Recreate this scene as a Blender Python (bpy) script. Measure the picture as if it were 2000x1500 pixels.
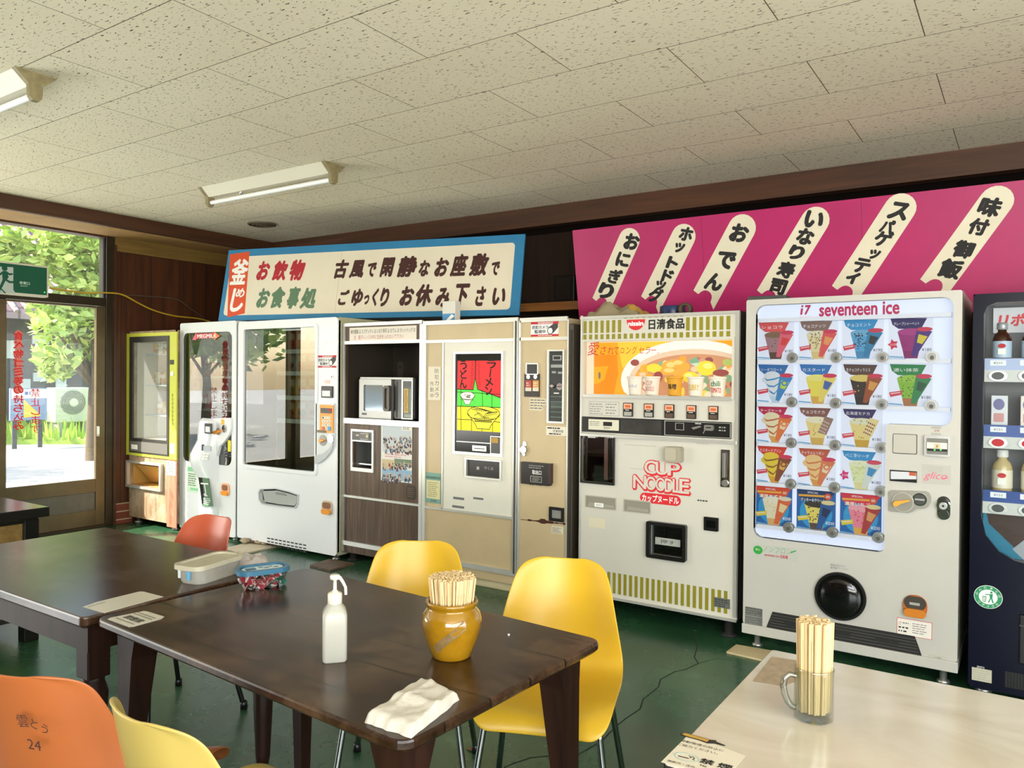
import bpy, bmesh, math, random
from mathutils import Vector, Matrix, noise
from mathutils.geometry import tessellate_polygon
random.seed(7)
for o in list(bpy.data.objects):
    bpy.data.objects.remove(o, do_unlink=True)
SC = bpy.context.scene
COL = SC.collection
PI = math.pi

# ---------------------------------------------------------------- camera
EYE = Vector((0, 0, 1.41))
YAW, PITCH, ROLL, FOC = -0.589275, -0.009508, 0.008644, 1511.14   # focal length in pixels of a 2000 px wide frame
FWD = Vector((math.sin(YAW) * math.cos(PITCH), math.cos(YAW) * math.cos(PITCH), math.sin(PITCH)))
_r = Vector((math.cos(YAW), -math.sin(YAW), 0)); _u = _r.cross(FWD)
RIGHT = math.cos(ROLL) * _r + math.sin(ROLL) * _u
UP = -math.sin(ROLL) * _r + math.cos(ROLL) * _u
cam_data = bpy.data.cameras.new('camera'); cam = bpy.data.objects.new('camera', cam_data); COL.objects.link(cam)
mw = Matrix.Identity(4)
for i in range(3):
    mw[i][0] = RIGHT[i]; mw[i][1] = UP[i]; mw[i][2] = -FWD[i]; mw[i][3] = EYE[i]
cam.matrix_world = mw
cam_data.sensor_width = 36; cam_data.lens = FOC * 36 / 2000
cam_data.clip_start = .05; cam_data.clip_end = 300
SC.camera = cam

# ---------------------------------------------------------------- sky, sun, area lamps added at the windows
SC.view_settings.view_transform = 'Standard'; SC.view_settings.look = 'None'
SC.view_settings.exposure = 0.0; SC.view_settings.gamma = 1; SC.view_settings.use_curve_mapping = False
world = bpy.data.worlds.new('sky'); SC.world = world; world.use_nodes = True
nt = world.node_tree; nt.nodes.clear()
wo = nt.nodes.new('ShaderNodeOutputWorld'); wb = nt.nodes.new('ShaderNodeBackground'); sk = nt.nodes.new('ShaderNodeTexSky')
sk.sky_type = 'NISHITA'; sk.sun_disc = False; sk.sun_elevation = math.radians(45); sk.sun_rotation = math.radians(215); sk.dust_density = 2.5
nt.links.new(sk.outputs[0], wb.inputs[0]); nt.links.new(wb.outputs[0], wo.inputs[0]); wb.inputs[1].default_value = 0.75
def lamp(name, kind, loc, direction, energy, col=(1, 1, 1), **kw):
    d = bpy.data.lights.new(name, kind); d.energy = energy; d.color = col
    for k, v in kw.items(): setattr(d, k, v)
    o = bpy.data.objects.new(name, d); COL.objects.link(o); o.location = loc
    o.rotation_euler = Vector(direction).to_track_quat('-Z', 'Y').to_euler()
    return o
lamp('sun', 'SUN', (-10, -8, 14), (.66, .75, -.84), 16.0, (1, .95, .86), angle=.009)
# area lamps added at unseen windows behind and right, to brighten the room
lamp('added_fill_front', 'AREA', (1.32, -3.32, 1.6), (-.35, 1, .46), 235, (1, .99, .95), shape='RECTANGLE', size=2.4, size_y=1.9)
lamp('added_fill_right', 'AREA', (2.72, -.6, 1.6), (-1, .22, .52), 310, (1, .99, .95), shape='RECTANGLE', size=4.6, size_y=1.9)
# added lamp standing in for sunlit ground bounce, lifts the ceiling
lamp('added_fill_left', 'AREA', (-7.22, -.9, .74), (1, .12, .75), 150, (1, .985, .93), shape='RECTANGLE', size=3.8, size_y=.5)
SC.cycles.transparent_max_bounces = 32

# ---------------------------------------------------------------- materials
def lin(h):
    if isinstance(h, (tuple, list)): c = [x / 255 for x in h]
    else: c = [int(h[i:i + 2], 16) / 255 for i in (0, 2, 4)]
    return tuple((x / 12.92 if x <= .04045 else ((x + .055) / 1.055) ** 2.4) for x in c)
MATS = {}
def M(name, col, rough=.45, metal=0.0, emit=0.0, bump=0.0, spec=.5, vary=0.0, vscale=6, trans=0.0, coat=0.0, sss=0.0):
    """plain procedural material; vary mixes a noise mottling into the colour"""
    if name in MATS: return MATS[name]
    m = bpy.data.materials.new(name); m.use_nodes = True
    nt = m.node_tree; b = nt.nodes['Principled BSDF']
    c = lin(col)
    b.inputs['Base Color'].default_value = (*c, 1); b.inputs['Roughness'].default_value = rough
    b.inputs['Metallic'].default_value = metal; b.inputs['Specular IOR Level'].default_value = spec
    if trans: b.inputs['Transmission Weight'].default_value = trans
    if coat: b.inputs['Coat Weight'].default_value = coat
    if sss:
        b.inputs['Subsurface Weight'].default_value = sss; b.inputs['Subsurface Radius'].default_value = (.02, .01, .006)
    if emit:
        b.inputs['Emission Color'].default_value = (*c, 1); b.inputs['Emission Strength'].default_value = emit; b.inputs['Base Color'].default_value = (*[x * .3 for x in c], 1)
    if vary or bump:
        tc = nt.nodes.new('ShaderNodeTexCoord'); n = nt.nodes.new('ShaderNodeTexNoise')
        n.inputs['Scale'].default_value = vscale; n.inputs['Detail'].default_value = 6; n.inputs['Roughness'].default_value = .65
        nt.links.new(tc.outputs['Object'], n.inputs['Vector'])
        if vary:
            r = nt.nodes.new('ShaderNodeValToRGB'); r.color_ramp.elements[0].position = .3; r.color_ramp.elements[1].position = .7
            r.color_ramp.elements[0].color = (*[x * (1 - vary) for x in c], 1); r.color_ramp.elements[1].color = (*[min(1, x * (1 + vary * .6)) for x in c], 1)
            nt.links.new(n.outputs[0], r.inputs[0]); nt.links.new(r.outputs[0], b.inputs['Base Color'])
        if bump:
            bp = nt.nodes.new('ShaderNodeBump'); bp.inputs['Strength'].default_value = bump; bp.inputs['Distance'].default_value = .01
            nt.links.new(n.outputs[0], bp.inputs['Height']); nt.links.new(bp.outputs[0], b.inputs['Normal'])
    MATS[name] = m
    return m
def glass(name, tint='f4fbf8', refl=.10, rough=0.0, haze=0.0):
    """thin pane: transparent with a fresnel mirror layer, optionally a pale haze for dirt and glare"""
    if name in MATS: return MATS[name]
    m = bpy.data.materials.new(name); m.use_nodes = True; nt = m.node_tree; nt.nodes.clear()
    out = nt.nodes.new('ShaderNodeOutputMaterial'); tr = nt.nodes.new('ShaderNodeBsdfTransparent'); gl = nt.nodes.new('ShaderNodeBsdfGlossy')
    lw = nt.nodes.new('ShaderNodeLayerWeight'); lw.inputs[0].default_value = .5; fr = nt.nodes.new('ShaderNodeMath'); fr.operation = 'POWER'; fr.inputs[1].default_value = 4.2; nt.links.new(lw.outputs['Facing'], fr.inputs[0])
    mx = nt.nodes.new('ShaderNodeMixShader'); mth = nt.nodes.new('ShaderNodeMath'); mth.operation = 'ADD'; mth.inputs[1].default_value = refl + .04; mth.use_clamp = True
    tr.inputs[0].default_value = (*lin(tint), 1); gl.inputs['Roughness'].default_value = rough
    nt.links.new(fr.outputs[0], mth.inputs[0]); nt.links.new(mth.outputs[0], mx.inputs[0])
    nt.links.new(tr.outputs[0], mx.inputs[1]); nt.links.new(gl.outputs[0], mx.inputs[2])
    last = mx
    if haze:
        df = nt.nodes.new('ShaderNodeBsdfDiffuse'); df.inputs[0].default_value = (.8, .8, .78, 1)
        m2 = nt.nodes.new('ShaderNodeMixShader'); m2.inputs[0].default_value = haze
        nt.links.new(mx.outputs[0], m2.inputs[1]); nt.links.new(df.outputs[0], m2.inputs[2]); last = m2
    nt.links.new(last.outputs[0], out.inputs[0])
    MATS[name] = m
    return m
def wood(name, c1, c2, axis='X', scale=3.0, stretch=14, rough=.4, plank=0.0, plank_axis='Y', wear=None, wear_amt=.5, wscale=2.0, spec=.5):
    """grain running along an axis; optional plank joints; optional pale wear in patches"""
    if name in MATS: return MATS[name]
    m = bpy.data.materials.new(name); m.use_nodes = True; nt = m.node_tree; b = nt.nodes['Principled BSDF']
    tc = nt.nodes.new('ShaderNodeTexCoord'); mp = nt.nodes.new('ShaderNodeMapping')
    sc = [stretch * scale] * 3; sc['XYZ'.index(axis)] = scale
    mp.inputs['Scale'].default_value = sc
    n = nt.nodes.new('ShaderNodeTexNoise'); n.inputs['Scale'].default_value = 1.0; n.inputs['Detail'].default_value = 8; n.inputs['Roughness'].default_value = .6
    n.inputs['Distortion'].default_value = .6
    r = nt.nodes.new('ShaderNodeValToRGB'); r.color_ramp.elements[0].position = .32; r.color_ramp.elements[1].position = .68
    r.color_ramp.elements[0].color = (*lin(c1), 1); r.color_ramp.elements[1].color = (*lin(c2), 1)
    nt.links.new(tc.outputs['Object'], mp.inputs[0]); nt.links.new(mp.outputs[0], n.inputs['Vector']); nt.links.new(n.outputs[0], r.inputs[0])
    colsock = r.outputs[0]
    if wear:
        n2 = nt.nodes.new('ShaderNodeTexNoise'); n2.inputs['Scale'].default_value = wscale; n2.inputs['Detail'].default_value = 7; n2.inputs['Roughness'].default_value = .7
        nt.links.new(tc.outputs['Object'], n2.inputs['Vector'])
        r2 = nt.nodes.new('ShaderNodeValToRGB'); r2.color_ramp.elements[0].position = .48; r2.color_ramp.elements[1].position = .72
        r2.color_ramp.elements[1].color = (wear_amt,) * 3 + (1,)
        nt.links.new(n2.outputs[0], r2.inputs[0])
        mx = nt.nodes.new('ShaderNodeMixRGB'); nt.links.new(r2.outputs[0], mx.inputs[0]); nt.links.new(colsock, mx.inputs[1]); mx.inputs[2].default_value = (*lin(wear), 1)
        colsock = mx.outputs[0]
    if plank:
        sp = nt.nodes.new('ShaderNodeSeparateXYZ'); nt.links.new(tc.outputs['Object'], sp.inputs[0])
        md = nt.nodes.new('ShaderNodeMath'); md.operation = 'FRACT'; dv = nt.nodes.new('ShaderNodeMath'); dv.operation = 'DIVIDE'; dv.inputs[1].default_value = plank
        nt.links.new(sp.outputs[plank_axis], dv.inputs[0]); nt.links.new(dv.outputs[0], md.inputs[0])
        lt = nt.nodes.new('ShaderNodeMath'); lt.operation = 'LESS_THAN'; lt.inputs[1].default_value = .006 / plank
        nt.links.new(md.outputs[0], lt.inputs[0])
        mx = nt.nodes.new('ShaderNodeMixRGB'); nt.links.new(lt.outputs[0], mx.inputs[0]); nt.links.new(colsock, mx.inputs[1]); mx.inputs[2].default_value = (.008, .005, .003, 1)
        colsock = mx.outputs[0]
    nt.links.new(colsock, b.inputs['Base Color']); b.inputs['Roughness'].default_value = rough; b.inputs['Specular IOR Level'].default_value = spec
    MATS[name] = m
    return m

# ---------------------------------------------------------------- planes: where a sight line through the photograph meets a real surface
class Pl:
    def __init__(s, o, u, v):
        s.o = Vector(o); s.u = Vector(u).normalized(); s.v = Vector(v).normalized(); s.n = s.u.cross(s.v)
    def px(s, x, y):
        d = FWD + RIGHT * ((x - 1000) / FOC) - UP * ((y - 750) / FOC)
        k = (s.o - EYE).dot(s.n) / d.dot(s.n); p = EYE + d * k - s.o
        return p.dot(s.u), p.dot(s.v)
    def w(s, a, b, h=0.0): return s.o + s.u * a + s.v * b + s.n * h
    def rect(s, x0, y0, x1, y1):
        xm, ym = (x0 + x1) / 2, (y0 + y1) / 2
        return (s.px(x0, ym)[0], s.px(xm, y1)[1], s.px(x1, ym)[0], s.px(xm, y0)[1])   # s0,t0(bottom),s1,t1(top)
    def up(s, h): return Pl(s.o + s.n * h, s.u, s.v)
def front(Y): return Pl((0, Y, 0), (1, 0, 0), (0, 0, 1))
def flat(Z): return Pl((0, 0, Z), (1, 0, 0), (0, 1, 0))
def side(X): return Pl((X, 0, 0), (0, 1, 0), (0, 0, 1))
def rr(r, rad=.01, n=4):
    s0, t0, s1, t1 = r; rad = min(rad, abs(s1 - s0) / 2.01, abs(t1 - t0) / 2.01); out = []
    for cx, cy, a in ((s1 - rad, t0 + rad, -90), (s1 - rad, t1 - rad, 0), (s0 + rad, t1 - rad, 90), (s0 + rad, t0 + rad, 180)):
        for i in range(n + 1):
            t = math.radians(a + 90 * i / n); out.append((cx + rad * math.cos(t), cy + rad * math.sin(t)))
    return out
def box4(r): return [(r[0], r[1]), (r[2], r[1]), (r[2], r[3]), (r[0], r[3])]
def ell(cx, cy, rx, ry=None, n=24, a0=0, a1=360):
    ry = ry or rx; k = n if a1 - a0 >= 360 else n + 1
    return [(cx + rx * math.cos(math.radians(a0 + (a1 - a0) * i / n)), cy + ry * math.sin(math.radians(a0 + (a1 - a0) * i / n))) for i in range(k)]
def area2(p): return sum(p[i - 1][0] * p[i][1] - p[i][0] * p[i - 1][1] for i in range(len(p)))
def ccw(p): return list(p) if area2(p) > 0 else list(reversed(p))

_txt = {}
def text_geo(s, bold=0.0, shear=0.0, res=3):
    k = (s, bold, shear, res)
    if k in _txt: return _txt[k]
    c = bpy.data.curves.new('t', 'FONT'); c.body = s; c.offset = 0.0; c.shear = shear; c.resolution_u = res; c.align_x = 'LEFT'; c.fill_mode = 'BOTH' if False else 'FRONT'
    o = bpy.data.objects.new('t', c); COL.objects.link(o)
    dg = bpy.context.evaluated_depsgraph_get(); me = o.evaluated_get(dg).to_mesh()
    v = [(p.co.x, p.co.y, 0) for p in me.vertices]; f = [tuple(p.vertices) for p in me.polygons]
    o.evaluated_get(dg).to_mesh_clear(); bpy.data.objects.remove(o, do_unlink=True); bpy.data.curves.remove(c)
    if not v: v = [(0, 0, 0)]
    if bold > .012:      # heavier strokes: the glyph laid over itself with small shifts
        n0 = len(v); v0 = list(v); f0 = list(f); k_ = bold * .95
        for i in range(6):
            a = PI * i / 3; b0 = len(v); v += [(x + k_ * math.cos(a), y + k_ * math.sin(a), i + 1) for x, y, _l in v0]; f += [tuple(j + b0 for j in q) for q in f0]
    xs = [a[0] for a in v]; ys = [a[1] for a in v]
    _txt[k] = (v, f, min(xs), min(ys), max(xs), max(ys))
    return _txt[k]

class MB:
    """collects shapes into one mesh"""
    def __init__(s): s.V = []; s.F = []; s.m = []; s.sm = []; s.mats = []
    def mi(s, mat):
        if mat not in s.mats: s.mats.append(mat)
        return s.mats.index(mat)
    def add(s, verts, faces, mat, smooth=False):
        b = len(s.V); s.V.extend(Vector(v) for v in verts); k = s.mi(mat)
        for f in faces: s.F.append(tuple(b + i for i in f)); s.m.append(k); s.sm.append(smooth)
        return s
    def box(s, x0, x1, y0, y1, z0, z1, mat, bev=0.0, seg=2, skip=''):
        x0, x1 = min(x0, x1), max(x0, x1); y0, y1 = min(y0, y1), max(y0, y1); z0, z1 = min(z0, z1), max(z0, z1)
        if bev > 0:
            bev = min(bev, (x1 - x0) / 2.1, (y1 - y0) / 2.1, (z1 - z0) / 2.1)
            bm = bmesh.new(); bmesh.ops.create_cube(bm, size=1.0)
            for v in bm.verts: v.co = Vector(((x0 + x1) / 2 + v.co.x * (x1 - x0), (y0 + y1) / 2 + v.co.y * (y1 - y0), (z0 + z1) / 2 + v.co.z * (z1 - z0)))
            bmesh.ops.bevel(bm, geom=list(bm.edges), offset=bev, segments=seg, affect='EDGES', profile=.5)
            bm.verts.index_update()
            s.add([v.co.copy() for v in bm.verts], [[v.index for v in f.verts] for f in bm.faces], mat); bm.free()
            return s
        v = [(x0, y0, z0), (x1, y0, z0), (x1, y1, z0), (x0, y1, z0), (x0, y0, z1), (x1, y0, z1), (x1, y1, z1), (x0, y1, z1)]
        fs = {'-z': (0, 3, 2, 1), '+z': (4, 5, 6, 7), '-y': (0, 1, 5, 4), '+x': (1, 2, 6, 5), '+y': (2, 3, 7, 6), '-x': (3, 0, 4, 7)}
        return s.add(v, [f for k, f in fs.items() if k not in skip.split()], mat)
    def cav(s, x0, x1, y0, y1, z0, z1, mat):
        """inside of a recess opening towards -Y"""
        v = [(x0, y0, z0), (x1, y0, z0), (x1, y1, z0), (x0, y1, z0), (x0, y0, z1), (x1, y0, z1), (x1, y1, z1), (x0, y1, z1)]
        return s.add(v, [(0, 1, 2, 3), (7, 6, 5, 4), (1, 5, 6, 2), (2, 6, 7, 3), (3, 7, 4, 0)], mat)
    def prism(s, pl, pts, h0, h1, mat, back=False, smooth=False):
        pts = ccw(pts); n = len(pts)
        v = [pl.w(a, b, h0) for a, b in pts] + [pl.w(a, b, h1) for a, b in pts]
        f = [tuple(range(n, 2 * n))] + [(i, (i + 1) % n, n + (i + 1) % n, n + i) for i in range(n)]
        if back: f.append(tuple(reversed(range(n))))
        return s.add(v, f, mat)
    def face(s, pl, pts, h, mat):
        pts = ccw(pts)
        return s.add([pl.w(a, b, h) for a, b in pts], [tuple(range(len(pts)))], mat)
    def holed(s, pl, outer, holes, h0, h1, mat, inner=None, back=False):
        outer = ccw(outer); holes = [list(reversed(ccw(h))) for h in holes]
        loops = [outer] + holes; flat_ = [p for l in loops for p in l]
        tri = tessellate_polygon([[Vector((a, b, 0)) for a, b in l] for l in loops])
        tt = []
        for t in tri:
            a, b, c = (flat_[i] for i in t)
            ar = (b[0] - a[0]) * (c[1] - a[1]) - (c[0] - a[0]) * (b[1] - a[1])
            tt.append(tuple(t) if ar > 0 else tuple(reversed(t)))
        s.add([pl.w(a, b, h1) for a, b in flat_], tt, mat)
        if back: s.add([pl.w(a, b, h0) for a, b in flat_], [tuple(reversed(t)) for t in tt], mat)
        for k, l in enumerate(loops):
            n = len(l)
            s.add([pl.w(a, b, h0) for a, b in l] + [pl.w(a, b, h1) for a, b in l], [(i, (i + 1) % n, n + (i + 1) % n, n + i) for i in range(n)], mat if k == 0 or not inner else inner)
        return s
    def stroke(s, pl, pts, wd, h, mat, th=0.0):
        """a flat line of width wd along pts in the plane"""
        for i in range(len(pts) - 1):
            a = Vector(pts[i]); b = Vector(pts[i + 1]); d = b - a
            if d.length < 1e-9: continue
            d.normalize(); q = Vector((-d.y, d.x)) * wd / 2; e = d * wd * .3
            p = [tuple(a - e - q), tuple(b + e - q), tuple(b + e + q), tuple(a - e + q)]
            if th: s.prism(pl, p, h, h + th, mat)
            else: s.face(pl, p, h, mat)
        return s
    def tube(s, pts, r, mat, n=8, cap=True, closed=False):
        pts = [Vector(p) for p in pts]; N = len(pts)
        rs = r if isinstance(r, (list, tuple)) else [r] * N
        vs = []; up = None
        for i, p in enumerate(pts):
            t = (pts[min(i + 1, N - 1)] - pts[max(i - 1, 0)]).normalized()
            if up is None:
                up = Vector((0, 0, 1)) if abs(t.z) < .9 else Vector((1, 0, 0))
            up = (up - t * up.dot(t)).normalized(); q = t.cross(up)
            for k in range(n):
                a = 2 * PI * k / n; vs.append(p + (up * math.cos(a) + q * math.sin(a)) * rs[i])
        fs = [(i * n + k, i * n + (k + 1) % n, (i + 1) * n + (k + 1) % n, (i + 1) * n + k) for i in range(N - 1) for k in range(n)]
        s.add(vs, fs, mat, True)
        if cap: s.add(vs[:n], [tuple(reversed(range(n)))], mat); s.add(vs[-n:], [tuple(range(n))], mat)
        return s
    def lathe(s, c, prof, mat, n=24, axis='Z', smooth=True):
        """prof: list of (radius, height)"""
        c = Vector(c); vs = []
        for r, z in prof:
            for k in range(n):
                a = 2 * PI * k / n; x, y = r * math.cos(a), r * math.sin(a)
                vs.append(c + (Vector((x, y, z)) if axis == 'Z' else Vector((x, -z, y)) if axis == 'Y' else Vector((z, x, y))))
        fs = [(i * n + k, i * n + (k + 1) % n, (i + 1) * n + (k + 1) % n, (i + 1) * n + k) for i in range(len(prof) - 1) for k in range(n)]
        return s.add(vs, fs, mat, smooth)
    def text(s, pl, st, ctr, mat, w=None, h=None, off=.0008, rot=0.0, shear=0.0, bold=0.0, mirror=False, res=3):
        v, f, x0, y0, x1, y1 = text_geo(st, bold, shear, res)
        sx = (w / max(x1 - x0, 1e-6)) if w else None; sy = (h / max(y1 - y0, 1e-6)) if h else None
        sx = sx or sy; sy = sy or sx
        if mirror: sx = -sx
        cr, sr = math.cos(rot), math.sin(rot); mx, my = (x0 + x1) / 2, (y0 + y1) / 2; out = []
        for a, b, ly in v:
            a = (a - mx) * sx; b = (b - my) * sy
            out.append(pl.w(ctr[0] + a * cr - b * sr, ctr[1] + a * sr + b * cr, off + ly * 3e-5))
        return s.add(out, f, mat)
    def tpx(s, pl, st, bb, mat, **k):
        """text fitted to the patch of the surface seen in bb"""
        r = pl.rect(*bb)
        return s.text(pl, st, ((r[0] + r[2]) / 2, (r[1] + r[3]) / 2), mat, w=r[2] - r[0], h=r[3] - r[1], **k)
    def rpx(s, pl, bb, h0, h1, mat, rad=0.0):
        r = pl.rect(*bb)
        return s.prism(pl, rr(r, rad) if rad else box4(r), h0, h1, mat)
    def fakelines(s, pl, bb, rows, mat, off=.0009, seed=1, wd=.45, words=5):
        """rows of small print too fine to read"""
        rnd = random.Random(seed); x0, y0, x1, y1 = pl.rect(*bb); dy = (y1 - y0) / rows
        for i in range(rows):
            t = y1 - (i + .5) * dy; x = x0; end = x1 - rnd.random() * (x1 - x0) * .3
            while x < end:
                l = min((x1 - x0) / words * (.4 + rnd.random()), end - x)
                s.face(pl, [(x, t - dy * wd / 2), (x + l, t - dy * wd / 2), (x + l, t + dy * wd / 2), (x, t + dy * wd / 2)], off, mat); x += l + dy * .3
        return s
    def bounds(s):
        return [min(v[i] for v in s.V) for i in range(3)], [max(v[i] for v in s.V) for i in range(3)]
    def build(s, name, parent=None, origin=None, local=False):
        if parent is not None and not local: o_ = parent['_base'] if '_base' in parent else (0, 0, 0)
        elif origin is not None: o_ = origin
        elif local: o_ = (0, 0, 0)
        else:
            lo, hi = s.bounds(); o_ = ((lo[0] + hi[0]) / 2, (lo[1] + hi[1]) / 2, lo[2])
        o_ = Vector(o_); me = bpy.data.meshes.new(name)
        me.from_pydata([v - o_ for v in s.V], [], s.F)
        for m in s.mats: me.materials.append(m)
        me.polygons.foreach_set('material_index', s.m); me.polygons.foreach_set('use_smooth', s.sm); me.update()
        o = bpy.data.objects.new(name, me); COL.objects.link(o)
        if parent is not None: o.parent = parent
        else: o.location = o_
        if parent is not None and not local: o['_base'] = tuple(o_)
        return o
def tag(o, label=None, cat=None, group=None, kind=None):
    for k, v in (('label', label), ('category', cat), ('group', group), ('kind', kind)):
        if v: o[k] = v
    return o
def thing(name, loc, label, cat, group=None, local=False):
    o = bpy.data.objects.new(name, None); COL.objects.link(o); o.location = loc; o.empty_display_size = .1
    o['_base'] = tuple(loc) if not local else (0, 0, 0)
    return tag(o, label, cat, group)
def struct(name, mb, parent=None):
    o = mb.build(name, parent)
    if parent is None: o['kind'] = 'structure'
    return o
def copy_tree(o, parent=None):
    c = o.copy(); COL.objects.link(c)
    if parent is not None: c.parent = parent
    for ch in o.children: copy_tree(ch, c)
    return c
# ---------------------------------------------------------------- room shell
XL, XR, YF, YB, HC = -7.10, 2.6, -3.2, 5.80, 2.787
def m_ceiling():
    m = bpy.data.materials.new('fissured_ceiling_board'); m.use_nodes = True; nt = m.node_tree; b = nt.nodes['Principled BSDF']; L = nt.links
    tc = nt.nodes.new('ShaderNodeTexCoord')
    mp = nt.nodes.new('ShaderNodeMapping'); mp.inputs['Location'].default_value = (2.614 + .91 * 5, -2.197 + .455 * 12, 0); L.new(tc.outputs['Object'], mp.inputs[0])
    br = nt.nodes.new('ShaderNodeTexBrick'); br.inputs['Scale'].default_value = 1; br.inputs['Brick Width'].default_value = .91; br.inputs['Row Height'].default_value = .455
    br.inputs['Mortar Size'].default_value = .0022; br.inputs['Mortar Smooth'].default_value = .1; br.inputs['Bias'].default_value = -.2; br.offset = .5
    br.inputs['Color1'].default_value = (*lin('faf1d8'), 1); br.inputs['Color2'].default_value = (*lin('f6ecd2'), 1); br.inputs['Mortar'].default_value = (*lin('6b5a45'), 1)
    L.new(mp.outputs[0], br.inputs[0])
    # fissures: short dark dashes along the board
    m2 = nt.nodes.new('ShaderNodeMapping'); m2.inputs['Scale'].default_value = (40, 120, 1); L.new(tc.outputs['Object'], m2.inputs[0])
    nz = nt.nodes.new('ShaderNodeTexNoise'); nz.inputs['Scale'].default_value = 1; nz.inputs['Detail'].default_value = 2.0; nz.inputs['Distortion'].default_value = .5; L.new(m2.outputs[0], nz.inputs['Vector'])
    rp = nt.nodes.new('ShaderNodeValToRGB'); rp.color_ramp.elements[0].position = .632; rp.color_ramp.elements[1].position = .68; L.new(nz.outputs[0], rp.inputs[0])
    mx = nt.nodes.new('ShaderNodeMixRGB'); L.new(rp.outputs[0], mx.inputs[0]); L.new(br.outputs[0], mx.inputs[1]); mx.inputs[2].default_value = (*lin('5d4a36'), 1)
    # soft smoke stains
    n3 = nt.nodes.new('ShaderNodeTexNoise'); n3.inputs['Scale'].default_value = .8; n3.inputs['Detail'].default_value = 5; L.new(tc.outputs['Object'], n3.inputs['Vector'])
    r3 = nt.nodes.new('ShaderNodeValToRGB'); r3.color_ramp.elements[0].position = .35; r3.color_ramp.elements[1].position = .65
    r3.color_ramp.elements[0].color = (.95, .94, .92, 1); L.new(n3.outputs[0], r3.inputs[0])
    m3 = nt.nodes.new('ShaderNodeMixRGB'); m3.blend_type = 'MULTIPLY'; m3.inputs[0].default_value = 1; L.new(mx.outputs[0], m3.inputs[1]); L.new(r3.outputs[0], m3.inputs[2])
    L.new(m3.outputs[0], b.inputs['Base Color']); b.inputs['Roughness'].default_value = .9
    bp = nt.nodes.new('ShaderNodeBump'); bp.inputs['Strength'].default_value = .5; bp.inputs['Distance'].default_value = .003; bp.invert = True
    L.new(rp.outputs[0], bp.inputs['Height']); L.new(bp.outputs[0], b.inputs['Normal'])
    return m
def m_floor():
    m = bpy.data.materials.new('worn_green_floor_paint'); m.use_nodes = True; nt = m.node_tree; b = nt.nodes['Principled BSDF']; L = nt.links
    tc = nt.nodes.new('ShaderNodeTexCoord')
    n1 = nt.nodes.new('ShaderNodeTexNoise'); n1.inputs['Scale'].default_value = 1.1; n1.inputs['Detail'].default_value = 9; n1.inputs['Roughness'].default_value = .68; L.new(tc.outputs['Object'], n1.inputs['Vector'])
    r1 = nt.nodes.new('ShaderNodeValToRGB'); e = r1.color_ramp.elements; e[0].position = .32; e[0].color = (*lin('1c3b27'), 1); e[1].position = .60; e[1].color = (*lin('305a3d'), 1)
    x = e.new(.72); x.color = (*lin('6d9674'), 1); L.new(n1.outputs[0], r1.inputs[0])
    n2 = nt.nodes.new('ShaderNodeTexNoise'); n2.inputs['Scale'].default_value = 26; n2.inputs['Detail'].default_value = 4; L.new(tc.outputs['Object'], n2.inputs['Vector'])
    r2 = nt.nodes.new('ShaderNodeValToRGB'); r2.color_ramp.elements[0].position = .70; r2.color_ramp.elements[1].position = .78; r2.color_ramp.elements[1].color = (.35, .35, .35, 1); L.new(n2.outputs[0], r2.inputs[0])
    mx = nt.nodes.new('ShaderNodeMixRGB'); L.new(r2.outputs[0], mx.inputs[0]); L.new(r1.outputs[0], mx.inputs[1]); mx.inputs[2].default_value = (*lin('8fa897'), 1)
    L.new(mx.outputs[0], b.inputs['Base Color'])
    rr_ = nt.nodes.new('ShaderNodeMapRange'); rr_.inputs['To Min'].default_value = .16; rr_.inputs['To Max'].default_value = .38; b.inputs['Specular IOR Level'].default_value = .6; L.new(n1.outputs[0], rr_.inputs[0]); L.new(rr_.outputs[0], b.inputs['Roughness'])
    bp = nt.nodes.new('ShaderNodeBump'); bp.inputs['Strength'].default_value = .12; bp.inputs['Distance'].default_value = .01; L.new(n1.outputs[0], bp.inputs['Height']); L.new(bp.outputs[0], b.inputs['Normal'])
    return m
def m_brick(name, c1, c2, mort, bw, rh, ms, sw=None):
    m = bpy.data.materials.new(name); m.use_nodes = True; nt = m.node_tree; b = nt.nodes['Principled BSDF']; L = nt.links
    tc = nt.nodes.new('ShaderNodeTexCoord'); mp = nt.nodes.new('ShaderNodeMapping'); L.new(tc.outputs['Object'], mp.inputs[0])
    if sw: mp.inputs['Rotation'].default_value = sw
    br = nt.nodes.new('ShaderNodeTexBrick'); br.inputs['Scale'].default_value = 1; br.inputs['Brick Width'].default_value = bw; br.inputs['Row Height'].default_value = rh; br.inputs['Mortar Size'].default_value = ms
    for k, c in (('Color1', c1), ('Color2', c2), ('Mortar', mort)): br.inputs[k].default_value = (*lin(c), 1)
    L.new(mp.outputs[0], br.inputs[0]); L.new(br.outputs[0], b.inputs['Base Color']); b.inputs['Roughness'].default_value = .8
    return m
CEIL = m_ceiling(); FLOOR = m_floor()
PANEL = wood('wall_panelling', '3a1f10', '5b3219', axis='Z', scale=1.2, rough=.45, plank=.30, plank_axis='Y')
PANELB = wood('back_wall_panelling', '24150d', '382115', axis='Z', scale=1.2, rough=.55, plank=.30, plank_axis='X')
BEAM = wood('brown_beam', '38200f', '57331b', axis='X', scale=1.0, rough=.5)
BEAMY = wood('brown_beam_along_side', '38200f', '57331b', axis='Y', scale=1.0, rough=.5)
OCHRE = wood('ochre_lintel', '6b5222', '8d7136', axis='Y', scale=1.2, rough=.55)
SOFFIT = M('tan_soffit', 'c49a62', .7, vary=.12)  # paler than the beam: glow from the door put into the colour
BRONZE = M('bronze_sash', '6e5f44', .35, .55, vary=.2)
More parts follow.
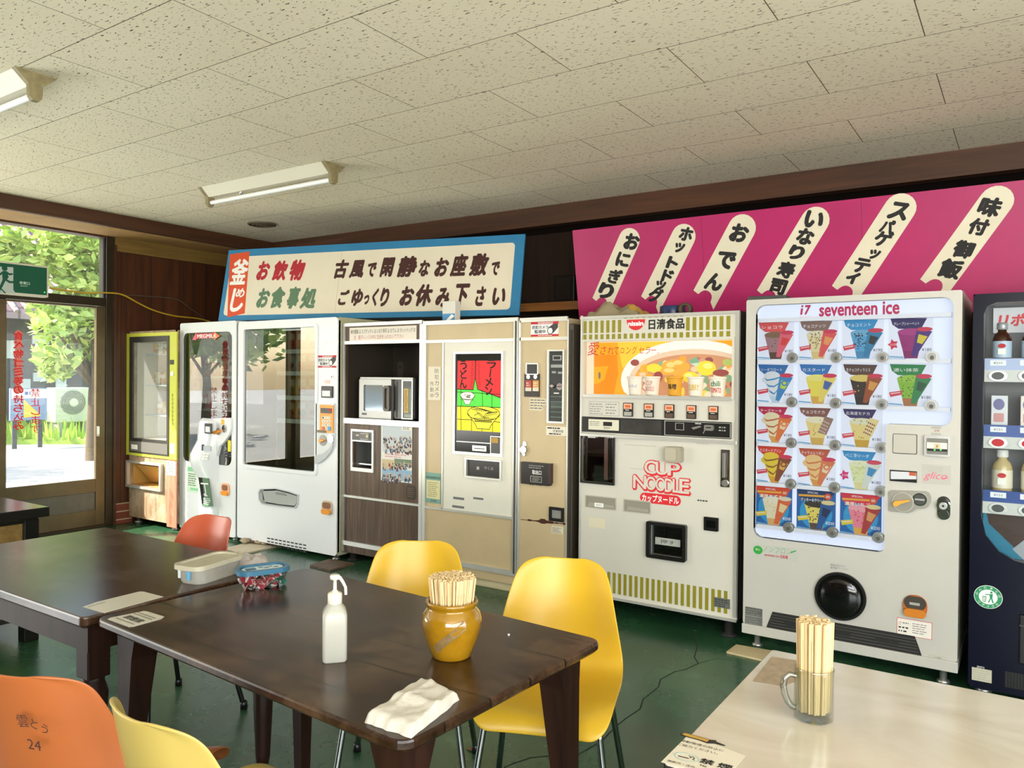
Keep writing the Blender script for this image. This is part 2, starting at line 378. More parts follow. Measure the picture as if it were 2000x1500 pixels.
BRONZED = M('dark_bronze_sash', '3d3222', .4, .4, vary=.2)
BROWNFR = M('brown_painted_frame', '4a2c1c', .45, vary=.25)
CRACK = M('crack', '16201a', .9)

mb = MB(); mb.box(XL - .1, XR, YF, YB, -.12, 0, FLOOR)
fp = flat(0)
crk = [(1352, 1232), (1362, 1262), (1356, 1284), (1364, 1296), (1338, 1308), (1318, 1312), (1290, 1327), (1286, 1342), (1256, 1366), (1250, 1385), (1220, 1405), (1206, 1416), (1190, 1432), (1178, 1445), (1154, 1460), (1129, 1474), (1111, 1476), (1068, 1477), (1037, 1480), (1003, 1491), (985, 1499)]
mb.stroke(fp, [fp.px(*p) for p in crk], .006, .0006, CRACK)
mb.stroke(fp, [fp.px(*p) for p in [(1364, 1296), (1400, 1286), (1430, 1290)]], .003, .0006, CRACK)
struct('floor', mb)
mb = MB(); mb.box(XL - .1, XR, YF, YB, HC, HC + .08, CEIL); struct('ceiling', mb)
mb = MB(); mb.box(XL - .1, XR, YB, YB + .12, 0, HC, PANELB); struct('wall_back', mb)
PLA = M('plaster', 'cfc5ad', .8)
mb = MB(); mb.box(XR, XR + .12, YF, YB, 0, .55, PLA); mb.box(XR, XR + .12, YF, YB, 2.62, HC, PLA); mb.box(XR, XR + .12, 1.75, YB, .55, 2.62, PLA); mb.box(XR, XR + .12, YF, -2.95, .55, 2.62, PLA)
for y in (-1.4, .2): mb.box(XR + .02, XR + .10, y, y + .08, .55, 2.62, BRONZED)  # unseen opening added so the right-hand lamp can shine in
struct('wall_right', mb)
mb = MB()
mb.box(XL - .1, XR, YF - .12, YF, 0, .55, PANEL); mb.box(XL - .1, XR, YF - .12, YF, 2.62, HC, PANEL)
mb.box(XL - .1, .08, YF - .12, YF, .55, 2.62, PANEL)
for x in (.08, 1.3, 2.52): mb.box(x, x + .08, YF - .1, YF - .02, .55, 2.62, BRONZED)  # unseen opening placed so its lamp stays out of the machine glass
struct('wall_front', mb)
# side wall with the sliding doors: panelling to the right of the jamb, plinth of tiles, ochre lintel
YJ = side(XL).px(216, 800)[0]
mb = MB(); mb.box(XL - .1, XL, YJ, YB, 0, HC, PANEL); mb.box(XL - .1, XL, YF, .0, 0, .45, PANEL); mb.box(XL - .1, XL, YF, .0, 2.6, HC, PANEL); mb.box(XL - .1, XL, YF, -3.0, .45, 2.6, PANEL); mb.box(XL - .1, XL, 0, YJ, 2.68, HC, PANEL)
struct('wall_left', mb)
pl = side(XL)
mb = MB(); mb.box(XL, XL + .03, YJ + .02, YB, 2.545, 2.68, OCHRE); struct('trim_1', mb)
mb = MB(); mb.box(XL, XL + .02, YJ + .01, YJ + .2, 0, .19, m_brick('plinth_tiles', '7a3b2a', '934d36', 'b8a78e', .075, .062, .006, (PI / 2, 0, PI / 2))); struct('baseboard_left', mb)
mb = MB(); mb.box(-6.62, -6.575, YF, 5.33, 2.672, HC, BEAMY); mb.box(XL, -6.62, YF, 5.33, 2.672, 2.70, SOFFIT); struct('trim_2', mb)
mb = MB(); mb.box(XL, XR, 5.33, 5.42, 2.632, HC, BEAM); mb.box(XL, XR, 5.42, YB, 2.66, 2.70, M('dark_soffit', '2a1c12', .8)); struct('trim_3', mb)
# ---- sliding doors and transom
GLZ = glass('door_glass', 'f8fbf6', .02, haze=.12)  # dust and washed-out reflections put into the pane as haze
RED = M('red_lettering', 'e0242c', .5)
YG0, ZG1 = pl.px(11, 588); YG1, ZG0 = pl.px(185, 935)
ZTR0 = 2.025; ZTR1 = 2.10; ZTOP = 2.655
def leaf(name, y0, y1, ya, yb, xoff):
    """sliding door leaf: stiles y0..ya and yb..y1, glass between"""
    d = bpy.data.objects.new(name, None); COL.objects.link(d); d.location = (XL + xoff, (y0 + y1) / 2, 0); d['_base'] = tuple(d.location); d['kind'] = 'structure'
    x0, x1 = XL + xoff - .018, XL + xoff + .018
    m = MB()
    m.box(x0, x1, y0, ya, .02, ZTR0 - .005, BRONZE, .003); m.box(x0, x1, yb, y1, .02, ZTR0 - .005, BRONZE, .003)
    m.box(x0, x1, ya, yb, ZG1, ZTR0 - .005, BRONZE, .003); m.box(x0, x1, ya, yb, ZG0 - .12, ZG0, BRONZE, .003); m.box(x0, x1, ya, yb, .02, .16, BRONZE, .003)
    m.build('sash', d)
    m = MB(); m.box(XL + xoff - .004, XL + xoff + .004, ya, yb, .16, ZG0 - .12, M('grey_kick_panel', '6f6a60', .4, .3, vary=.2)); m.build('kick_panel', d)
    m = MB(); m.face(side(XL + xoff), box4((ya, ZG0, yb, ZG1)), 0, GLZ); m.build('glass', d)
    return d
LW = YG1 - YG0
d1 = leaf('door_1', YG0 - .07, YG1 + .085, YG0, YG1, 0.0)
pd = side(XL + .006)
m = MB()
for i, ch in enumerate('食べ物ゴミ等の持ち込み'):
    x0, y0 = 36, 648 + i * 17.6
    if i < 7: m.prism(pd, ell(*pd.px(36, y0 + 6), .030, .040, 10), .0, .0004, M('red_letter_glow', 'ee7f74', .6))  # pale red discs paint the blurred glow around the letters
    m.tpx(pd, ch, (x0 - 10, y0, x0 + 10, y0 + 16), RED, mirror=True, bold=.02, off=.001)
for i, ch in enumerate('禁止します'):
    m.tpx(pd, ch, (60, 759 + i * 17.8, 78, 775 + i * 17.8), RED, mirror=True, bold=.01, off=.001)
tag(m.build('window_lettering', d1), 'red mirrored lettering on the door glass')
m = MB(); q = pd.rect(187, 832, 193, 852); m.box(XL + .018, XL + .026, q[0], q[2], q[1], q[3], M('chrome', 'd8d8d8', .12, 1.0), .004); m.build('door_handle', d1)
leaf('door_2', YG0 - .06 - LW - .1, YG0 + .02, YG0 - LW - .02, YG0 - .06, -.05)
leaf('door_3', .02, YG0 - LW - .1, .1, YG0 - LW - .17, 0.0)
mb = MB()
mb.box(XL - .1, XL + .03, YG1 + .085, YJ + .02, 0, ZTOP + .03, BRONZED, .004); mb.box(XL - .1, XL + .03, 0, .03, 0, ZTOP, BRONZED, .004)
mb.box(XL - .1, XL + .03, .03, YG1 + .085, ZTR0, ZTR1, BRONZED, .004); mb.box(XL - .1, XL + .03, .03, YG1 + .085, ZTOP, 2.70, BROWNFR, .004)
mb.box(XL - .1, XL + .04, .03, YG1 + .085, 0, .02, BRONZED)
mb.box(XL + .02, XL + .045, YJ + .005, YJ + .03, 0, 2.6, BROWNFR)
struct('trim_4', mb)
wn = bpy.data.objects.new('window_1', None); COL.objects.link(wn); wn.location = (XL, 2, ZTR1); wn['_base'] = tuple(wn.location); wn['kind'] = 'structure'
m = MB(); yr = pl.px(207, 500)[0]
m.box(XL - .03, XL + .02, yr, YG1 + .085, ZTR1, ZTOP, M('red_brown_frame', '7c3a26', .4)); m.box(XL - .03, XL + .02, 1.2, 1.25, ZTR1, ZTOP, BROWNFR); m.build('window_frame', wn)
m = MB(); m.face(side(XL), box4((.03, ZTR1, yr, ZTOP)), 0, GLZ); m.build('glass', wn)
# dark lid over the sill outside and the eave that shades the glazing
mb = MB(); mb.box(XL - .58, XL - .1, YF - 1, YB + 1, 2.76, 2.90, M('eave_boards', '8a7a62', .8)); struct('trim_5', mb)
mb = MB(); mb.box(XL - .58, XR + 1, YF - .8, YB + 1, 2.90, 3.0, M('roof_sheet', '6f6a66', .8)); struct('trim_6', mb)

# ---------------------------------------------------------------- outdoors
ASPH = M('asphalt', 'b3b0aa', .9, vary=.15, vscale=3)
GRASSM = M('grass', '98b848', .9, vary=.35, vscale=5)
mb = MB(); mb.box(-60, XL - .1, -45, 50, -.16, -.05, ASPH); mb.box(XL - .1, 30, -45, YF - .12, -.16, -.05, ASPH); struct('ground', mb)
gp = flat(-.05); ga = Vector((*gp.px(0, 868),)); gb = Vector((*gp.px(200, 868),)); gd = (gb - ga).normalized()
g0 = ga - gd * 26; g1 = gb + gd * 6
mb = MB(); mb.prism(gp, [tuple(g0), tuple(g1), (g1.x - 3.2, g1.y + 2), (g0.x - 6, g0.y - 4)], 0, .10, GRASSM)
rnd = random.Random(5); GB = M('grass_blade', 'b4d050', .8, vary=.3, vscale=2)
for i in range(2600):
    t = rnd.random(); w_ = rnd.random() ** 1.5 * 4.0; p = g0.lerp(g1, .45 + .55 * t) + Vector((-.85, .5)) * w_
    h = .16 + .3 * rnd.random(); a = rnd.random() * PI; dx, dy = .05 * math.cos(a), .05 * math.sin(a); lx, ly = rnd.uniform(-.1, .1), rnd.uniform(-.1, .1)
    mb.add([(p.x - dx, p.y - dy, .02), (p.x + dx, p.y + dy, .02), (p.x + lx, p.y + ly, .05 + h)], [(0, 1, 2)], GB)
tag(mb.build('grass'), 'bright green grass verge between the car park and the house', 'grass', kind='stuff')
LEAF = [M('leaf_light', 'cfe07a', .6, vary=.3, vscale=1.5), M('leaf_mid', 'a8c458', .6, vary=.3, vscale=1.5), M('leaf_dark', '6f9440', .6, vary=.3, vscale=1.5)]
BARK = M('bark', '5a4a38', .9, vary=.3)
def tree(x, y, z, blobs, label, n, leafm, seed, lf=.11, trunk_h=None):
    t = thing('garden_tree', (x, y, -.05), label, 'tree', 'trees outside')
    m = MB(); th = trunk_h or z
    m.tube([(x, y, -.05), (x + .05, y, th * .5), (x - .05, y + .1, th)], [.13, .10, .06], BARK)
    for bx, by, bz, br in blobs[:6]: m.tube([(x, y, th * .55), (x + bx * .5, y + by * .5, (th * .6 + z + bz) / 2), (x + bx, y + by, z + bz)], [.05, .03, .015], BARK, 5)
    m.build('trunk', t)
    r = random.Random(seed); m = MB(); tot = sum(b[3] ** 2 for b in blobs)
    for bx, by, bz, br in blobs:
        for i in range(int(n * br * br / tot)):
            d = Vector((r.gauss(0, 1), r.gauss(0, 1), r.gauss(0, 1))).normalized() * br * (r.random() ** .45)
            c = Vector((x + bx, y + by, z + bz)) + Vector((d.x, d.y, d.z * .7))
            a = Vector((r.gauss(0, 1), r.gauss(0, 1), r.gauss(0, .6))).normalized(); b = a.cross(Vector((r.gauss(0, 1), r.gauss(0, 1), r.gauss(0, 1)))).normalized()
            k = lf * (.6 + .8 * r.random())
            m.add([c - a * k, c - b * k * .45, c + a * k, c + b * k * .45], [(0, 1, 2, 3)], leafm[0] if r.random() < .55 else leafm[1])
    m.build('foliage', t)
    return t
def at(px, py, X): s_ = side(X).px(px, py); return (X, s_[0], s_[1])
def blob(px, py, r, X): p = at(px, py, X); return (p[0], p[1], p[2], r)
tx = -13.0; tb = [blob(*a, tx) for a in ((130, 610, .50), (170, 640, .40), (95, 640, .32), (150, 690, .45), (110, 700, .35), (190, 590, .4), (60, 510, .55), (120, 470, .6), (180, 480, .6), (160, 540, .5), (30, 470, .4), (215, 560, .5), (110, 720, .3), (240, 500, .8), (200, 660, .5), (260, 640, .7))]
c0 = at(182, 780, tx); tree(c0[0], c0[1], 2.2, [(b[0] - c0[0] + random.uniform(-.5, .5), b[1] - c0[1], b[2] - 2.2, b[3]) for b in tb], 'light green leafy tree seen through the sliding door and the window above it', 5200, (LEAF[0], LEAF[1]), 3, .10)
ball = [(0, 0, 1.0, 1.5), (1.1, .3, .2, 1.2), (-1.0, -.4, .3, 1.2), (.3, 1.1, .1, 1.1), (-.2, -1.1, -.1, 1.1), (.2, .2, 2.0, 1.0)]
for i, (x, y, s_) in enumerate([(-15.5, 1.2, 1), (-17, -3.5, 1.1), (-13, -8.5, 1.0), (-7, -12, 1.1), (-1.5, -12.5, 1.0), (-29, 13.5, 1.6)]):
    tree(x, y, 2.4, [(a * s_, b * s_, c * s_ * .8, d * s_) for a, b, c, d in ball], 'round green tree at the edge of the car park outside, mirrored in the machine glass' if i < 5 else 'tall green tree behind the tiled house outside', 1500, (LEAF[1], LEAF[2]), 20 + i, .2)
# old house with a pinkish tile roof
HX = -20.0; hy0 = at(-60, 700, HX)[1]; hy1 = at(150, 700, HX)[1]; HY0 = hy0 - 6; HY1 = at(290, 700, HX)[1]
t = thing('old_house', (HX - 2, (HY0 + HY1) / 2, -.05), 'old dark timber house with a pinkish tile roof outside the door', 'house')
DKT = M('dark_timber', '4d4f52', .8, vary=.25); WHT = M('white_plaster', 'd9dad5', .8)
m = MB(); m.box(HX - 4, HX, HY0, HY1, -.05, 3.0, DKT); m.build('wall', t)
m = MB(); hp = side(HX)
for bb in ((12, 665, 28, 700), (62, 655, 95, 672), (62, 680, 90, 700), (30, 740, 58, 800), (64, 728, 92, 745), (108, 730, 128, 760)): MB().rpx(hp, bb, 0, .04, WHT).build('plaster_panel', t)
m = MB(); ROOF = m_brick('pink_roof_tile', 'b59a96', 'a58b8a', '7d6a6a', .3, .3, .03)
e0 = 2.75; m.add([(HX + .9, HY0 - .5, e0), (HX + .9, HY1 + .5, e0), (HX - 3.2, HY1 + .5, e0 + 2.9), (HX - 3.2, HY0 - .5, e0 + 2.9), (HX + .9, HY0 - .5, e0 - .12), (HX + .9, HY1 + .5, e0 - .12), (HX - 3.2, HY1 + .5, e0 + 2.7), (HX - 3.2, HY0 - .5, e0 + 2.7)], [(0, 1, 2, 3), (4, 5, 1, 0), (5, 6, 2, 1), (7, 6, 5, 4), (4, 0, 3, 7), (6, 7, 3, 2)], ROOF)
y = HY0 - .4
while y < HY1 + .5:
    m.tube([(HX + .92, y, e0 + .03), (HX - 3.2, y, e0 + 2.93)], .07, ROOF, 6); y += .28
m.build('roof', t)
# air conditioner, info board, wheel hood
AX = -17.0; a0 = at(108, 826, AX); a1 = at(178, 757, AX)
t = thing('outdoor_unit', (AX - .2, (a0[1] + a1[1]) / 2, a0[2]), 'cream air conditioner outdoor unit standing in the grass', 'air conditioner')
CREAM = M('cream_metal', 'cfcdb8', .5)
m = MB(); m.box(AX - .4, AX, a0[1], a1[1], a0[2], a1[2], CREAM, .02); m.build('casing', t)
ap = side(AX); c = ap.px(143, 786)
m = MB(); m.prism(ap, ell(*c, .26, .26, 24), 0, .015, M('grille_dark', '70746a', .6)); m.prism(ap, ell(*c, .09, .09, 14), .015, .03, CREAM)
for k in range(5): m.holed(ap, ell(*c, .11 + .035 * k, None, 24), [ell(*c, .105 + .035 * k, None, 24)], .014, .022, CREAM)
m.build('fan_grille', t)
m = MB()
for k in range(8): m.box(AX, AX + .012, a0[1] + .03, a0[1] + .24, a0[2] + .08 + k * .1, a0[2] + .10 + k * .1, WHT)
m.build('side_grille', t)
m = MB()
for y in (a0[1] + .1, a1[1] - .1): MB().box(AX - .38, AX - .02, y - .05, y + .05, -.05, a0[2], M('concrete_block', 'a5a29a', .9)).build('foot', t)
BX = -16.0; b0 = at(20, 822, BX); b1 = at(92, 758, BX); bp_ = side(BX)
t = thing('notice_board', (BX, (b0[1] + b1[1]) / 2, -.05), 'white blue and yellow notice board outside beyond the red lettering', 'sign')
m = MB(); m.box(BX - .05, BX, b0[1], b1[1], b0[2], b1[2], M('board_blue', '7f93b0', .6)); m.rpx(bp_, (22, 760, 91, 778), 0, .01, WHT)
yp = [bp_.px(*q) for q in ((46, 780), (80, 812), (46, 816))]; m.prism(bp_, yp, 0, .01, M('board_yellow', 'd8c04a', .6)); m.fakelines(bp_, (48, 764, 66, 772), 1, M('blue_ink', '4a5ea8', .6), .012, 2, .8, 4)
m.build('panel', t)
for y in (b0[1] + .1, b1[1] - .1): MB().box(BX - .08, BX - .05, y - .04, y + .04, -.05, b1[2], DKT).build('post', t)
# ---------------------------------------------------------------- vending machines along the back wall
CHROME = M('chrome', 'd8d8d8', .12, 1.0)
STEEL = M('brushed_steel', 'c3c4c2', .32, .9, vary=.08)
ALU = M('aluminium_trim', 'd6d6d0', .35, .6)
BLACK = M('black_plastic', '141414', .3); BLACKM = M('matt_black', '1b1b1a', .7); DARKG = M('dark_grey', '3c3d3d', .5); GREY = M('grey_plastic', 'a3a39d', .5)
WHITE = M('white_enamel', 'eceff2', .22, coat=.3); WHITEP = M('white_paper', 'ece9df', .8); INK = M('black_ink', '1c1a1a', .7); INKG = M('grey_ink', '6d6b68', .7); REDINK = M('red_ink', 'c22a35', .6)
ORANGE = M('orange_plastic', 'f09a28', .35); YELLOW = M('yellow_sticker', 'f2e02a', .5); CREDIT = M('white_ink', 'f2f2ee', .6)
PANE = glass('display_glass', 'f2f6f4', .06); PANEC = glass('acrylic_cover', 'fbfdff', .0)
def cabinet(name, label, Y, x0, x1, z0, z1, depth, m, holes=(), cav=(), inner=None, cat='vending machine', rad=.0, sidem=None, lin_=None):
    t = thing(name, ((x0 + x1) / 2, Y + depth / 2, 0), label, cat)
    pl = front(Y); b = MB()
    b.box(x0, x1, Y + .012, Y + depth, z0, z1, sidem or m, skip='-y' if holes else '')
    o = rr((x0, z0, x1, z1), rad) if rad else box4((x0, z0, x1, z1))
    if holes: b.holed(pl, o, holes, -.03, 0, m)
    else: b.prism(pl, o, -.012, 0, m)
    for (r, d, mt) in cav: b.cav(r[0], r[2], Y + .03, Y + .03 + d, r[1], r[3], mt)
    b.build('cabinet', t)
    return t, pl
def feet(t, x0, x1, Y, z, depth=.6, m=None, r=.025):
    for x in (x0 + .06, x1 - .06):
        for y in (Y + .06, Y + depth - .05): MB().lathe((x, y, 0), [(0, 0), (r * 1.3, 0), (r * 1.3, .012), (r * .7, .016), (r * .7, z), (0, z)], m or STEEL, 12).build('foot', t)
def warning_sticker(t, pl, bb):
    x0, y0, x1, y1 = bb; w, h = x1 - x0, y1 - y0
    s = MB(); s.rpx(pl, bb, 0, .0008, M('sticker_white', 'e6e8e8', .4), .004); P = pl.up(.0008)
    s.rpx(P, (x0, y0, x1, y0 + h * .17), 0, .0004, REDINK); s.rpx(P, (x0, y1 - h * .14, x1, y1), 0, .0004, REDINK)
    s.tpx(P, 'WARNING!!', (x0 + w * .25, y0 + h * .03, x0 + w * .8, y0 + h * .15), CREDIT, bold=.02)
    s.tpx(P, '防犯カメラ', (x0 + w * .05, y0 + h * .27, x0 + w * .63, y0 + h * .50), INK, bold=.02); s.tpx(P, '監視中', (x0 + w * .13, y0 + h * .56, x0 + w * .53, y0 + h * .80), INK, bold=.02)
    s.fakelines(P, (x0 + w * .25, y1 - h * .11, x0 + w * .8, y1 - h * .03), 1, CREDIT, .0006, 3, .5, 4)
    c = P.px(x0 + w * .70, y0 + h * .62); r = P.rect(*bb); k = (r[3] - r[1])
    q = [P.px(x0 + w * a, y0 + h * b) for a, b in ((.62, .42), (.86, .08), (.98, .12), (.98, .40), (.80, .78))]
    s.prism(P, q, 0, .0003, DARKG); s.prism(P, ell(*c, k * .23, k * .25), .0003, .0006, INK); s.prism(P, ell(*c, k * .18, k * .2), .0006, .0009, CREDIT)
    tag(s.build('warning_sticker', t), 'red and white security camera sticker')
def rp(pl, *bb): return pl.rect(*bb)

# ---- snack machine with the yellow frame (far left, sunlit)
Y = 4.07; pl = front(Y); x0, x1 = -7.07, -6.35; z0, z1 = .06, pl.px(300, 646)[1]
YEL = M('yellow_green_frame', 'd3d84a', .4); WOODW = wood('weathered_veneer', '7c5f45', 'b39a7c', axis='Z', scale=1.3, rough=.6, wear='d8cbb5', wear_amt=.6, wscale=5)
WOODR = wood('red_brown_veneer', 'a5583f', 'c98a72', axis='Z', scale=1.3, rough=.6)
gr = rp(pl, 262, 668, 329, 858); tr = rp(pl, 254, 906, 316, 950)
t, pl = cabinet('snack_machine', 'old snack vending machine with yellow frame and weathered wood base, next to the glass door', Y, x0, x1, z0, z1, .68, WOODW, [box4(gr), box4(tr)], [(gr, .42, M('pale_interior', 'd9d6c6', .6)), (tr, .18, M('tray_inside', 'c79a4e', .5))])
m = MB(); m.holed(pl, box4(rp(pl, 249, 650, 347, 893)), [box4(rp(pl, 256, 657, 333, 887))], 0, .012, YEL); m.build('frame', t)
m = MB(); m.holed(pl, box4(rp(pl, 256, 657, 333, 887)), [box4(gr)], 0, .018, M('dark_sash', '3b3934', .35, .3)); m.build('window_frame', t)
m = MB(); m.face(pl, box4(gr), .006, glass('snack_glass', 'f2f6f4', .02, haze=.13)); m.build('window', t)  # sun glare put into the pane as diffuse haze, with dirt
m = MB()
for k, zz in enumerate((690, 752, 812)):
    z = pl.px(300, zz)[1]; m.box(gr[0] + .02, gr[2] - .01, Y + .10, Y + .40, z - .012, z, M('shelf_blue_grey', '9fb0bb', .5))
m.build('shelf', t)
m = MB(); m.holed(pl, box4(rp(pl, 251, 902, 319, 955)), [box4(tr)], 0, .03, ALU); tq = [Vector((tr[0] + .06, Y + .02, tr[3] - .02)), Vector((tr[2] - .02, Y + .02, tr[3] - .02)), Vector((tr[2] - .02, Y + .15, tr[1] + .02)), Vector((tr[0] + .10, Y + .15, tr[1] + .02))]
m.add(tq, [(3, 2, 1, 0)], M('amber_flap', 'd9a45a', .25)); m.build('outlet', t)
m = MB(); m.rpx(pl, (258, 864, 331, 884), .004, .022, M('panel_grey', '6b6862', .5)); m.rpx(pl, (261, 868, 273, 877), .022, .024, WHITEP); m.build('coin_panel', t)
m = MB(); m.rpx(pl, (327, 897, 346, 1030), 0, .006, WOODR); m.build('base_strip', t)
m = MB(); m.rpx(pl, (335, 703, 342, 712), .012, .016, BLACK); m.prism(pl, ell(*pl.px(339, 730), .022), .012, .018, CREDIT)
for k in range(9): m.prism(pl, ell(*pl.px(339.5, 772 + k * 8), .010, .016, 10), .012, .014, M('olive_print', 'a3aa34', .5))
m.rpx(pl, (335, 866, 344, 886), .012, .016, WHITEP); m.build('coin_slot', t)
m = MB(); m.rpx(pl, (326, 901, 344, 928), 0, .008, WHITEP); m.fakelines(pl, (328, 903, 342, 926), 6, INKG, .009, 2); m.build('price_label', t)
feet(t, x0, x1, Y, .06)
SNK = [M('snack_yellow', 'd9bf5a', .5), M('snack_white', 'e8e4d6', .5), M('snack_orange', 'd99a5a', .5)]
def snack(x, y, z, w, h, mats, label, group, seed=0):
    """pillow shaped bag standing on a shelf"""
    m = MB(); n = 5; V = []
    for sgn in (-1, 1):
        for i in range(n + 1):
            for j in range(n + 1):
                u, v = i / n, j / n; d = (math.sin(PI * u) * math.sin(PI * v)) ** .6 * .028
                V.append((x + (u - .5) * w * (1 - .06 * math.sin(PI * v)), y + sgn * d, z + v * h))
    q = (n + 1) ** 2; F1 = []; F2 = []
    for i in range(n):
        for j in range(n):
            a = i * (n + 1) + j; F1.append((a, a + n + 1, a + n + 2, a + 1)); F2.append((q + a, q + a + 1, q + a + n + 2, q + a + n + 1))
    m.add(V, F1 + F2, mats[0], True)
    p = front(y - .031); m.prism(p, rr((x - w * .32, z + h * .5, x + w * .3, z + h * .8), .01), 0, .002, mats[1]); m.prism(p, ell(x, z + h * .3, w * .25, h * .13), 0, .002, mats[2])
    return tag(m.build('snack_bag'), label, 'snack', group)
for k, (px_, zz) in enumerate([(272, 690), (292, 690), (312, 690), (286, 752), (306, 752), (322, 752), (300, 812), (318, 812)]):
    s0, z = pl.px(px_, zz)
    snack(s0 * 1.04 + .06, Y + .22, z + .001, .15, .12, (SNK[k % 2], SNK[(k + 1) % 2], SNK[2]), 'small pale yellow and white snack bag behind the glass of the yellow framed machine', 'snacks in the yellow framed machine')

# ---- milk vending machine
Y = 4.12; pl = front(Y); x0 = pl.px(351, 830)[0]; x1 = pl.px(462, 830)[0] - .012; z0 = .03; z1 = pl.px(405, 629)[1]
gr = rp(pl, 357, 649, 452.5, 905); pr = pl.px(410, 818)
hole = rr(gr, .06, 6)
t, pl = cabinet('milk_vending_machine', 'white milk vending machine with tall tinted window and curved coin console', Y, x0, x1, z0, z1, .72, WHITE, [hole], [(gr, .45, M('dark_interior', '3a4038', .6))], rad=.02)
m = MB(); m.prism(pl, rr((gr[0] + .003, gr[1] + .003, gr[2] - .003, gr[3] - .003), .058, 6), -.008, -.004, glass('tinted_glass', 'a9b4ac', .20)); m.build('window', t)
m = MB()
for zz in (735, 800, 866):
    z = pl.px(405, zz)[1]; m.box(gr[0] + .01, gr[2] - .01, Y + .12, Y + .45, z - .02, z, STEEL)
m.build('shelf', t)
m = MB(); m.rpx(pl, (384, 651, 419, 661), 0, .004, M('milk_red', 'd8273a', .35)); a = [pl.px(*q) for q in ((419, 648), (430, 656), (419, 664))]; m.prism(pl, a, 0, .004, M('milk_orange', 'f08a3c', .35)); a = [pl.px(*q) for q in ((376, 664), (384, 649), (384, 664))]; m.prism(pl, a, 0, .004, M('milk_pink', 'e8607a', .35)); m.tpx(pl, 'MEGMILK', (386, 652.5, 424, 660), CREDIT, off=.0048, bold=.03); m.build('brand_sign', t)
pan = [pl.px(*q) for q in ((418, 817), (454, 816), (454, 838), (450, 850), (442, 862), (432, 872), (428, 890), (418, 890))]
m = MB(); m.prism(pl, pan, -.004, .02, WHITE); cp = m.build('coin_panel', t)
m = MB(); c = pl.px(431, 842.5); m.prism(pl, ell(*c, .028, .030), .02, .028, GREY); a = [pl.px(*q) for q in ((424, 843), (436, 839), (437, 844), (427, 848))]; m.prism(pl, a, .028, .05, ORANGE); m.build('coin_return_lever', cp)
m = MB(); c = pl.px(443, 837); m.prism(pl, ell(*c, .032, .034), .02, .026, CHROME); m.prism(pl, ell(*c, .018, .004), .026, .028, BLACK); m.build('coin_slot', cp)
MB().rpx(pl, (445, 860, 451, 882), 0, .0012, YELLOW, .006).build('sticker', t); MB().rpx(pl, (436, 819, 442, 829), .02, .0212, M('amber_sticker', 'e8b83a', .5)).build('sticker', t)
m = MB(); r = rp(pl, 434, 944, 449, 968); m.prism(pl, rr(r, .03), 0, .012, M('pale_orange', 'f2b48a', .4)); m.prism(pl, rr(rp(pl, 436, 947, 447, 958), .02), .012, .014, M('cup_inside', '8a5a3a', .5)); m.prism(pl, rr(rp(pl, 435, 959, 448, 967), .02), .012, .022, ORANGE); m.build('coin_return', t)
m = MB(); m.rpx(pl, (366, 911, 388, 962), 0, .0010, M('pale_green_paper', 'cfe6cc', .7)); m.rpx(pl, (367, 913, 387, 921), .001, .0016, M('mint', '8fd0a2', .7)); m.rpx(pl, (372, 953, 387, 958), .001, .0016, M('mint', '8fd0a2', .7)); m.fakelines(pl, (368, 924, 386, 950), 6, INKG, .0014, 4); m.build('info_sticker', t)
m = MB()   # console: a bulging moulding, outline by height
prof = [(816, 396, 424, .02), (818.5, 393, 427.5, .05), (824, 392, 428.5, .07), (858, 392, 428.5, .08), (870, 388, 428, .10), (884, 383.5, 428, .12), (898, 383, 428, .12), (912, 384, 428, .10), (930, 386.5, 428, .06), (960, 391, 428.5, .055), (1000, 396, 428, .05), (1006, 400, 426, .02)]
V = []
for (yy, xa, xb, d) in prof:
    sa, tt = pl.px(xa, yy); sb, _ = pl.px(xb, yy); n = 10
    for k in range(n + 1):
        u = k / n; hh = d * (1 - abs(2 * u - 1) ** 4) if 0 < k < n else 0
        V.append(pl.w(sa + (sb - sa) * u, tt, hh))
n = 11; m.add(V, [(i * n + k, (i + 1) * n + k, (i + 1) * n + k + 1, i * n + k + 1) for i in range(len(prof) - 1) for k in range(n - 1)], WHITE, True); cs = m.build('console', t)
P = pl.up(.081); m = MB(); m.rpx(P, (401, 827, 414.5, 847), 0, .008, BLACK, .008); m.rpx(P, (403.5, 833, 412, 844), .008, .012, M('slot_white', 'dfe3e6', .3)); m.build('bill_slot', cs)
P = pl.up(.112); m = MB(); m.rpx(P, (397, 871, 413, 881), 0, .010, M('screen_grey', 'b9c2c8', .2), .006); m.rpx(P, (396, 868, 399, 880), .0, .012, DARKG)
for i in range(3):
    for j in range(3): m.rpx(pl.up(.119), (391 + j * 6.5 - i * 1.4, 884 + i * 5.2, 396 + j * 6.5 - i * 1.4, 887.6 + i * 5.2), 0, .008, CREDIT)
m.build('keypad', cs)
P = pl.up(.058); m = MB(); a = [P.px(*q) for q in ((389, 932), (408, 934), (416, 989), (396, 989))]; m.prism(P, a, 0, .006, M('sign_green', '5d7d62', .4)); a = [P.px(*q) for q in ((389, 932), (396, 932.6), (401, 985), (396, 984))]; m.prism(P, a, .006, .008, BLACK); m.fakelines(P, (399, 972, 413, 986), 4, CREDIT, .0085, 3); m.stroke(P, [P.px(394, 944), P.px(408, 945)], .012, .0086, CREDIT); m.stroke(P, [P.px(401, 946), P.px(404, 964), P.px(399, 966), P.px(406, 968)], .012, .0086, CREDIT); m.build('console_sign', cs)
feet(t, x0, x1, Y, .03)
PK = [M('pack_red', 'c8453c', .45), M('pack_cream', 'e6dcc0', .45), M('pack_green', '5d9a5a', .45), M('pack_orange', 'e0913f', .45)]
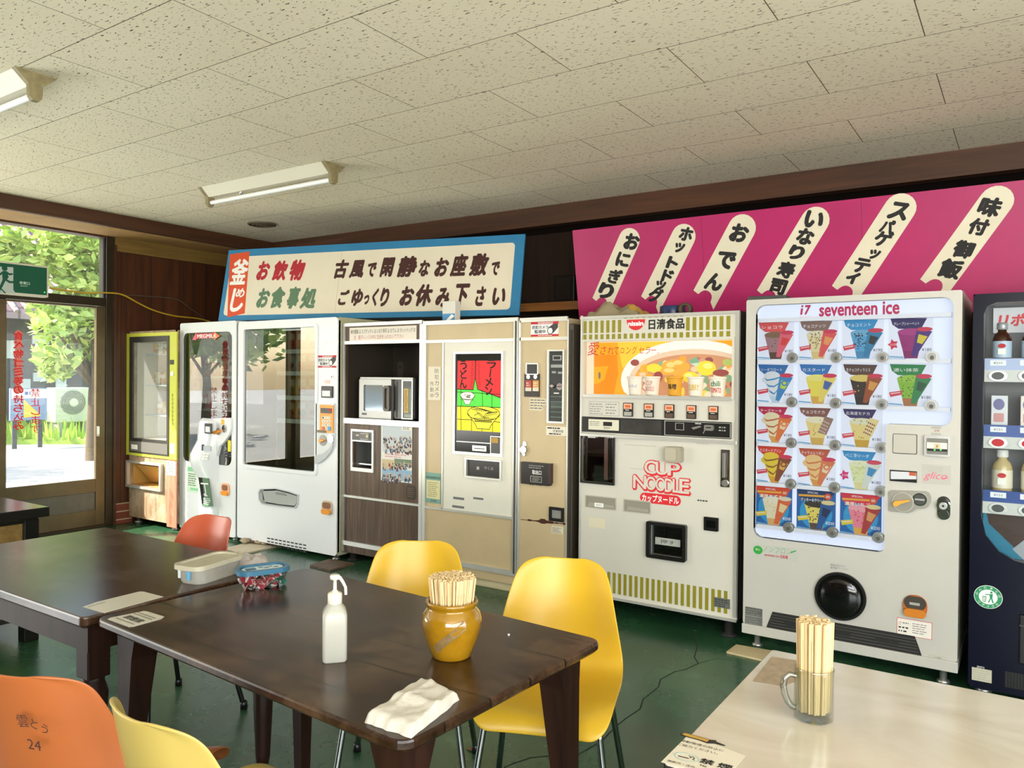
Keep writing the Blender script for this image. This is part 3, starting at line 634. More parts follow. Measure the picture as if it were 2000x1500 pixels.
for zz in (735, 800, 866):
    for k, px_ in enumerate((372, 388, 404, 420, 436)):
        if zz == 866 and k > 1: continue
        s0, z = pl.px(px_, zz); m = MB(); xx = s0 * 1.03 + .09; m.box(xx - .032, xx + .032, Y + .22, Y + .30, z + .001, z + .13, PK[(k + zz) % 4], .003)
        m.add([(xx - .032, Y + .22, z + .131), (xx + .032, Y + .22, z + .131), (xx + .032, Y + .30, z + .131), (xx - .032, Y + .30, z + .131), (xx - .03, Y + .258, z + .165), (xx + .03, Y + .258, z + .165), (xx + .03, Y + .262, z + .165), (xx - .03, Y + .262, z + .165)], [(0, 1, 5, 4), (1, 2, 6, 5), (2, 3, 7, 6), (3, 0, 4, 7), (4, 5, 6, 7)], PK[1])
        m.prism(front(Y + .2195), ell(xx, z + .07, .02, .03, 14), 0, .001, PK[1])
        tag(m.build('milk_carton'), 'small drink carton on a shelf behind the tinted window of the milk machine', 'carton', 'cartons in the milk machine')

# ---- wide white snack machine with the big window
Y = 4.12; pl = front(Y); x0 = pl.px(464, 830)[0]; x1 = pl.px(658, 850)[0]; z0 = .04; z1 = pl.px(560, 624)[1]
gr = rp(pl, 477, 641, 617, 914); tr = rp(pl, 508, 955, 581, 990)
tray = [pl.px(*q) for q in ((510, 956), (540, 955), (565, 961), (582, 967), (581, 984), (576, 991), (545, 987.5), (514, 983), (508, 976), (507, 962))]
t, pl = cabinet('food_vending_machine', 'wide white vending machine with large dark window and orange number keypad', Y, x0, x1, z0, z1, .70, WHITE, [rr(gr, .02), tray], [(gr, .5, M('dark_interior2', '33362f', .6)), (tr, .12, DARKG)], rad=.025, sidem=M('cream_side', 'b9b896', .45))
m = MB(); m.holed(pl, rr(rp(pl, 472, 635, 621, 921), .03), [rr(gr, .02)], 0, .012, WHITE); m.build('window_frame', t)
m = MB(); m.prism(pl, rr((gr[0] + .002, gr[1] + .002, gr[2] - .002, gr[3] - .002), .02), -.008, -.004, glass('tinted_glass', 'a9b4ac', .20)); m.build('window', t)
shz = [682, 726, 775, 822]
for zz in shz:
    z = pl.px(580, zz)[1]; m = MB(); m.box(gr[0] + .3, gr[2] - .01, Y + .10, Y + .5, z - .016, z, STEEL); m.box(gr[0] + .3, gr[2] - .01, Y + .09, Y + .10, z - .03, z + .004, M('price_rail', 'd9dcd8', .4)); m.build('shelf', t)
m = MB(); m.box(gr[0] + .28, gr[0] + .30, Y + .10, Y + .5, gr[1], gr[3], M('divider', '6b6450', .5)); m.build('divider', t)
m = MB(); m.prism(pl, [pl.px(*q) for q in ((512, 959), (540, 958), (564, 964), (579, 969), (578, 983), (574, 988), (545, 985), (516, 980))], -.012, -.004, M('clear_flap', 'c9cdcb', .15, .3)); m.fakelines(pl, (538, 963, 566, 968), 2, DARKG, -.0035, 2); m.build('outlet_flap', t)
m = MB(); o_ = ccw(tray); m.holed(pl, [(a * 1 + (a - sum(p[0] for p in o_) / len(o_)) * .05, b + (b - sum(p[1] for p in o_) / len(o_)) * .14) for a, b in o_], [tray], 0, .008, M('rim_grey', 'c4c9cc', .3)); m.build('outlet_rim', t)
warning_sticker(t, pl, (620.5, 694, 657, 718))
m = MB(); m.rpx(pl, (630, 754, 651, 777), 0, .014, BLACK, .006); m.rpx(pl, (633, 763, 648, 774), .014, .02, M('slot_white', 'dfe3e6', .3)); m.build('bill_slot', t)
m = MB(); m.prism(pl, ell(*pl.px(649, 736), .014), 0, .006, CHROME); m.prism(pl, ell(*pl.px(649, 736), .006), .006, .007, BLACK); m.tpx(pl, '1000', (634, 742, 645, 749), M('pink_print', 'e8a08a', .6)); m.build('lock', t)
cx_ = [(619, 788), (655, 788), (655.5, 856), (654, 870), (649, 882), (640, 894), (628, 903), (618.5, 906)]
m = MB(); m.prism(pl, [pl.px(*q) for q in cx_], 0, .012, M('panel_light_grey', 'd3d7d9', .35)); m.prism(pl, [pl.px(*q) for q in ((619, 889), (633, 886), (645, 877), (654, 864), (654, 870), (649, 882), (640, 894), (628, 903), (618.5, 906))], .012, .02, M('panel_mid_grey', 'b5babd', .35)); cp = m.build('control_panel', t)
P = pl.up(.012); m = MB(); m.rpx(P, (626, 791, 652, 845), 0, .008, ORANGE, .004); m.rpx(P, (628, 797, 650, 807), .008, .010, BLACK); m.rpx(P, (643, 799, 649, 803), .010, .011, REDINK)
for i, row in enumerate(('123', '456', '789', '×0')):
    for j, ch in enumerate(row):
        bx = (631 + j * 5.8, 813 + i * 7.0, 635.6 + j * 5.8, 818.4 + i * 7.0); m.rpx(P, bx, .008, .011, REDINK if ch == '×' else M('key_cream', 'f3ead6', .4), .002)
        m.tpx(P, ch, (bx[0] + 1.2, bx[1] + .8, bx[2] - 1.2, bx[3] - .8), CREDIT if ch == '×' else INK, off=.0118)
m.prism(P, ell(*P.px(645, 837), .018, .018), .008, .012, M('key_blue', '3f9ad0', .4)); m.rpx(P, (621, 840, 639, 845), .008, .010, M('bronze_label', '6b5a3c', .4)); m.build('keypad', cp)
m = MB(); c = P.px(631, 860); m.prism(P, ell(*c, .04, .042), 0, .006, GREY); m.prism(P, [P.px(*q) for q in ((626, 861), (629, 857), (640, 859), (629, 864))], .006, .026, ORANGE); m.build('coin_return_lever', cp)
m = MB(); c = P.px(647, 857); m.prism(P, ell(*c, .032, .034), 0, .01, CHROME); m.stroke(P, [P.px(647, 853.5), P.px(647, 861)], .005, .0105, BLACK); m.build('coin_slot', cp)
m = MB(); m.prism(pl, rr(rp(pl, 630.5, 978, 649.5, 1005), .03), 0, .012, M('cup_frame', 'c9b79c', .4)); m.prism(pl, rr(rp(pl, 632, 981, 648, 993), .02), .012, .014, M('cup_inside', '8a5a3a', .5)); m.prism(pl, rr(rp(pl, 631.5, 994, 648.5, 1004), .02), .012, .026, ORANGE); m.build('coin_return', t)
m = MB(); a = pl.px(522, 1049); b = pl.px(597, 1062)
for i in range(10):
    for j in range(3):
        s_ = a[0] + (b[0] - a[0]) * i / 9.6; tt = a[1] + (b[1] - a[1]) * 0 - j * .026
        m.face(pl, [(s_, tt - .013), (s_ + .035, tt - .013), (s_ + .035, tt - .003), (s_, tt - .003)], .0006, BLACK)
m.build('vent', t)
m = MB(); m.stroke(pl, [pl.px(632, 690), pl.px(632, 669), pl.px(652, 669)], .002, .0006, GREY); m.build('panel_seam', t)
m = MB(); m.rpx(pl, (541, 642, 578, 644.5), -.07, -.05, M('cabinet_lamp', 'ffffff', .4, emit=1.2)); m.build('interior_lamp', t)
feet(t, x0, x1, Y, .04)
cols = [('d96a4a', 'f2e2c0', 'c8352c'), ('e0b23c', 'f4efe0', '3f7f4a'), ('5d9a4c', 'f2ead8', 'd8762a'), ('c9c2b0', 'e9e3d3', '9a3b34'), ('e3a04a', 'f3d9a0', 'b83a30')]
cm = [[M('bag_%s' % c, c, .4) for c in r] for r in cols]
for zi, zz in enumerate(shz):
    for k in range(4):
        s0, z = pl.px(536 + k * 22, zz); snack(s0 * 1.035 + .10, Y + .26, z + .002, .155, .17, cm[(k * 2 + zi * 3) % 5], 'colourful snack bag on a shelf of the wide white machine', 'snacks in the wide white machine')
# ---- brown cabinet with the microwave niche
Y = 4.175; pl = front(Y); x0 = x1 + .003; x1 = pl.px(826, 850)[0] - .004; z0 = .07; z1 = pl.px(748, 629)[1]
WALNUT = wood('walnut_veneer', '3f2f22', '6a5340', axis='Z', scale=2.2, stretch=16, rough=.45)
NICHE = M('niche_dark_brown', '352e25', .55)
ni = rp(pl, 674, 671, 820.5, 822); wd = rp(pl, 690, 861, 728, 914)
t, pl = cabinet('microwave_cabinet', 'walnut veneer cabinet with open niche holding the microwave', Y, x0, x1, z0, z1, .62, WALNUT, [box4(ni), box4(wd)], [(ni, .50, NICHE), (wd, .12, M('recess_grey', '5d5f5c', .4))], cat='cabinet', sidem=M('cabinet_side', '6b6650', .5))
m = MB()
for bb in ((669.5, 633, 674, 1076), (820.5, 633, 826.5, 1076)): m.rpx(pl, bb, 0, .014, ALU)
r0 = (x0, 0, x1, 0)
for yy, hh in ((632, .012), (668, .012), (825, .02), (977, .008), (1072, .016)):
    z = pl.px(748, yy)[1]; m.box(x0, x1, Y - .016, Y, z - hh, z + hh, ALU)
m.build('trim_frame', t)
for px_ in (697, 778):
    m = MB(); s_ = front(Y + .48).px(px_, 760); m.box(s_[0] - .03, s_[0] + .03, Y + .50, Y + .53, ni[1], ni[3] - .12, M('rack_metal', '5a5247', .5, .4))
    for k in range(8): m.prism(front(Y + .499), ell(s_[0], ni[1] + .1 + k * .1, .006, .01, 8), 0, .001, BLACK)
    m.build('shelf_rail', t)
m = MB(); m.holed(pl, box4(rp(pl, 687, 839, 731, 921)), [box4(wd)], 0, .012, ALU); m.rpx(pl, (690, 843, 728, 860), .012, .014, BLACK); P = pl.up(.014); m.rpx(P, (703, 848, 722, 856), 0, .003, M('dark_plate', '33302a', .3)); m.stroke(P, [P.px(696, 850), P.px(701, 850)], .01, .002, M('gilt', 'cfc09a', .4)); m.prism(P, ell(*P.px(718, 852), .012), .003, .006, M('gilt', 'cfc09a', .4)); m.stroke(P, [P.px(704, 847), P.px(720, 847)], .004, .002, M('gilt', 'cfc09a', .4)); m.fakelines(P, (704, 857, 720, 859), 1, CREDIT, .002)
m.rpx(pl, (690, 860, 728, 862.5), .012, .018, ALU); wdp = m.build('water_dispenser', t)
m = MB(); s_ = pl.px(722, 868); m.lathe((s_[0], Y + .04, s_[1] - .03), [(.010, 0), (.012, .03), (.012, .05), (0, .05)], CREDIT, 10); m.build('tap', wdp)
m = MB(); r = rp(pl, 690, 908, 728, 914); m.box(wd[0], wd[2], Y + .03, Y + .13, wd[1] + .02, wd[1] + .03, STEEL); m.build('drip_grid', wdp)
m = MB(); m.prism(pl, rr(rp(pl, 793, 948, 813, 976), .02), 0, .0008, M('brown_sticker', '3a2d22', .5)); m.fakelines(pl, (796, 952, 810, 972), 5, M('tan_print', '6b5a44', .6), .0012, 6); m.build('faded_sticker', t)
feet(t, x0, x1, Y, .07, .55, BLACKM, .035)
# header notice (paper strip)
m = MB(); m.rpx(pl, (683.5, 638, 814, 665), .002, .004, M('notice_paper', 'ebe3d6', .8)); P = pl.up(.0045)
m.tpx(P, '味付御飯 は スパゲッティ は いなり寿司 は おでん は ホットドッグ の', (685, 641.5, 811, 650.5), INK, bold=.01, shear=.15, off=0); m.tpx(P, '注　電子レンジの中に生卵を入れないで下さい', (691, 653.5, 788, 662), M('faded_red_ink', 'b8626c', .7), bold=.005, shear=.1, off=0)
tag(m.build('paper_notice'), 'long handwritten notice in black and red above the microwave', 'notice')
# group photo poster
m = MB(); pp = pl.up(.003); m.rpx(pp, (744.5, 830, 805, 941), 0, .002, M('poster_paper', 'e0dfd9', .6)); P = pl.up(.0056); rnd = random.Random(11)
m.rpx(P, (747, 832, 803, 884), 0, .0003, M('poster_sky', 'c3ccd2', .6)); m.rpx(P, (746, 897, 769, 915), 0, .0003, M('poster_tan', 'cbb992', .6)); m.rpx(P, (770, 897, 804, 912), 0, .0003, M('poster_green', '74866a', .6)); m.rpx(P, (746, 917, 804, 938), 0, .0003, M('poster_blue', '8fb3cf', .6))
pc = [M('crowd_%s' % c, c, .7) for c in ('2b2f3b', '4a5a78', '8a4a44', 'c9b7a2', '3d3a36', '6f7f92')]
for (a0, b0, a1, b1, n_) in ((749, 853, 803, 884, 120), (747, 903, 803, 914, 60), (747, 925, 803, 938, 80)):
    for i in range(n_):
        xx = rnd.uniform(a0, a1); yy = rnd.uniform(b0, b1); c = P.px(xx, yy); mt = rnd.choice(pc); hh = rnd.uniform(.012, .03)
        m.face(P, [(c[0] - .006, c[1] - hh), (c[0] + .006, c[1] - hh), (c[0] + .005, c[1]), (c[0] - .005, c[1])], .0006 + i * 2e-6, mt); m.face(P, ell(c[0], c[1] + .005, .004, .005, 6), .0007 + i * 2e-6, pc[3])
m.rpx(P, (785, 832, 804, 841), .0004, .0008, WHITEP); m.fakelines(P, (787, 833, 802, 840), 3, INKG, .0012); m.fakelines(P, (752, 886, 798, 895), 2, M('pink_print2', 'd8a0a0', .7), .0008, 8)
tag(m.build('poster'), 'faded sheet of crowd photographs taped below the microwave', 'poster')
# microwave in the niche
Ym = Y + .075; pm = front(Ym); a = pm.rect(705, 738, 808, 819); zb = ni[1] + .02
t = thing('microwave_oven', ((a[0] + a[2]) / 2, Ym + .18, ni[1]), 'stainless microwave oven standing in the niche of the walnut cabinet', 'microwave')
STEELM = M('microwave_steel', '9a9a98', .38, .6, vary=.06)
m = MB(); m.box(a[0], a[2] + .01, Ym + .004, Ym + .36, zb, a[3], M('microwave_case', '3a3a38', .4, .3), .004); m.rpx(pm, (705, 737, 808, 741), -.004, .008, STEELM); m.build('case', t)
m = MB(); m.holed(pm, rr(pm.rect(705.5, 741, 768, 819), .006), [rr(pm.rect(714, 752, 752, 803), .01)], -.002, .022, STEELM)
m.prism(pm, rr(pm.rect(713, 751, 753, 804), .01), .004, .012, M('oven_window', '5f6c76', .08, .5)); dd = m.build('door', t)
m = MB(); hr = pm.rect(757, 753, 769, 803); m.holed(pm, rr(hr, .02), [rr((hr[0] + .014, hr[1] + .02, hr[2] - .01, hr[3] - .02), .012)], .022, .05, M('dark_handle', '4a423c', .4)); m.prism(pm, rr((hr[0] + .014, hr[1] + .02, hr[2] - .01, hr[3] - .02), .012), .022, .026, M('handle_recess', 'b5b2ac', .4)); m.build('door_handle', dd)
m = MB(); m.rpx(pm, (711, 806, 720, 810), .022, .0235, BLACK); m.build('brand_plate', dd)
m = MB(); m.rpx(pm, (771, 743, 786, 818), 0, .004, BLACK); m.rpx(pm, (773, 745, 777, 816), .004, .007, DARKG); m.build('door_gap_panel', t)
m = MB(); m.holed(pm, box4(pm.rect(786, 742, 807.5, 819)), [box4(pm.rect(788.5, 744, 805.5, 817))], 0, .01, ALU); m.rpx(pm, (788.5, 744, 805.5, 817), 0, .006, M('control_dark', '24302c', .3)); P = pm.up(.006); m.rpx(P, (789, 759, 798, 806), 0, .002, M('menu_yellow', 'c9ab5e', .5)); m.fakelines(P, (790, 762, 797, 803), 12, M('brown_print', '6b4a2a', .6), .0026, 5); m.rpx(P, (789, 746, 804, 756), 0, .002, BLACK)
for i in range(11): m.prism(P, ell(*P.px(802, 762 + i * 4), .007, .007, 10), 0, .004, M('key_green', '88a090', .4))
m.rpx(P, (790, 809, 804, 815), 0, .003, M('open_button', '8f9a86', .4)); m.build('control_panel', t)
for sx in (a[0] + .04, a[2] - .04):
    for sy in (Ym + .04, Ym + .32): MB().lathe((sx, sy, ni[1]), [(0, 0), (.014, 0), (.014, .021), (0, .021)], BLACK, 10).build('foot', t)

# ---- noodle machine with the backlit picture
x0 = pl.px(826, 850)[0] + .004; x1 = pl.px(1012, 850)[0]; z0 = .06; z1 = pl.px(920, 628)[1]
BEIGE = M('beige_laminate', 'c9b58f', .42, vary=.08, vscale=3); IVORY = M('ivory_panel', 'e2dfd2', .4, vary=.04)
t, pl = cabinet('noodle_vending_machine', 'beige and ivory noodle vending machine with a glowing red, green and yellow picture', Y, x0, x1, z0, z1, .60, BEIGE)
m = MB()
for bb in ((827, 630, 833, 1078), (1003.5, 627, 1012, 1120)): m.rpx(pl, bb, 0, .014, ALU)
m.rpx(pl, (1007, 627, 1009, 1120), .014, .02, DARKG)
for yy, hh in ((628, .014), (665.5, .010), (1110, .016)):
    z = pl.px(920, yy)[1] if yy < 1000 else pl.px(990, 1117)[1]; m.box(x0, x1, Y - .015, Y, z - hh, z + hh, ALU)
z = pl.px(866, 994)[1]; m.box(x0, x1, Y - .013, Y, z - .008, z + .008, ALU); s_ = pl.px(866.5, 800)[0]; m.box(s_ - .006, s_ + .006, Y - .013, Y, z, pl.px(866, 667)[1], ALU)
m.build('trim_frame', t)
pan = (pl.px(868, 830)[0], pl.px(936, 1003)[1], pl.px(1003.5, 830)[0], pl.px(936, 668)[1]); m = MB(); m.prism(pl, box4(pan), 0, .006, IVORY); dp = m.build('door_panel', t)
wr = rp(pl, 891.5, 691, 981, 884); m = MB(); m.holed(pl, box4(rp(pl, 887.5, 686.5, 985, 889)), [box4(wr)], .006, .018, ALU); m.build('window_frame', dp)
pw = rp(pl, 895, 704.5, 980.3, 842)
def EM(n, c, k=1.0): return M('lit_' + n, c, .5, emit=k)
m = MB(); m.prism(pl, box4(wr), .006, .010, M('black_glass', '0a0a0a', .15, spec=.2)); P = pl.up(.0102)
W_, H_ = pw[2] - pw[0], pw[3] - pw[1]
def U(u, v): return (pw[0] + u * W_, pw[1] + (1 - v) * H_)      # picture coordinates, v down
def UPL(l): return [U(*q) for q in l]
m.face(P, UPL([(0, 0), (1, 0), (1, .66), (0, .66)]), 0, EM('green', '52e83c', .95)); m.face(P, UPL([(0, .655), (1, .655), (1, 1), (0, 1)]), .0002, EM('yellow', 'f6e018', .95))
m.face(P, UPL([(0, 0), (.44, 0), (.415, .24), (.37, .41), (0, .405)]), .0003, EM('red', 'f0141a', .9)); m.face(P, UPL([(.42, 0), (1, 0), (1, .515), (.47, .405), (.43, .25)]), .0003, EM('red', 'f0141a', .9))
K = lambda pts, w_=.0045: m.stroke(P, UPL(pts), w_, .0006, INK)
DKR = M('dark_red_print', '5a0d10', .6)
for q, w_ in (([(0, .41), (.37, .415)], .006), ([(.47, .405), (1, .52)], .006), ([(0, .655), (1, .655)], .005), ([(0, .45), (1, .47)], .004), ([(.08, .41), (.10, .655)], .004), ([(.58, .42), (.59, .655)], .004), ([(.80, .47), (.80, .655)], .004), ([(.08, .655), (.10, 1)], .004), ([(.34, .655), (.34, 1)], .004), ([(.58, .9), (.58, 1)], .004), ([(.82, .8), (.82, 1)], .004), ([(0, .845), (.36, .845)], .004), ([(.78, .85), (1, .86)], .004), ([(.37, .415), (.42, .24), (.47, .405)], .005), ([(.42, 0), (.42, .24)], .007)): K(q, w_)
for k in range(6):
    for sx in (-1, 1):
        u0 = .42 + sx * (.035 + .004 * k); v0 = .02 + k * .062
        m.stroke(P, UPL([(u0, v0), (u0 + sx * .05, v0), (u0 + sx * .05, v0 + .04), (u0 + sx * .02, v0 + .04), (u0 + sx * .02, v0 + .02)]), .0024, .0007, DKR)
for i, ch in enumerate('うどん'): m.text(P, ch, U(.14, .06 + i * .135), INK, h=.062, w=.058, off=.0009, bold=.03, shear=-.2)
for i, ch in enumerate('ラーメン'): m.text(P, ch, U(.78 - .02 * i, .05 + i * .125), INK, h=.058 if ch != 'ー' else .010, w=(.075 - .006 * i) if ch != 'ー' else .055, off=.0009, bold=.03, shear=-.2, rot=(PI / 2 - .15 if ch == 'ー' else 0))
LC = EM('cream', 'fbf6dc', .9)
def bowl(u, v, a, b, lowr, depth, col, kw):
    n = 20; top = [(u + a * math.cos(2 * PI * i / n), v + b * math.sin(2 * PI * i / n)) for i in range(n)]
    body = [(u - a, v), (u + a, v), (u + lowr * 1.25, v + depth * .75), (u + lowr, v + depth), (u - lowr, v + depth), (u - lowr * 1.25, v + depth * .75)]
    m.face(P, UPL(body), .0009, col); m.face(P, UPL(top), .0010, col); K2 = lambda p: m.stroke(P, UPL(p), kw, .0012, INK)
    K2(top + [top[0]]); K2([body[0], body[5], body[4], body[3], body[2], body[1]])
    return K2
k2 = bowl(.24, .50, .17, .055, .055, .125, LC, .0032); k2([(.16, .50), (.20, .47)]); k2([(.19, .51), (.24, .48)]); m.stroke(P, UPL([(.22, .52), (.30, .52)]), .008, .0014, INK); m.stroke(P, UPL([(.24, .50), (.31, .495)]), .006, .0014, INK); k2([(.09, .56), (.39, .56)])
k2 = bowl(.61, .745, .37, .10, .14, .22, EM('yellow2', 'f8e838', .95), .004)
for i in range(7):
    a_ = -.26 + i * .05; k2([(.61 + a_, .70 + .004 * i), (.61 + a_ * .6 + .02, .67 + .006 * i), (.61 + a_ + .14, .665 + .008 * i)])
    k2([(.62 + i * .045, .80 - .008 * i), (.66 + i * .04, .75 - .006 * i), (.74 + i * .032, .72)])
k2([(.40, .78), (.52, .74), (.66, .82)]); k2([(.45, .72), (.58, .80), (.74, .80)])
k2([(.36, .82), (.86, .82)]); k2([(.42, .865), (.80, .865)])
for i in range(9): k2([(.42 + i * .044, .83), (.42 + i * .044, .855), (.44 + i * .044, .855), (.44 + i * .044, .84)])
m.build('lit_picture', dp)
P = pl.up(.0102); m = MB(); m.rpx(P, (891.5, 864, 980.5, 865.5), 0, .001, ALU); m.rpx(P, (923.5, 870.5, 950.5, 881), 0, .006, ALU); m.rpx(P, (927, 875, 947.5, 877), .006, .0065, BLACK); m.rpx(P, (958.5, 852, 978.5, 887), 0, .006, ALU); m.rpx(P, (960, 853.5, 977.5, 885.5), .006, .008, BLACK); m.rpx(P, (961.5, 855, 974.5, 865), .008, .010, M('brass_label', 'b8913a', .5)); m.build('coin_mechanism', dp)
yb = rp(pl, 915.5, 899, 980.5, 931.5); m = MB(); m.holed(pl, box4(rp(pl, 912.5, 896, 983.5, 935)), [box4(yb)], .006, .03, ALU); m.prism(pl, box4(yb), .006, .012, BLACK); m.tpx(pl, 'やくみ', (948, 911, 966, 918), M('pale_print', 'a8a8a2', .6), off=.0128); m.rpx(pl, (933, 911, 938, 917), .012, .0128, M('pale_print', 'a8a8a2', .6)); m.build('seasoning_hatch', dp)
m = MB()
for bb in ((886.5, 971, 907.5, 975.5), (925.5, 971.5, 945, 975.5), (884.5, 987.5, 907.5, 992)): m.rpx(pl, bb, .006, .0075, M('plate_grey', '6d6f70', .4))
m.build('name_plate', dp)
P = pl.up(.0015)
m = MB(); m.rpx(P, (836.5, 716, 861, 781.5), 0, .002, M('notice_paper2', 'e8dfca', .8)); Q = pl.up(.0038)
for i, ch in enumerate('防犯カメラ'): m.tpx(Q, ch, (849, 720 + i * 11.8, 857, 729 + i * 11.8), INKG, off=0, res=2)
for i, ch in enumerate('作動中'): m.tpx(Q, ch, (840, 745 + i * 11.5, 847, 754 + i * 11.5), INKG, off=0, res=2)
tag(m.build('paper_notice'), 'narrow vertical handwritten notice taped to the beige strip', 'notice')
m = MB(); m.rpx(P, (831.5, 923.5, 861, 982.5), 0, .002, M('certificate_teal', '7fa79a', .6)); m.rpx(Q, (833, 938, 859.5, 974), 0, .0004, M('certificate_cream', 'd9d3a2', .6)); m.tpx(Q, '自動販売機営業許可済証', (832.5, 930.5, 860, 935.5), INK, off=.0006, res=1); m.fakelines(Q, (836, 941, 857, 971), 8, M('certificate_print', 'a39c74', .7), .0008, 4); m.tpx(Q, '協会', (841, 976, 853, 980), INK, off=.0006, res=1)
tag(m.build('certificate'), 'small teal and cream certificate on the lower beige strip', 'certificate')

# ---- narrow beige machine
x0 = pl.px(1012, 850)[0] + .012; x1 = pl.px(1108, 850)[0]; z1 = pl.px(1064, 623)[1]
t, pl = cabinet('narrow_vending_machine', 'narrow beige vending machine with rust streak and tall black coin strip', Y, x0, x1, .06, z1, .60, BEIGE)
m = MB()
for bb in ((1013, 627, 1017, 1140), (1102.5 + 5, 624, 1110.5, 1150)): m.rpx(pl, bb, 0, .012, ALU)
for yy, hh in ((624, .014), (661.5, .010)): z = pl.px(1064, yy)[1]; m.box(x0, x1, Y - .012, Y, z - hh, z + hh, ALU)
m.build('trim_frame', t)
warning_sticker(t, pl, (1037, 628, 1091, 657))
m = MB(); r = rp(pl, 1074, 686, 1100.5, 823); m.holed(pl, box4(rp(pl, 1070.5, 683, 1104, 826.5)), [box4(r)], 0, .016, ALU); m.prism(pl, box4(r), 0, .006, M('coin_strip_black', '1d2422', .35)); P = pl.up(.006)
m.rpx(P, (1080, 694, 1097, 704), 0, .004, GREY); m.rpx(P, (1082, 696, 1095, 702), .004, .005, BLACK); m.rpx(P, (1076, 712, 1099, 718), 0, .002, M('strip_grey', '9aa09c', .5))
for bb in ((1078, 725, 1086, 729), (1090, 726, 1098, 730)): m.rpx(P, bb, 0, .002, M('strip_grey', '9aa09c', .5))
c = P.px(1081, 754); m.prism(P, [P.px(*q) for q in ((1074, 753), (1080, 751), (1085, 754), (1080, 758))], 0, .012, CHROME); c = P.px(1094, 755); m.prism(P, ell(*c, .022), 0, .008, CHROME); m.stroke(P, [P.px(1090, 755), P.px(1098, 755)], .005, .0085, BLACK)
m.rpx(P, (1082, 767, 1092, 769), 0, .002, ALU)
for i in range(5): m.rpx(P, (1075, 774 + i * 10, 1099, 775.4 + i * 10), 0, .003, M('strip_green', '5d7364', .4))
m.rpx(P, (1076, 785, 1098, 798), 0, .002, M('strip_glass', '3c4a44', .15)); m.build('coin_panel', t)
m = MB(); m.holed(pl, rr(rp(pl, 1028.5, 709, 1053, 732), .006), [box4(rp(pl, 1030.5, 711.5, 1051, 730))], 0, .012, ALU); m.rpx(pl, (1030.5, 711.5, 1051, 730), 0, .004, BLACK); m.rpx(pl, (1025.5, 730, 1054.5, 775), 0, .010, M('dark_brown_panel', '2d2320', .4)); P = pl.up(.010)
for k, (xa, c) in enumerate(((1027, 'b8402f'), (1041, 'd59a4a'))): m.rpx(P, (xa, 743, xa + 11.5, 764), 0, .004, M('select_' + c, c, .4)); m.rpx(P, (xa, 757, xa + 11.5, 764), .004, .006, M('pale_tag', 'dcd6c2', .5)); m.prism(P, ell(*P.px(xa + 5.5, 736), .014), 0, .006, STEEL); m.fakelines(P, (xa + 2, 746, xa + 9, 755), 2, CREDIT, .0046, k)
m.build('selection_panel', t)
m = MB(); c = pl.px(1025, 874); m.prism(pl, rr((c[0] - .012, c[1] - .03, c[0] + .016, c[1] + .04), .012), 0, .008, STEEL); m.prism(pl, ell(*pl.px(1025, 878), .024), .008, .022, STEEL); m.prism(pl, ell(*pl.px(1025, 887), .012), 0, .014, STEEL); m.build('lock', t)
m = MB(); m.rpx(pl, (1022.5, 903, 1078, 946), 0, .03, M('outlet_black', '1b1716', .35), .004); m.rpx(pl, (1076, 905, 1080.5, 944), 0, .035, M('outlet_brown', '3a2622', .4)); P = pl.up(.030); m.tpx(P, '取出口', (1039.5, 918.5, 1057.5, 927), CREDIT, bold=.02); m.fakelines(P, (1033, 908, 1064, 916), 2, M('tiny_grey', '8f8b86', .7), .001, 4); m.holed(P, box4(rp(P, 1036, 930, 1058, 942)), [box4(rp(P, 1037, 931, 1057, 941))], 0, .0008, GREY); m.fakelines(P, (1040, 932, 1055, 940), 3, GREY, .001, 7); m.build('outlet_door', t)
RUST = M('rust', '4a2618', .9, vary=.4, vscale=60)
def rust(bb, n, seed, amp):
    r = random.Random(seed); x0_, y0_, x1_, y1_ = bb; top = []; bot = []
    for i in range(n + 1):
        u = i / n; x = x0_ + (x1_ - x0_) * u; y = y0_ + (y1_ - y0_) * u; k = amp * (.25 + r.random() ** 2 + (1.6 * math.exp(-((u - .5) / .13) ** 2)))
        top.append(pl.px(x, y - k * .8)); bot.append(pl.px(x, y + k * .5))
    mm = MB()
    for i in range(n): mm.face(pl, [bot[i], bot[i + 1], top[i + 1], top[i]], .0012, RUST)
    mm.build('rust_streak', t)
rust((1017, 1014.5, 1106, 1024), 34, 4, 3.0); rust((1034, 946.5, 1079, 947.5), 18, 9, 1.6)
m = MB(); r = rp(pl, 1074.5, 990.5, 1102, 1018); m.holed(pl, box4(r), [box4(rp(pl, 1079, 996, 1098, 1012))], 0, .016, BLACK); m.rpx(pl, (1079, 996, 1098, 1012), 0, .006, M('clear_grey', '8f918c', .2)); m.build('coin_return', t)
m = MB(); P = pl.up(.001); m.prism(P, [P.px(*q) for q in ((1034, 777), (1070.5, 778.5), (1070.5, 790), (1058, 792), (1062, 799), (1058, 803), (1034, 801))], 0, .0015, M('notice_paper3', 'ddd2b8', .8)); m.fakelines(pl, (1036, 779, 1068, 800), 4, INKG, .0032, 3, .35); tag(m.build('paper_notice'), 'torn handwritten slip below the selection buttons of the narrow beige machine', 'notice')
m = MB(); m.rpx(P, (1067, 833, 1106, 850.5), 0, .0015, M('notice_paper4', 'e6e0cf', .8)); Q = pl.up(.003); m.fakelines(Q, (1069, 834.5, 1104, 838.5), 1, INK, .0002, 2, .6); m.tpx(Q, '営業時間', (1080, 839.5, 1100, 845), INK, off=.0002, res=1, bold=.01); m.fakelines(Q, (1072, 846, 1104, 849.5), 1, INK, .0002, 6, .6); tag(m.build('paper_notice'), 'small printed card under the black coin strip of the narrow beige machine', 'notice')
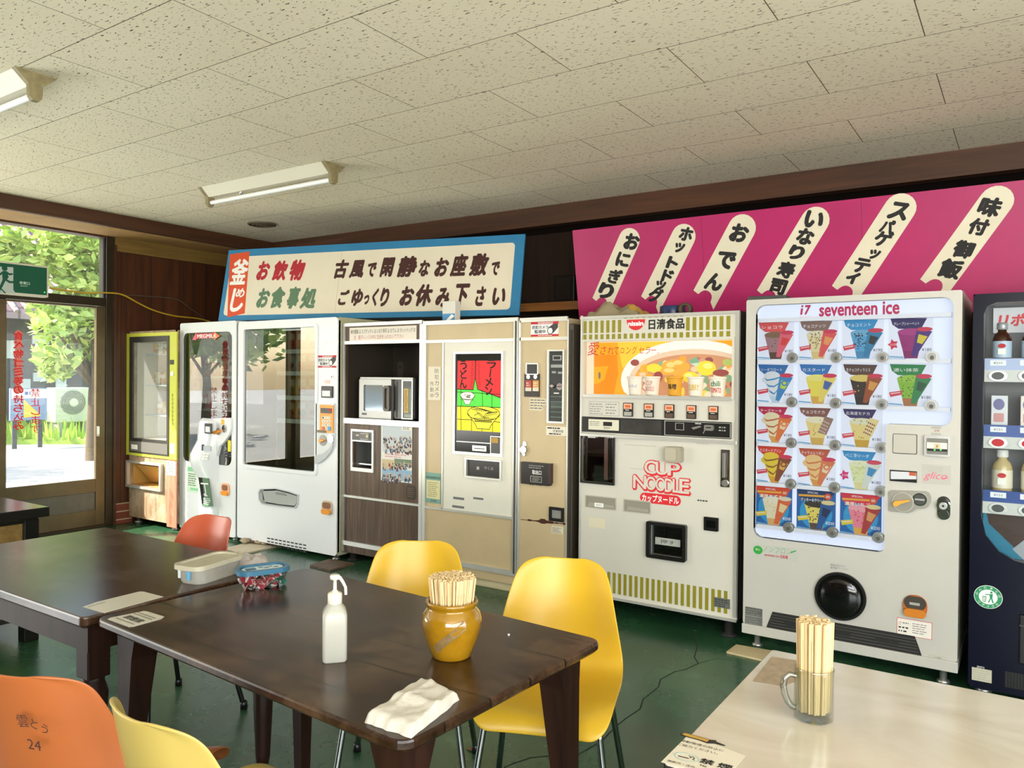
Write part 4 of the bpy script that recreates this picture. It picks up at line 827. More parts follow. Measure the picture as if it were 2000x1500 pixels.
m = MB(); m.rpx(pl, (1077.5, 1028, 1100, 1042), 0, .0008, M('notice_paper5', 'dbd5bd', .8)); m.fakelines(pl, (1079, 1030, 1098, 1041), 4, INKG, .0012, 8); m.build('label', t)
s0 = pl.px(1011, 1120)[0]
# ivory timber block and dark base beneath
m = MB(); a = fp.px(866, 1124); b = fp.px(1001, 1162); m.box(a[0], b[0] - .02, Y + .03, Y + .14, 0, .058, wood('pale_timber', 'b8ad84', 'd6cda6', axis='X', scale=2, rough=.7), .003); tag(m.build('timber_block'), 'pale timber block lying under the beige noodle machine', 'timber')
m = MB(); m.box(pl.px(1112, 800)[0], pl.px(1130, 800)[0] - .03, Y - .02, Y + .4, 0, 1.74, M('dark_filler', '4a4236', .6), .01); m.box(pl.px(1116, 800)[0], pl.px(1120, 800)[0], Y - .026, Y - .02, .05, 1.70, M('filler_line', '2d271f', .6)); tag(m.build('filler_post'), 'dark brown filler post between the narrow beige machine and the noodle cup machine', 'post')
# ---- cup noodle machine
Y = 4.13; pl = front(Y); x0 = pl.px(1133, 850)[0]; x1 = pl.px(1443, 850)[0]; z0 = .10; z1 = pl.px(1288, 613)[1]
CUPW = M('warm_white_enamel', 'cfccc1', .3, vary=.05, vscale=2); OLIVE = M('olive_stripe', '8c8420', .4)
po = rp(pl, 1141, 665, 1431, 773); dr = rp(pl, 1139, 849, 1199.5, 942); ou = rp(pl, 1272, 1027, 1336, 1086)
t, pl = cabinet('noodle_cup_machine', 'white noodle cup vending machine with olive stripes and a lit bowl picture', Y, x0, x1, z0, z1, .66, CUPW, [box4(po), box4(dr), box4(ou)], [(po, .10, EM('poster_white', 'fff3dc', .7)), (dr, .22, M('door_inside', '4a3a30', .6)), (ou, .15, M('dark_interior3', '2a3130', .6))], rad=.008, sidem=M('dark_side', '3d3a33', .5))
m = MB(); z = pl.px(1288, 813)[1]
for bb in ((1133.5, 617, 1137, 1165), (1436.5, 607, 1442.5, 1206)): m.rpx(pl, bb, 0, .012, ALU)
zt = z1; m.box(x0, x1, Y - .014, Y, zt - .016, zt, ALU); zb = z0; m.box(x0, x1, Y - .014, Y, zb, zb + .014, ALU)
zz = pl.px(1288, 777)[1]; m.box(po[0], po[2], Y - .02, Y, zz - .006, zz + .012, ALU); zz = pl.px(1288, 855)[1]; m.box(x0 + .01, x1 - .01, Y - .02, Y, zz - .012, zz + .004, ALU)
m.holed(pl, box4((po[0] - .012, po[1] - .012, po[2] + .012, po[3] + .012)), [box4(po)], 0, .014, CUPW); m.build('trim_frame', t)
m = MB(); sA = pl.px(1137, 640)[0]; sB = pl.px(1436, 640)[0]; n = 24
tz = lambda y: pl.px(1288, y)[1]
for i in range(n):
    s0 = sA + .01 + (sB - sA - .02) * i / n; w_ = (sB - sA - .02) / n * .56
    if not (7 <= i <= 16): m.face(pl, box4((s0, tz(647), s0 + w_, tz(622))), .0008, OLIVE)
    else: m.face(pl, box4((s0, tz(619.5), s0 + w_, tz(617.5))), .0008, OLIVE)
    m.face(pl, box4((s0, tz(660), s0 + w_, tz(650))), .0008, OLIVE)
m.build('stripes', t); m = MB()
n = 26; za = pl.px(1288, 1133)[1]; zb = pl.px(1288, 1175)[1]
for i in range(n):
    s0 = sA + .01 + (sB - sA - .02) * i / n; m.face(pl, box4((s0, zb, s0 + (sB - sA - .02) / n * .55, za)), .0008, OLIVE)
m.build('stripes', t)
m = MB(); NRED = M('logo_red', 'd42a33', .4); c = pl.px(1242, 624); r = rp(pl, 1224, 624, 1260, 645); hw = (r[2] - r[0]) / 2; hh = r[3] - r[1]
m.prism(pl, [(c[0] + hw * math.cos(math.radians(a)), r[3] + hh * math.sin(math.radians(a))) for a in range(180, 361, 12)], 0, .0012, NRED); m.tpx(pl, 'nissin', (1227, 627.5, 1257, 636.5), CREDIT, off=.0018, bold=.045)
m.tpx(pl, '日清食品', (1267, 622, 1337, 643), INK, off=.0012, bold=.035); m.build('brand_logo', t)
# lit picture: bowl of noodles, drawn as flat colours on the lit sheet
P = front(Y + .126); m = MB(); R_ = P.rect(1141, 665, 1431, 773); BW, BH = R_[2] - R_[0], R_[3] - R_[1]
def V(u, v): return (R_[0] + u * BW, R_[1] + (1 - v) * BH)
def VP(l): return [V(*q) for q in l]
def clipv(l): return [(min(max(a, .002), .998), min(max(b, .004), .996)) for a, b in l]
def vell(u, v, a, b, n=28, a0=0, a1=360): return VP(clipv([(u + a * math.cos(math.radians(a0 + (a1 - a0) * i / n)), v + b * math.sin(math.radians(a0 + (a1 - a0) * i / n))) for i in range(n)]))
OR1 = EM('orange_a', 'f8a81c', .9); OR2 = EM('orange_b', 'f28f10', .85); OR3 = EM('amber_c', 'fcc73c', .95)
m.face(P, VP([(.06, 0), (1, 0), (1, 1), (.06, 1)]), 0, OR1); m.face(P, VP([(.07, .25), (.24, .25), (.25, .6), (.22, 1), (.07, 1)]), .0003, OR2); m.face(P, VP([(.24, 0), (.62, 0), (.42, .22), (.28, .5)]), .0003, OR3)
m.face(P, VP([(.07, .48), (.18, .46), (.15, .72), (.10, .80), (.07, .80)]), .0006, OR1); m.face(P, vell(.115, .64, .009, .07, 12), .0008, EM('slot_grey', '8a8478', .6))
m.face(P, vell(.74, .72, .47, .72, 40), .0010, EM('bowl_white', 'f4ede4', .95)); m.face(P, vell(.75, .70, .42, .54, 40), .0014, EM('soup_cream', 'e9cdb0', .85)); m.face(P, vell(.76, .68, .39, .43, 40), .0018, EM('soup_tan', 'd79a72', .8))
rn = random.Random(21); fc = [('f6b03c', .9), ('f8cf58', .95), ('c9796a', .75), ('efc9a2', .9), ('dba08e', .8), ('f0e2c4', .9), ('8fb48a', .8), ('a55a55', .7), ('f4a63a', .9)]
fm = [EM('food_%s' % c, c, k) for c, k in fc]
for i in range(90):
    a_ = rn.random() * 2 * PI; q = rn.random() ** .5; u = .76 + .36 * q * math.cos(a_); v = .66 + .33 * q * math.sin(a_)
    m.face(P, vell(u, v, .012 + .025 * rn.random(), .03 + .06 * rn.random(), 12), .0022 + i * 2e-5, rn.choice(fm))
def blobs(l, z, mt):
    for k, (u, v, a_, b_) in enumerate(l): m.face(P, vell(u, v, a_, b_, 18), z + k * 3e-5, mt)
blobs([(.60, .46, .05, .09), (.65, .42, .05, .08), (.69, .48, .045, .1), (.67, .58, .05, .08), (.59, .56, .06, .07), (.70, .62, .03, .08)], .0046, EM('shrimp', 'f5a842', .95)); blobs([(.61, .44, .03, .05), (.66, .40, .03, .04), (.60, .54, .035, .04)], .0050, EM('shrimp_light', 'fbcb7a', 1.0))
blobs([(.84, .50, .06, .13), (.82, .46, .04, .08), (.74, .66, .05, .10), (.50, .50, .05, .08)], .0052, EM('egg', 'f8d23e', 1.0)); blobs([(.85, .46, .03, .05), (.73, .63, .025, .04)], .0055, EM('egg_light', 'fdea80', 1.0))
m.face(P, VP([(.73, .36), (.78, .30), (.80, .42), (.76, .46)]), .0056, EM('leek', '7fb090', .85)); m.face(P, VP([(.74, .42), (.80, .40), (.78, .48)]), .0057, EM('leek2', 'c9dcc0', .9)); blobs([(.97, .40, .03, .06)], .0057, EM('pea', 'b4c46a', .9))
blobs([(.53, .64, .03, .08), (.93, .58, .05, .06), (.37, .40, .03, .06)], .0056, EM('meat', 'a4504c', .75))
m.build('lit_picture', t)
m = MB(); m.face(pl, box4(po), -.004, glass('cup_glass', 'fbfaf6', .0)); dg_ = m.build('display_glass', t)
m = MB(); CRI = M('crimson_print', 'c0262a', .5); m.tpx(pl, '愛', (1147, 668, 1170, 694), CRI, off=-.0035, shear=.2)
for ch, xa, xb, ya, yb in (('さ', 1172, 1184, 676, 692), ('れ', 1186, 1198, 677, 692), ('て', 1199, 1209, 678, 692), ('ロ', 1211, 1219, 680, 690), ('ン', 1222, 1232, 678, 691), ('グ', 1234, 1244, 676, 691), ('セ', 1247, 1258, 678, 690), ('ラ', 1260, 1270, 678, 691), ('ー', 1271, 1281, 683, 684.5), ('。', 1283, 1287, 688, 691)): m.tpx(pl, ch, (xa, ya, xb, yb), CRI, off=-.0035, shear=.2)
m.build('glass_lettering', dg_)
m = MB(); m.box(po[0], po[2], Y + .005, Y + .125, po[1] - .004, po[1], ALU); m.build('display_ledge', t)
BUTT = M('button_frame', '2a2422', .4)
for k, xa in enumerate((1218.5, 1259, 1299, 1342, 1385)):
    yo = (k - 0) * 1.6; m = MB(); bb = (xa, 786.5 + yo, xa + 18.5, 813.5 + yo); m.rpx(pl, bb, 0, .010, BUTT, .003)
    m.rpx(pl, (xa + 1.5, 788 + yo, xa + 17, 799 + yo), .010, .012, M('button_peach', 'e2ab8c', .5)); m.rpx(pl, (xa + 4, 791 + yo, xa + 14.5, 796 + yo), .012, .0128, M('button_orange', 'd0643a', .5)); m.rpx(pl, (xa + 3.5, 798.5 + yo, xa + 15, 803.5 + yo), .012, .014, BLACK); m.rpx(pl, (xa + 2, 804 + yo, xa + 16.5, 812 + yo), .010, .012, M('coffee_print', '5a4638', .5) if k > 1 else GREY); m.fakelines(pl, (xa + 5, 799.6 + yo, xa + 14, 802 + yo), 1, CREDIT, .0145, k, .6, 4)
    tag(m.build('selection_button', t))
m = MB(); m.holed(pl, box4(rp(pl, 1150, 784.5, 1209.5, 812)), [box4(rp(pl, 1150.8, 785.5, 1208.8, 811))], 0, .0008, GREY); m.fakelines(pl, (1152, 787, 1178, 810), 5, INKG, .0008, 3, .25); m.fakelines(pl, (1183, 787, 1207, 810), 4, INKG, .0008, 4, .25); m.build('instruction_label', t)
m = MB(); m.rpx(pl, (1139, 819, 1429, 850), 0, .012, M('band_black', '1d1d1c', .3)); P = pl.up(.012); m.rpx(P, (1150, 819.5, 1209, 840), 0, .004, M('plate_cream', 'd6d3bf', .5)); m.rpx(P, (1179, 824, 1196, 832), .004, .006, BLACK); m.fakelines(P, (1152, 822, 1176, 832), 3, INKG, .0046, 5, .3); m.tpx(P, '販売中', (1180, 834, 1192, 838), INK, off=.0046, res=1)
m.rpx(P, (1212, 820, 1292, 847), 0, .002, M('brushed_dark', '4a4a48', .3, .5, vary=.4, vscale=9)); m.holed(P, box4(rp(P, 1298, 824, 1427, 853)), [box4(rp(P, 1299, 825, 1426, 852))], 0, .003, ALU); m.holed(P, box4(rp(P, 1319, 826, 1336, 840)), [box4(rp(P, 1320, 827, 1335, 839))], 0, .002, GREY); m.prism(P, [P.px(*q) for q in ((1352, 835), (1368, 831), (1371, 834), (1356, 839))], 0, .014, STEEL); m.rpx(P, (1376, 830, 1394, 841), 0, .010, STEEL, .006); m.rpx(P, (1380, 834, 1390, 836), .010, .011, BLACK); m.stroke(P, [P.px(1374, 846), P.px(1379, 836)], .006, .004, STEEL); m.fakelines(P, (1358, 826, 1371, 829), 1, CREDIT, .0008, 7, .6); m.fakelines(P, (1404, 832, 1420, 844), 2, GREY, .0008, 8, .4); m.build('coin_band', t)
m = MB(); m.holed(pl, box4(rp(pl, 1135.5, 847, 1201.5, 945)), [box4(dr)], 0, .016, BLACK); m.rpx(pl, (1186, 854, 1193, 936), .0, .04, CHROME, .004); m.rpx(pl, (1139, 856, 1143, 936), 0, .02, CHROME); m.rpx(pl, (1150, 851, 1164, 855), 0, .014, STEEL); m.face(pl, box4(dr), -.004, glass('tinted_glass2', '8f8a82', .12)); m.build('outlet_door', t)
m = MB(); m.box(dr[0], dr[2], Y + .1, Y + .22, tz(905), tz(905) + .01, M('tray_brown', '6b4e3c', .5)); m.rpx(front(Y + .15), (1180, 872, 1192, 890), 0, .002, GREY); m.build('outlet_tray', t)
m = MB(); m.rpx(pl, (1303.5, 872, 1336, 902), 0, .05, M('box_taupe', 'a39c8a', .45), .012); m.rpx(pl, (1306, 874, 1327, 898), .05, .054, M('box_taupe2', 'b2ab98', .4), .01); m.build('shield_box', t)
def outline_text(P, st, bb, bold):
    r = P.rect(*bb); e = .013
    m.text(P, st, ((r[0] + r[2]) / 2, (r[1] + r[3]) / 2), NRED, w=(r[2] - r[0]) + e, h=(r[3] - r[1]) + e, off=.0008, bold=bold + .085); m.text(P, st, ((r[0] + r[2]) / 2 - .003, (r[1] + r[3]) / 2 + .003), CUPW, w=(r[2] - r[0]) - .004, h=(r[3] - r[1]) - .004, off=.0014, bold=bold + .022)
m = MB()
for ch, xa, xb, ya, yb in (('C', 1259, 1283, 900, 927), ('U', 1281, 1306, 903, 929), ('P', 1304, 1330, 905, 931), ('N', 1237, 1264, 929, 956), ('O', 1262, 1283, 931, 959), ('O', 1281, 1301, 933, 961), ('D', 1299, 1316, 935, 963), ('L', 1314, 1329, 936, 964), ('E', 1327, 1348, 936, 966)): outline_text(pl, ch, (xa, ya, xb, yb), -.005)
r = rp(pl, 1250, 965, 1330, 985); m.prism(pl, rr(r, .03), 0, .0008, NRED); m.tpx(pl, 'カップヌードル', (1254, 968, 1326, 982), CREDIT, off=.0014, bold=.03); tag(m.build('brand_lettering', t), 'red outlined lettering')
m = MB(); m.rpx(pl, (1409, 878, 1426.5, 951), 0, .012, CHROME, .004); m.rpx(pl, (1412.5, 882, 1421, 934), .012, .014, DARKG, .004); m.rpx(pl, (1414, 884, 1419, 932), .014, .03, STEEL, .004); m.prism(pl, ell(*pl.px(1417.5, 943), .018), .012, .02, STEEL); m.build('door_handle', t)
for bb in ((1143, 969, 1204, 994), (1218, 976.5, 1271.5, 1002)):
    m = MB(); r = rp(pl, *bb); m.holed(pl, box4(r), [box4((r[0] + .006, r[1] + .006, r[2] - .006, r[3] - .006))], 0, .004, M('slot_rim', 'b7b3a6', .4)); m.prism(pl, box4((r[0] + .006, r[1] + .006, r[2] - .006, r[3] - .006)), 0, .001, M('slot_shade', '8c887b', .5)); m.prism(pl, [(r[0] + .02, r[1] + .01), (r[2] - .01, r[1] + .01), (r[2] - .01, r[1] + .03), (r[0] + .03, r[1] + .035)], .001, .008, M('slot_tongue', '9d998b', .4)); m.build('side_pocket', t)
m = MB(); m.rpx(pl, (1163, 982, 1180, 990), .008, .012, CREDIT); m.tpx(pl, '返却口', (1166, 984, 1177, 988), INKG, off=.0126, res=1); m.build('label', t)
m = MB(); m.rpx(pl, (1376, 1010, 1404, 1036.5), 0, .012, BLACK, .004); m.rpx(pl, (1381, 1016, 1399, 1030), .012, .014, M('black_gloss', '0c0c0c', .1), .003); m.build('coin_return', t)
m = MB(); m.holed(pl, rr(rp(pl, 1265.5, 1020.5, 1342.5, 1092), .012), [box4(ou)], 0, .03, BLACK); m.build('outlet_frame', t)
m = MB(); m.face(pl, box4(ou), -.006, glass('tinted_glass3', '9aa3a3', .08)); m.rpx(pl, (1279, 1052, 1328, 1066), -.006, -.004, M('push_label', 'a8aaa4', .5)); m.tpx(pl, '押す', (1289, 1055, 1318, 1063), DARKG, off=-.0034, bold=.01); m.build('outlet_flap', t)
m = MB(); m.rpx(pl, (1150, 1012, 1182, 1031), 0, .0006, M('old_tape', 'd9d2b8', .6), .004); m.build('tape_mark', t)
m = MB(); m.rpx(pl, (1395, 1168, 1426, 1187), .001, .003, STEEL); m.fakelines(pl, (1397, 1170, 1424, 1186), 4, DARKG, .0036, 3); m.build('rating_plate', t)
m = MB()
for bb in ((1220, 869, 1286, 871.5), (1230, 915, 1262, 917), (1360, 865, 1386, 868)): m.fakelines(pl, bb, 1, M('ghost_print', 'bdb9ac', .6), .0004, 4, .8, 6)
m.fakelines(pl, (1362, 976, 1384, 980), 1, DARKG, .0006, 3, .7, 5); m.build('faded_print', t)
feet(t, x0, x1, Y, .10, .6, BLACKM, .035)
# sample cups on the display ledge
def noodle_cup(x, yy, z, h, r, body, band, label, deco):
    c = thing('noodle_cup', (x, yy, z), label, 'cup', 'sample cups in the lit window')
    m = MB(); m.lathe((x, yy, z), [(0, 0), (r * .74, 0), (r * .76, h * .05), (r * .95, h * .86), (r * .97, h * .9), (0, h * .9)], body, 22); cb_ = m.build('body', c)
    m = MB(); m.lathe((x, yy, z), [(r * .96, h * .88), (r * 1.04, h * .89), (r * 1.05, h * .98), (r * .98, h), (0, h)], band, 22); m.build('lid', c)
    m = MB()
    for st, dz, hh, ww, mt in deco:
        v, f, a0, b0, a1, b1 = text_geo(st, .02, 0, 2); vs = []
        for a, b, ly in v:
            th = ((a - (a0 + a1) / 2) / (a1 - a0)) * ww; q = z + h * dz + (b - b0) / (b1 - b0) * h * hh
            rad = r * (.76 + .19 * (q - z) / (h * .86)) + .0008 + ly * 3e-5; vs.append((x + rad * math.sin(th), yy - rad * math.cos(th), q))
        m.add(vs, f, mt)
    m.build('print', cb_)
cw = M('cup_white', 'efe9e2', .5); cy = M('cup_gold', 'e5a62e', .5); pk = M('cup_pink', 'd99090', .5); cg = M('cup_green', '2f7a4a', .5); bl_ = M('cup_blue', '6f82c0', .5); ygl = M('curry_yellow', 'd8b81c', .5)
zl = po[1]; hc = tz(738) - tz(776)
for xa, args in ((1240, (cw, cw, 'white sample cup with small blue print, leftmost in the lit window', [('シーフード', .35, .22, 1.3, bl_)])), (1273, (cw, cw, 'white sample cup with pink lettering, second from the left in the lit window', [('CUP', .52, .26, .9, pk), ('NOODLE', .22, .26, 1.4, pk)])), (1317, (cy, cy, 'golden sample cup with bold black characters in the lit window', [('味噌', .33, .30, 1.2, INK)])), (1358, (cw, cw, 'white sample cup with yellow block lettering in the lit window', [('CURRY', .30, .30, 1.6, ygl)])), (1401, (cw, cw, 'white sample cup with green and red lettering, rightmost in the lit window', [('chili', .52, .28, 1.3, cg), ('TOMATO', .20, .26, 1.6, NRED)]))):
    s_ = front(Y + .05).px(xa, 755)[0]; noodle_cup(s_, Y + .055, zl, hc, .047, *args)

# ---- ice cream machine
Y = 4.06; pl = front(Y); x0 = pl.px(1455, 850)[0]; x1 = pl.px(1876, 850)[0]; z0 = .075; z1 = pl.px(1670, 576)[1]
ICEW = M('ice_machine_white', 'bebcb5', .3, vary=.03); FR = M('silver_panel', 'c6c3b9', .35, .1, vary=.04)
px_ = lambda *q: pl.px(*q)
A = px_(1474, 830)[0]; B = px_(1860, 830)[0]; Cx = px_(1728, 1000)[0]; zt = tz2 = pl.px(1670, 588)[1]; zm = pl.px(1790, 830)[1]; zb = pl.px(1600, 1064)[1]
def Lshape(e=0.0, rad=.045):
    pts = []
    def arc(cx, cy, a0, r):
        for i in range(6):
            a = math.radians(a0 + 90 * i / 5); pts.append((cx + r * math.cos(a), cy + r * math.sin(a)))
    a_, b_, c_, t_, m_, l_ = A + e, B - e, Cx - e, zt - e, zm + e, zb + e
    arc(a_ + rad, l_ + rad, 180, rad); arc(c_ - rad * .6, l_ + rad * .6, 270, rad * .6)
    pts.append((c_, m_ - .012)); pts.append((c_ + .012, m_))
    arc(b_ - rad, m_ + rad, 270, rad); arc(b_ - rad, t_ - rad, 0, rad); arc(a_ + rad, t_ - rad, 90, rad)
    return pts
ubox = (A, zb, B, zt)
vr = [px_(*q) for q in ((1496, 1229), (1503, 1222), (1600, 1240), (1788, 1284), (1798, 1302), (1650, 1268), (1496, 1238))]
t, pl = cabinet('ice_cream_machine', 'white ice cream vending machine with a lit wall of cone pictures', Y, x0, x1, z0 + .05, z1, .70, ICEW, [Lshape()], [], rad=.01, sidem=M('shadow_side', 'b7b5ab', .4))
m = MB(); m.prism(pl, Lshape(-.002), -.05, -.045, M('backlight', 'dde6fa', .5, emit=.74)); o_ = Lshape(); m.add([pl.w(a, b, -.045) for a, b in o_] + [pl.w(a, b, 0) for a, b in o_], [((i + 1) % len(o_), i, len(o_) + i, len(o_) + (i + 1) % len(o_)) for i in range(len(o_))], WHITE); m.build('lit_backing', t)
m = MB(); m.prism(pl, Lshape(.003), .006, .012, PANEC); m.build('acrylic_cover', t)
m = MB()
for yy, xb in ((626, 1858), (706.5, 1858), (790, 1858), (867, 1724), (945, 1724), (1028, 1724)):
    z = pl.px(1480, yy)[1] if yy != 1028 else pl.px(1480, 1028)[1]; m.box(A + .01, (B if xb > 1800 else Cx) - .01, Y + .012, Y + .044, z - .010, z + .010, M('rail_pale', 'c7cbd6', .35))
m.build('card_rail', t)
PINK = M('logo_pink', 'e5316b', .5, emit=.25); P = front(Y + .043)
m = MB(); m.tpx(P, 'seventeen ice', (1600, 590.5, 1757, 616), PINK, bold=.03, off=.001); m.tpx(P, '17', (1563, 596, 1584, 615), PINK, bold=.05, off=.001, shear=.15); r = P.rect(1567.5, 600, 1573, 604); m.face(P, box4(P.rect(1560, 600, 1574, 602.2)), .0016, M('backlight', 'dfe6f8', .5)); m.fakelines(P, (1561, 617.5, 1588, 621), 1, M('pale_pink', 'eba7bd', .6), .001, 3, .5); m.build('brand_lettering', t)
cols_ = [(1479, 1551), (1560, 1636), (1645, 1727), (1736, 1824)]; rows_ = [(630, 703), (711.5, 787), (791, 864), (868, 942), (947.5, 1025)]
S_ = [tuple(P.px(v, 668)[0] for v in c) for c in cols_]; T_ = [tuple(P.px(1480, v)[1] for v in r) for r in rows_]
def C_(h, e=.35): return M('card_' + h, h, .5, emit=e)
def card(ci, ri, head, name, cone, pack, deco, price, star=None, full=None, spiral=False, pk2=None):
    """printed flavour card: header flag, big cone, slanted packet, price, button"""
    s0, s1 = S_[ci]; t1, t0 = T_[ri]; w_ = (S_[0][1] - S_[0][0]) * 1.0; h_ = t1 - t0
    s1 = s0 + w_; W = lambda u, v: (s0 + u * w_, t1 - v * h_); WP = lambda l: [W(*q) for q in l]
    m = MB(); m.prism(P, box4((s0, t0, s1, t1)), -.001, .001, C_(full, .3) if full else M('card_white', 'e3eafa', .5, emit=.54)); Q = P.up(.0012); L = [0]
    def F(pts, c, e=.35): L[0] += 2.5e-5; m.face(Q, WP(pts), L[0], C_(c, e))
    def E(u, v, a, b, c, n=16, e=.35): F([(u + a * math.cos(2 * PI * i / n), v + b * math.sin(2 * PI * i / n)) for i in range(n)], c, e)
    def T(st, u, v, ww, hh, c, **k): L[0] += 2.5e-5; m.text(Q, st, W(u, v), C_(c), w=ww * w_, h=hh * h_, off=L[0], res=2, **k)
    rn = random.Random(ci * 7 + ri * 31)
    if full:
        E(.5, .55, .42, .40, '2f9fd8', 24); F([(0, .0), (1, .0), (.92, .10), (.75, .30), (.45, .22), (.2, .30), (.05, .18)], head); T('SPECIAL', .42, .07, .28, .045, 'ffffff'); T(name, .42, .25, .62, .09, 'fff3e0', bold=.02); F([(.05, .13), (.75, .11), (.75, .16), (.05, .18)], 'f0b040'); E(.80, .14, .09, .08, 'e0582a'); T('濃厚', .80, .14, .10, .06, 'ffffff')
    else:
        F([(.03, 0), (.86, .02), (.74, .26), (.60, .30), (.42, .27), (.22, .26), (.08, .16)], head); T(name, .40, .14, .58, .085, 'ffffff', bold=.01)
    c1, c2, c3 = cone
    if spiral:
        F([(.22, .42), (.84, .40), (.66, .90), (.60, .98), (.42, .98), (.38, .90)], c1); E(.42, .30, .22, .12, c1); E(.40, .40, .26, .12, c1)
        for k in range(4): v0 = .34 + k * .15; F([(.20 + .05 * k, v0), (.30 + .05 * k, v0 + .05), (.48, v0 + .02 + .04 * k), (.66 - .03 * k, v0 - .03), (.66 - .03 * k, v0), (.48, v0 + .06 + .04 * k), (.28 + .05 * k, v0 + .09)], c2)
        F([(.34, .80), (.66, .84), (.62, .98), (.44, .98)], c3)
    else:
        F([(.20, .34), (.80, .34), (.70, .78), (.66, .98), (.36, .98), (.32, .78)], c1); E(.50, .34, .30, .085, c2); F([(.33, .80), (.69, .80), (.655, .98), (.365, .98)], c3)
        for k in range(deco[0]):
            u = rn.uniform(.28, .72); v = rn.uniform(.30, .76); E(u, v, .012 + .014 * rn.random(), .012 + .012 * rn.random(), deco[1], 7)
    # packet
    p1, p2, p3 = pack
    if pk2: F([(.70, .24), (.92, .30), (.74, .72), (.52, .66)], p1); [F([(.66 + .045 * a - .035 * b, .34 + .02 * a + .08 * b), (.69 + .045 * a - .035 * b, .352 + .02 * a + .08 * b), (.675 + .045 * a - .035 * b, .39 + .02 * a + .08 * b), (.645 + .045 * a - .035 * b, .378 + .02 * a + .08 * b)], p2) for a in range(4) for b in range(4)]
    else:
        F([(.64, .24), (.98, .34), (.62, .94), (.52, .92)], p1); E(.81, .285, .18, .055, p3, 14); F([(.68, .40), (.88, .46), (.76, .64), (.64, .60)], p2)
        if spiral: E(.76, .48, .09, .075, p1, 12); E(.76, .48, .05, .04, p2, 10)
    if star: F([(.10 + .13 * (1 if i % 2 else .55) * math.cos(PI * i / 5), .64 + .14 * (1 if i % 2 else .55) * math.sin(PI * i / 5)) for i in range(10)], star); T('大人気', .10, .64, .14, .06, 'ffffff')
    else: F([(.02, .67), (.32, .62), (.32, .72), (.05, .78)], 'e04a5c' if not full else 'e6d23c'); F([(.06, .69), (.28, .655), (.28, .675), (.06, .71)], 'f8e8e8')
    F([(.02, .92), (.34, .94), (.34, .97), (.02, .95)], '6fb4e0'); F([(.02, .98), (.40, .985), (.40, .995), (.02, .99)], '6fb4e0')
    T('¥' + price, .86, .77, .22, .075, 'ffffff' if full else '3a3a44', bold=.01)
    o = m.build('flavour_card', t); tag(o, 'cone picture card with a ' + lab[(ri, ci)] + ' header')
    # round purchase button with a keyhole
    c = (s0 + w_ * (1.0 if not full else .96), t0 + h_ * .05); m = MB(); PB = front(Y + .012)
    m.prism(PB, ell(c[0], c[1], .027, .027, 20), -.012, .006, STEEL); m.prism(PB, ell(c[0], c[1], .019, .019, 18), .006, .010, M('button_silver', 'a9a9a4', .3, .7)); m.prism(PB, ell(c[0], c[1] - .004, .009, .010, 10), .010, .012, M('button_dark', '55534e', .4)); m.build('purchase_button', t)
lab = {(0, 0): 'coral red', (0, 1): 'taupe', (0, 2): 'sky blue', (0, 3): 'dark purple', (1, 0): 'cobalt blue', (1, 1): 'mid blue', (1, 2): 'dark brown', (1, 3): 'green', (2, 0): 'crimson', (2, 1): 'dusty brown', (2, 2): 'navy violet', (3, 0): 'scarlet', (3, 1): 'rust orange', (3, 2): 'bright blue starred', (4, 0): 'red and orange', (4, 1): 'deep navy', (4, 2): 'red on blue'}
card(0, 0, 'e85a5c', 'ショコラ', ('a97f86', '8a6a52', '5a4038'), ('e8687c', 'e04040', 'd83a5c'), (8, '7a5560'), '180')
card(1, 0, '8c7068', 'チョコナッツ', ('efe0ac', 'f2e9c6', 'e6cc8a'), ('e85a5a', 'f0a060', 'd83a5c'), (40, '8a7a50'), '180')
card(2, 0, '2f9ad6', 'チョコミント', ('5aaadc', '72b6de', '4a92c4'), ('2f86b4', '2a3238', 'd83a5c'), (40, '2c3c4c'), '190')
card(3, 0, '2c1f66', 'グレープシャーベット', ('a0237c', 'b43a8c', '8a1a68'), ('4a2a84', 'e6d23c', 'd83a5c'), (2, '8a1a68'), '180', star='e0284a')
card(0, 1, '2a72b8', 'ソーダフロート', ('e6eef4', '3f94cc', 'c3dff0'), ('3f8ccc', 'c8e04a', 'd83a5c'), (0, 'ffffff'), '180', spiral=True)
card(1, 1, '2f7cc4', 'カスタード', ('f2e45c', 'f6ee86', 'e0b050'), ('f0dc6c', '4a6ab0', 'd83a5c'), (0, 'ffffff'), '180')
card(2, 1, '5a4038', '生チョコティラミス', ('3a2a24', 'e6d070', '2a201c'), ('a0522a', 'e0a050', 'd83a5c'), (10, 'e6cc58'), '180')
card(3, 1, '1f8a4a', '濃い抹茶', ('8cc43c', '9fd04a', 'b8764a'), ('2f8a54', '1f5a3a', 'd83a5c'), (34, '5a7a2c'), '180')
card(0, 2, 'c41f52', 'チーズケーキ', ('f2e6bc', 'c4623c', 'e0a85a'), ('e87a3a', 'f6d8b0', 'd83a5c'), (0, 'ffffff'), '180', spiral=True)
card(1, 2, '8a5a50', 'チョコモナカ', ('f0dc8c', 'f2eecc', 'd8b45a'), ('9a7a70', 'd8c0a8', 'd83a5c'), (6, 'c8a040'), '180', pk2=True)
card(2, 2, '3c2f66', '北海道モナカ', ('f0dc8c', 'e6eac8', 'd0a83a'), ('f0dc9c', '8a4a4a', 'd83a5c'), (10, 'c8a040'), '180', pk2=True)
card(0, 3, 'e0402c', 'カスタードプリン', ('f0d23c', '8a5a2a', 'e0a83a'), ('8a4a2c', 'e6b050', 'd83a5c'), (0, 'ffffff'), '180', spiral=True)
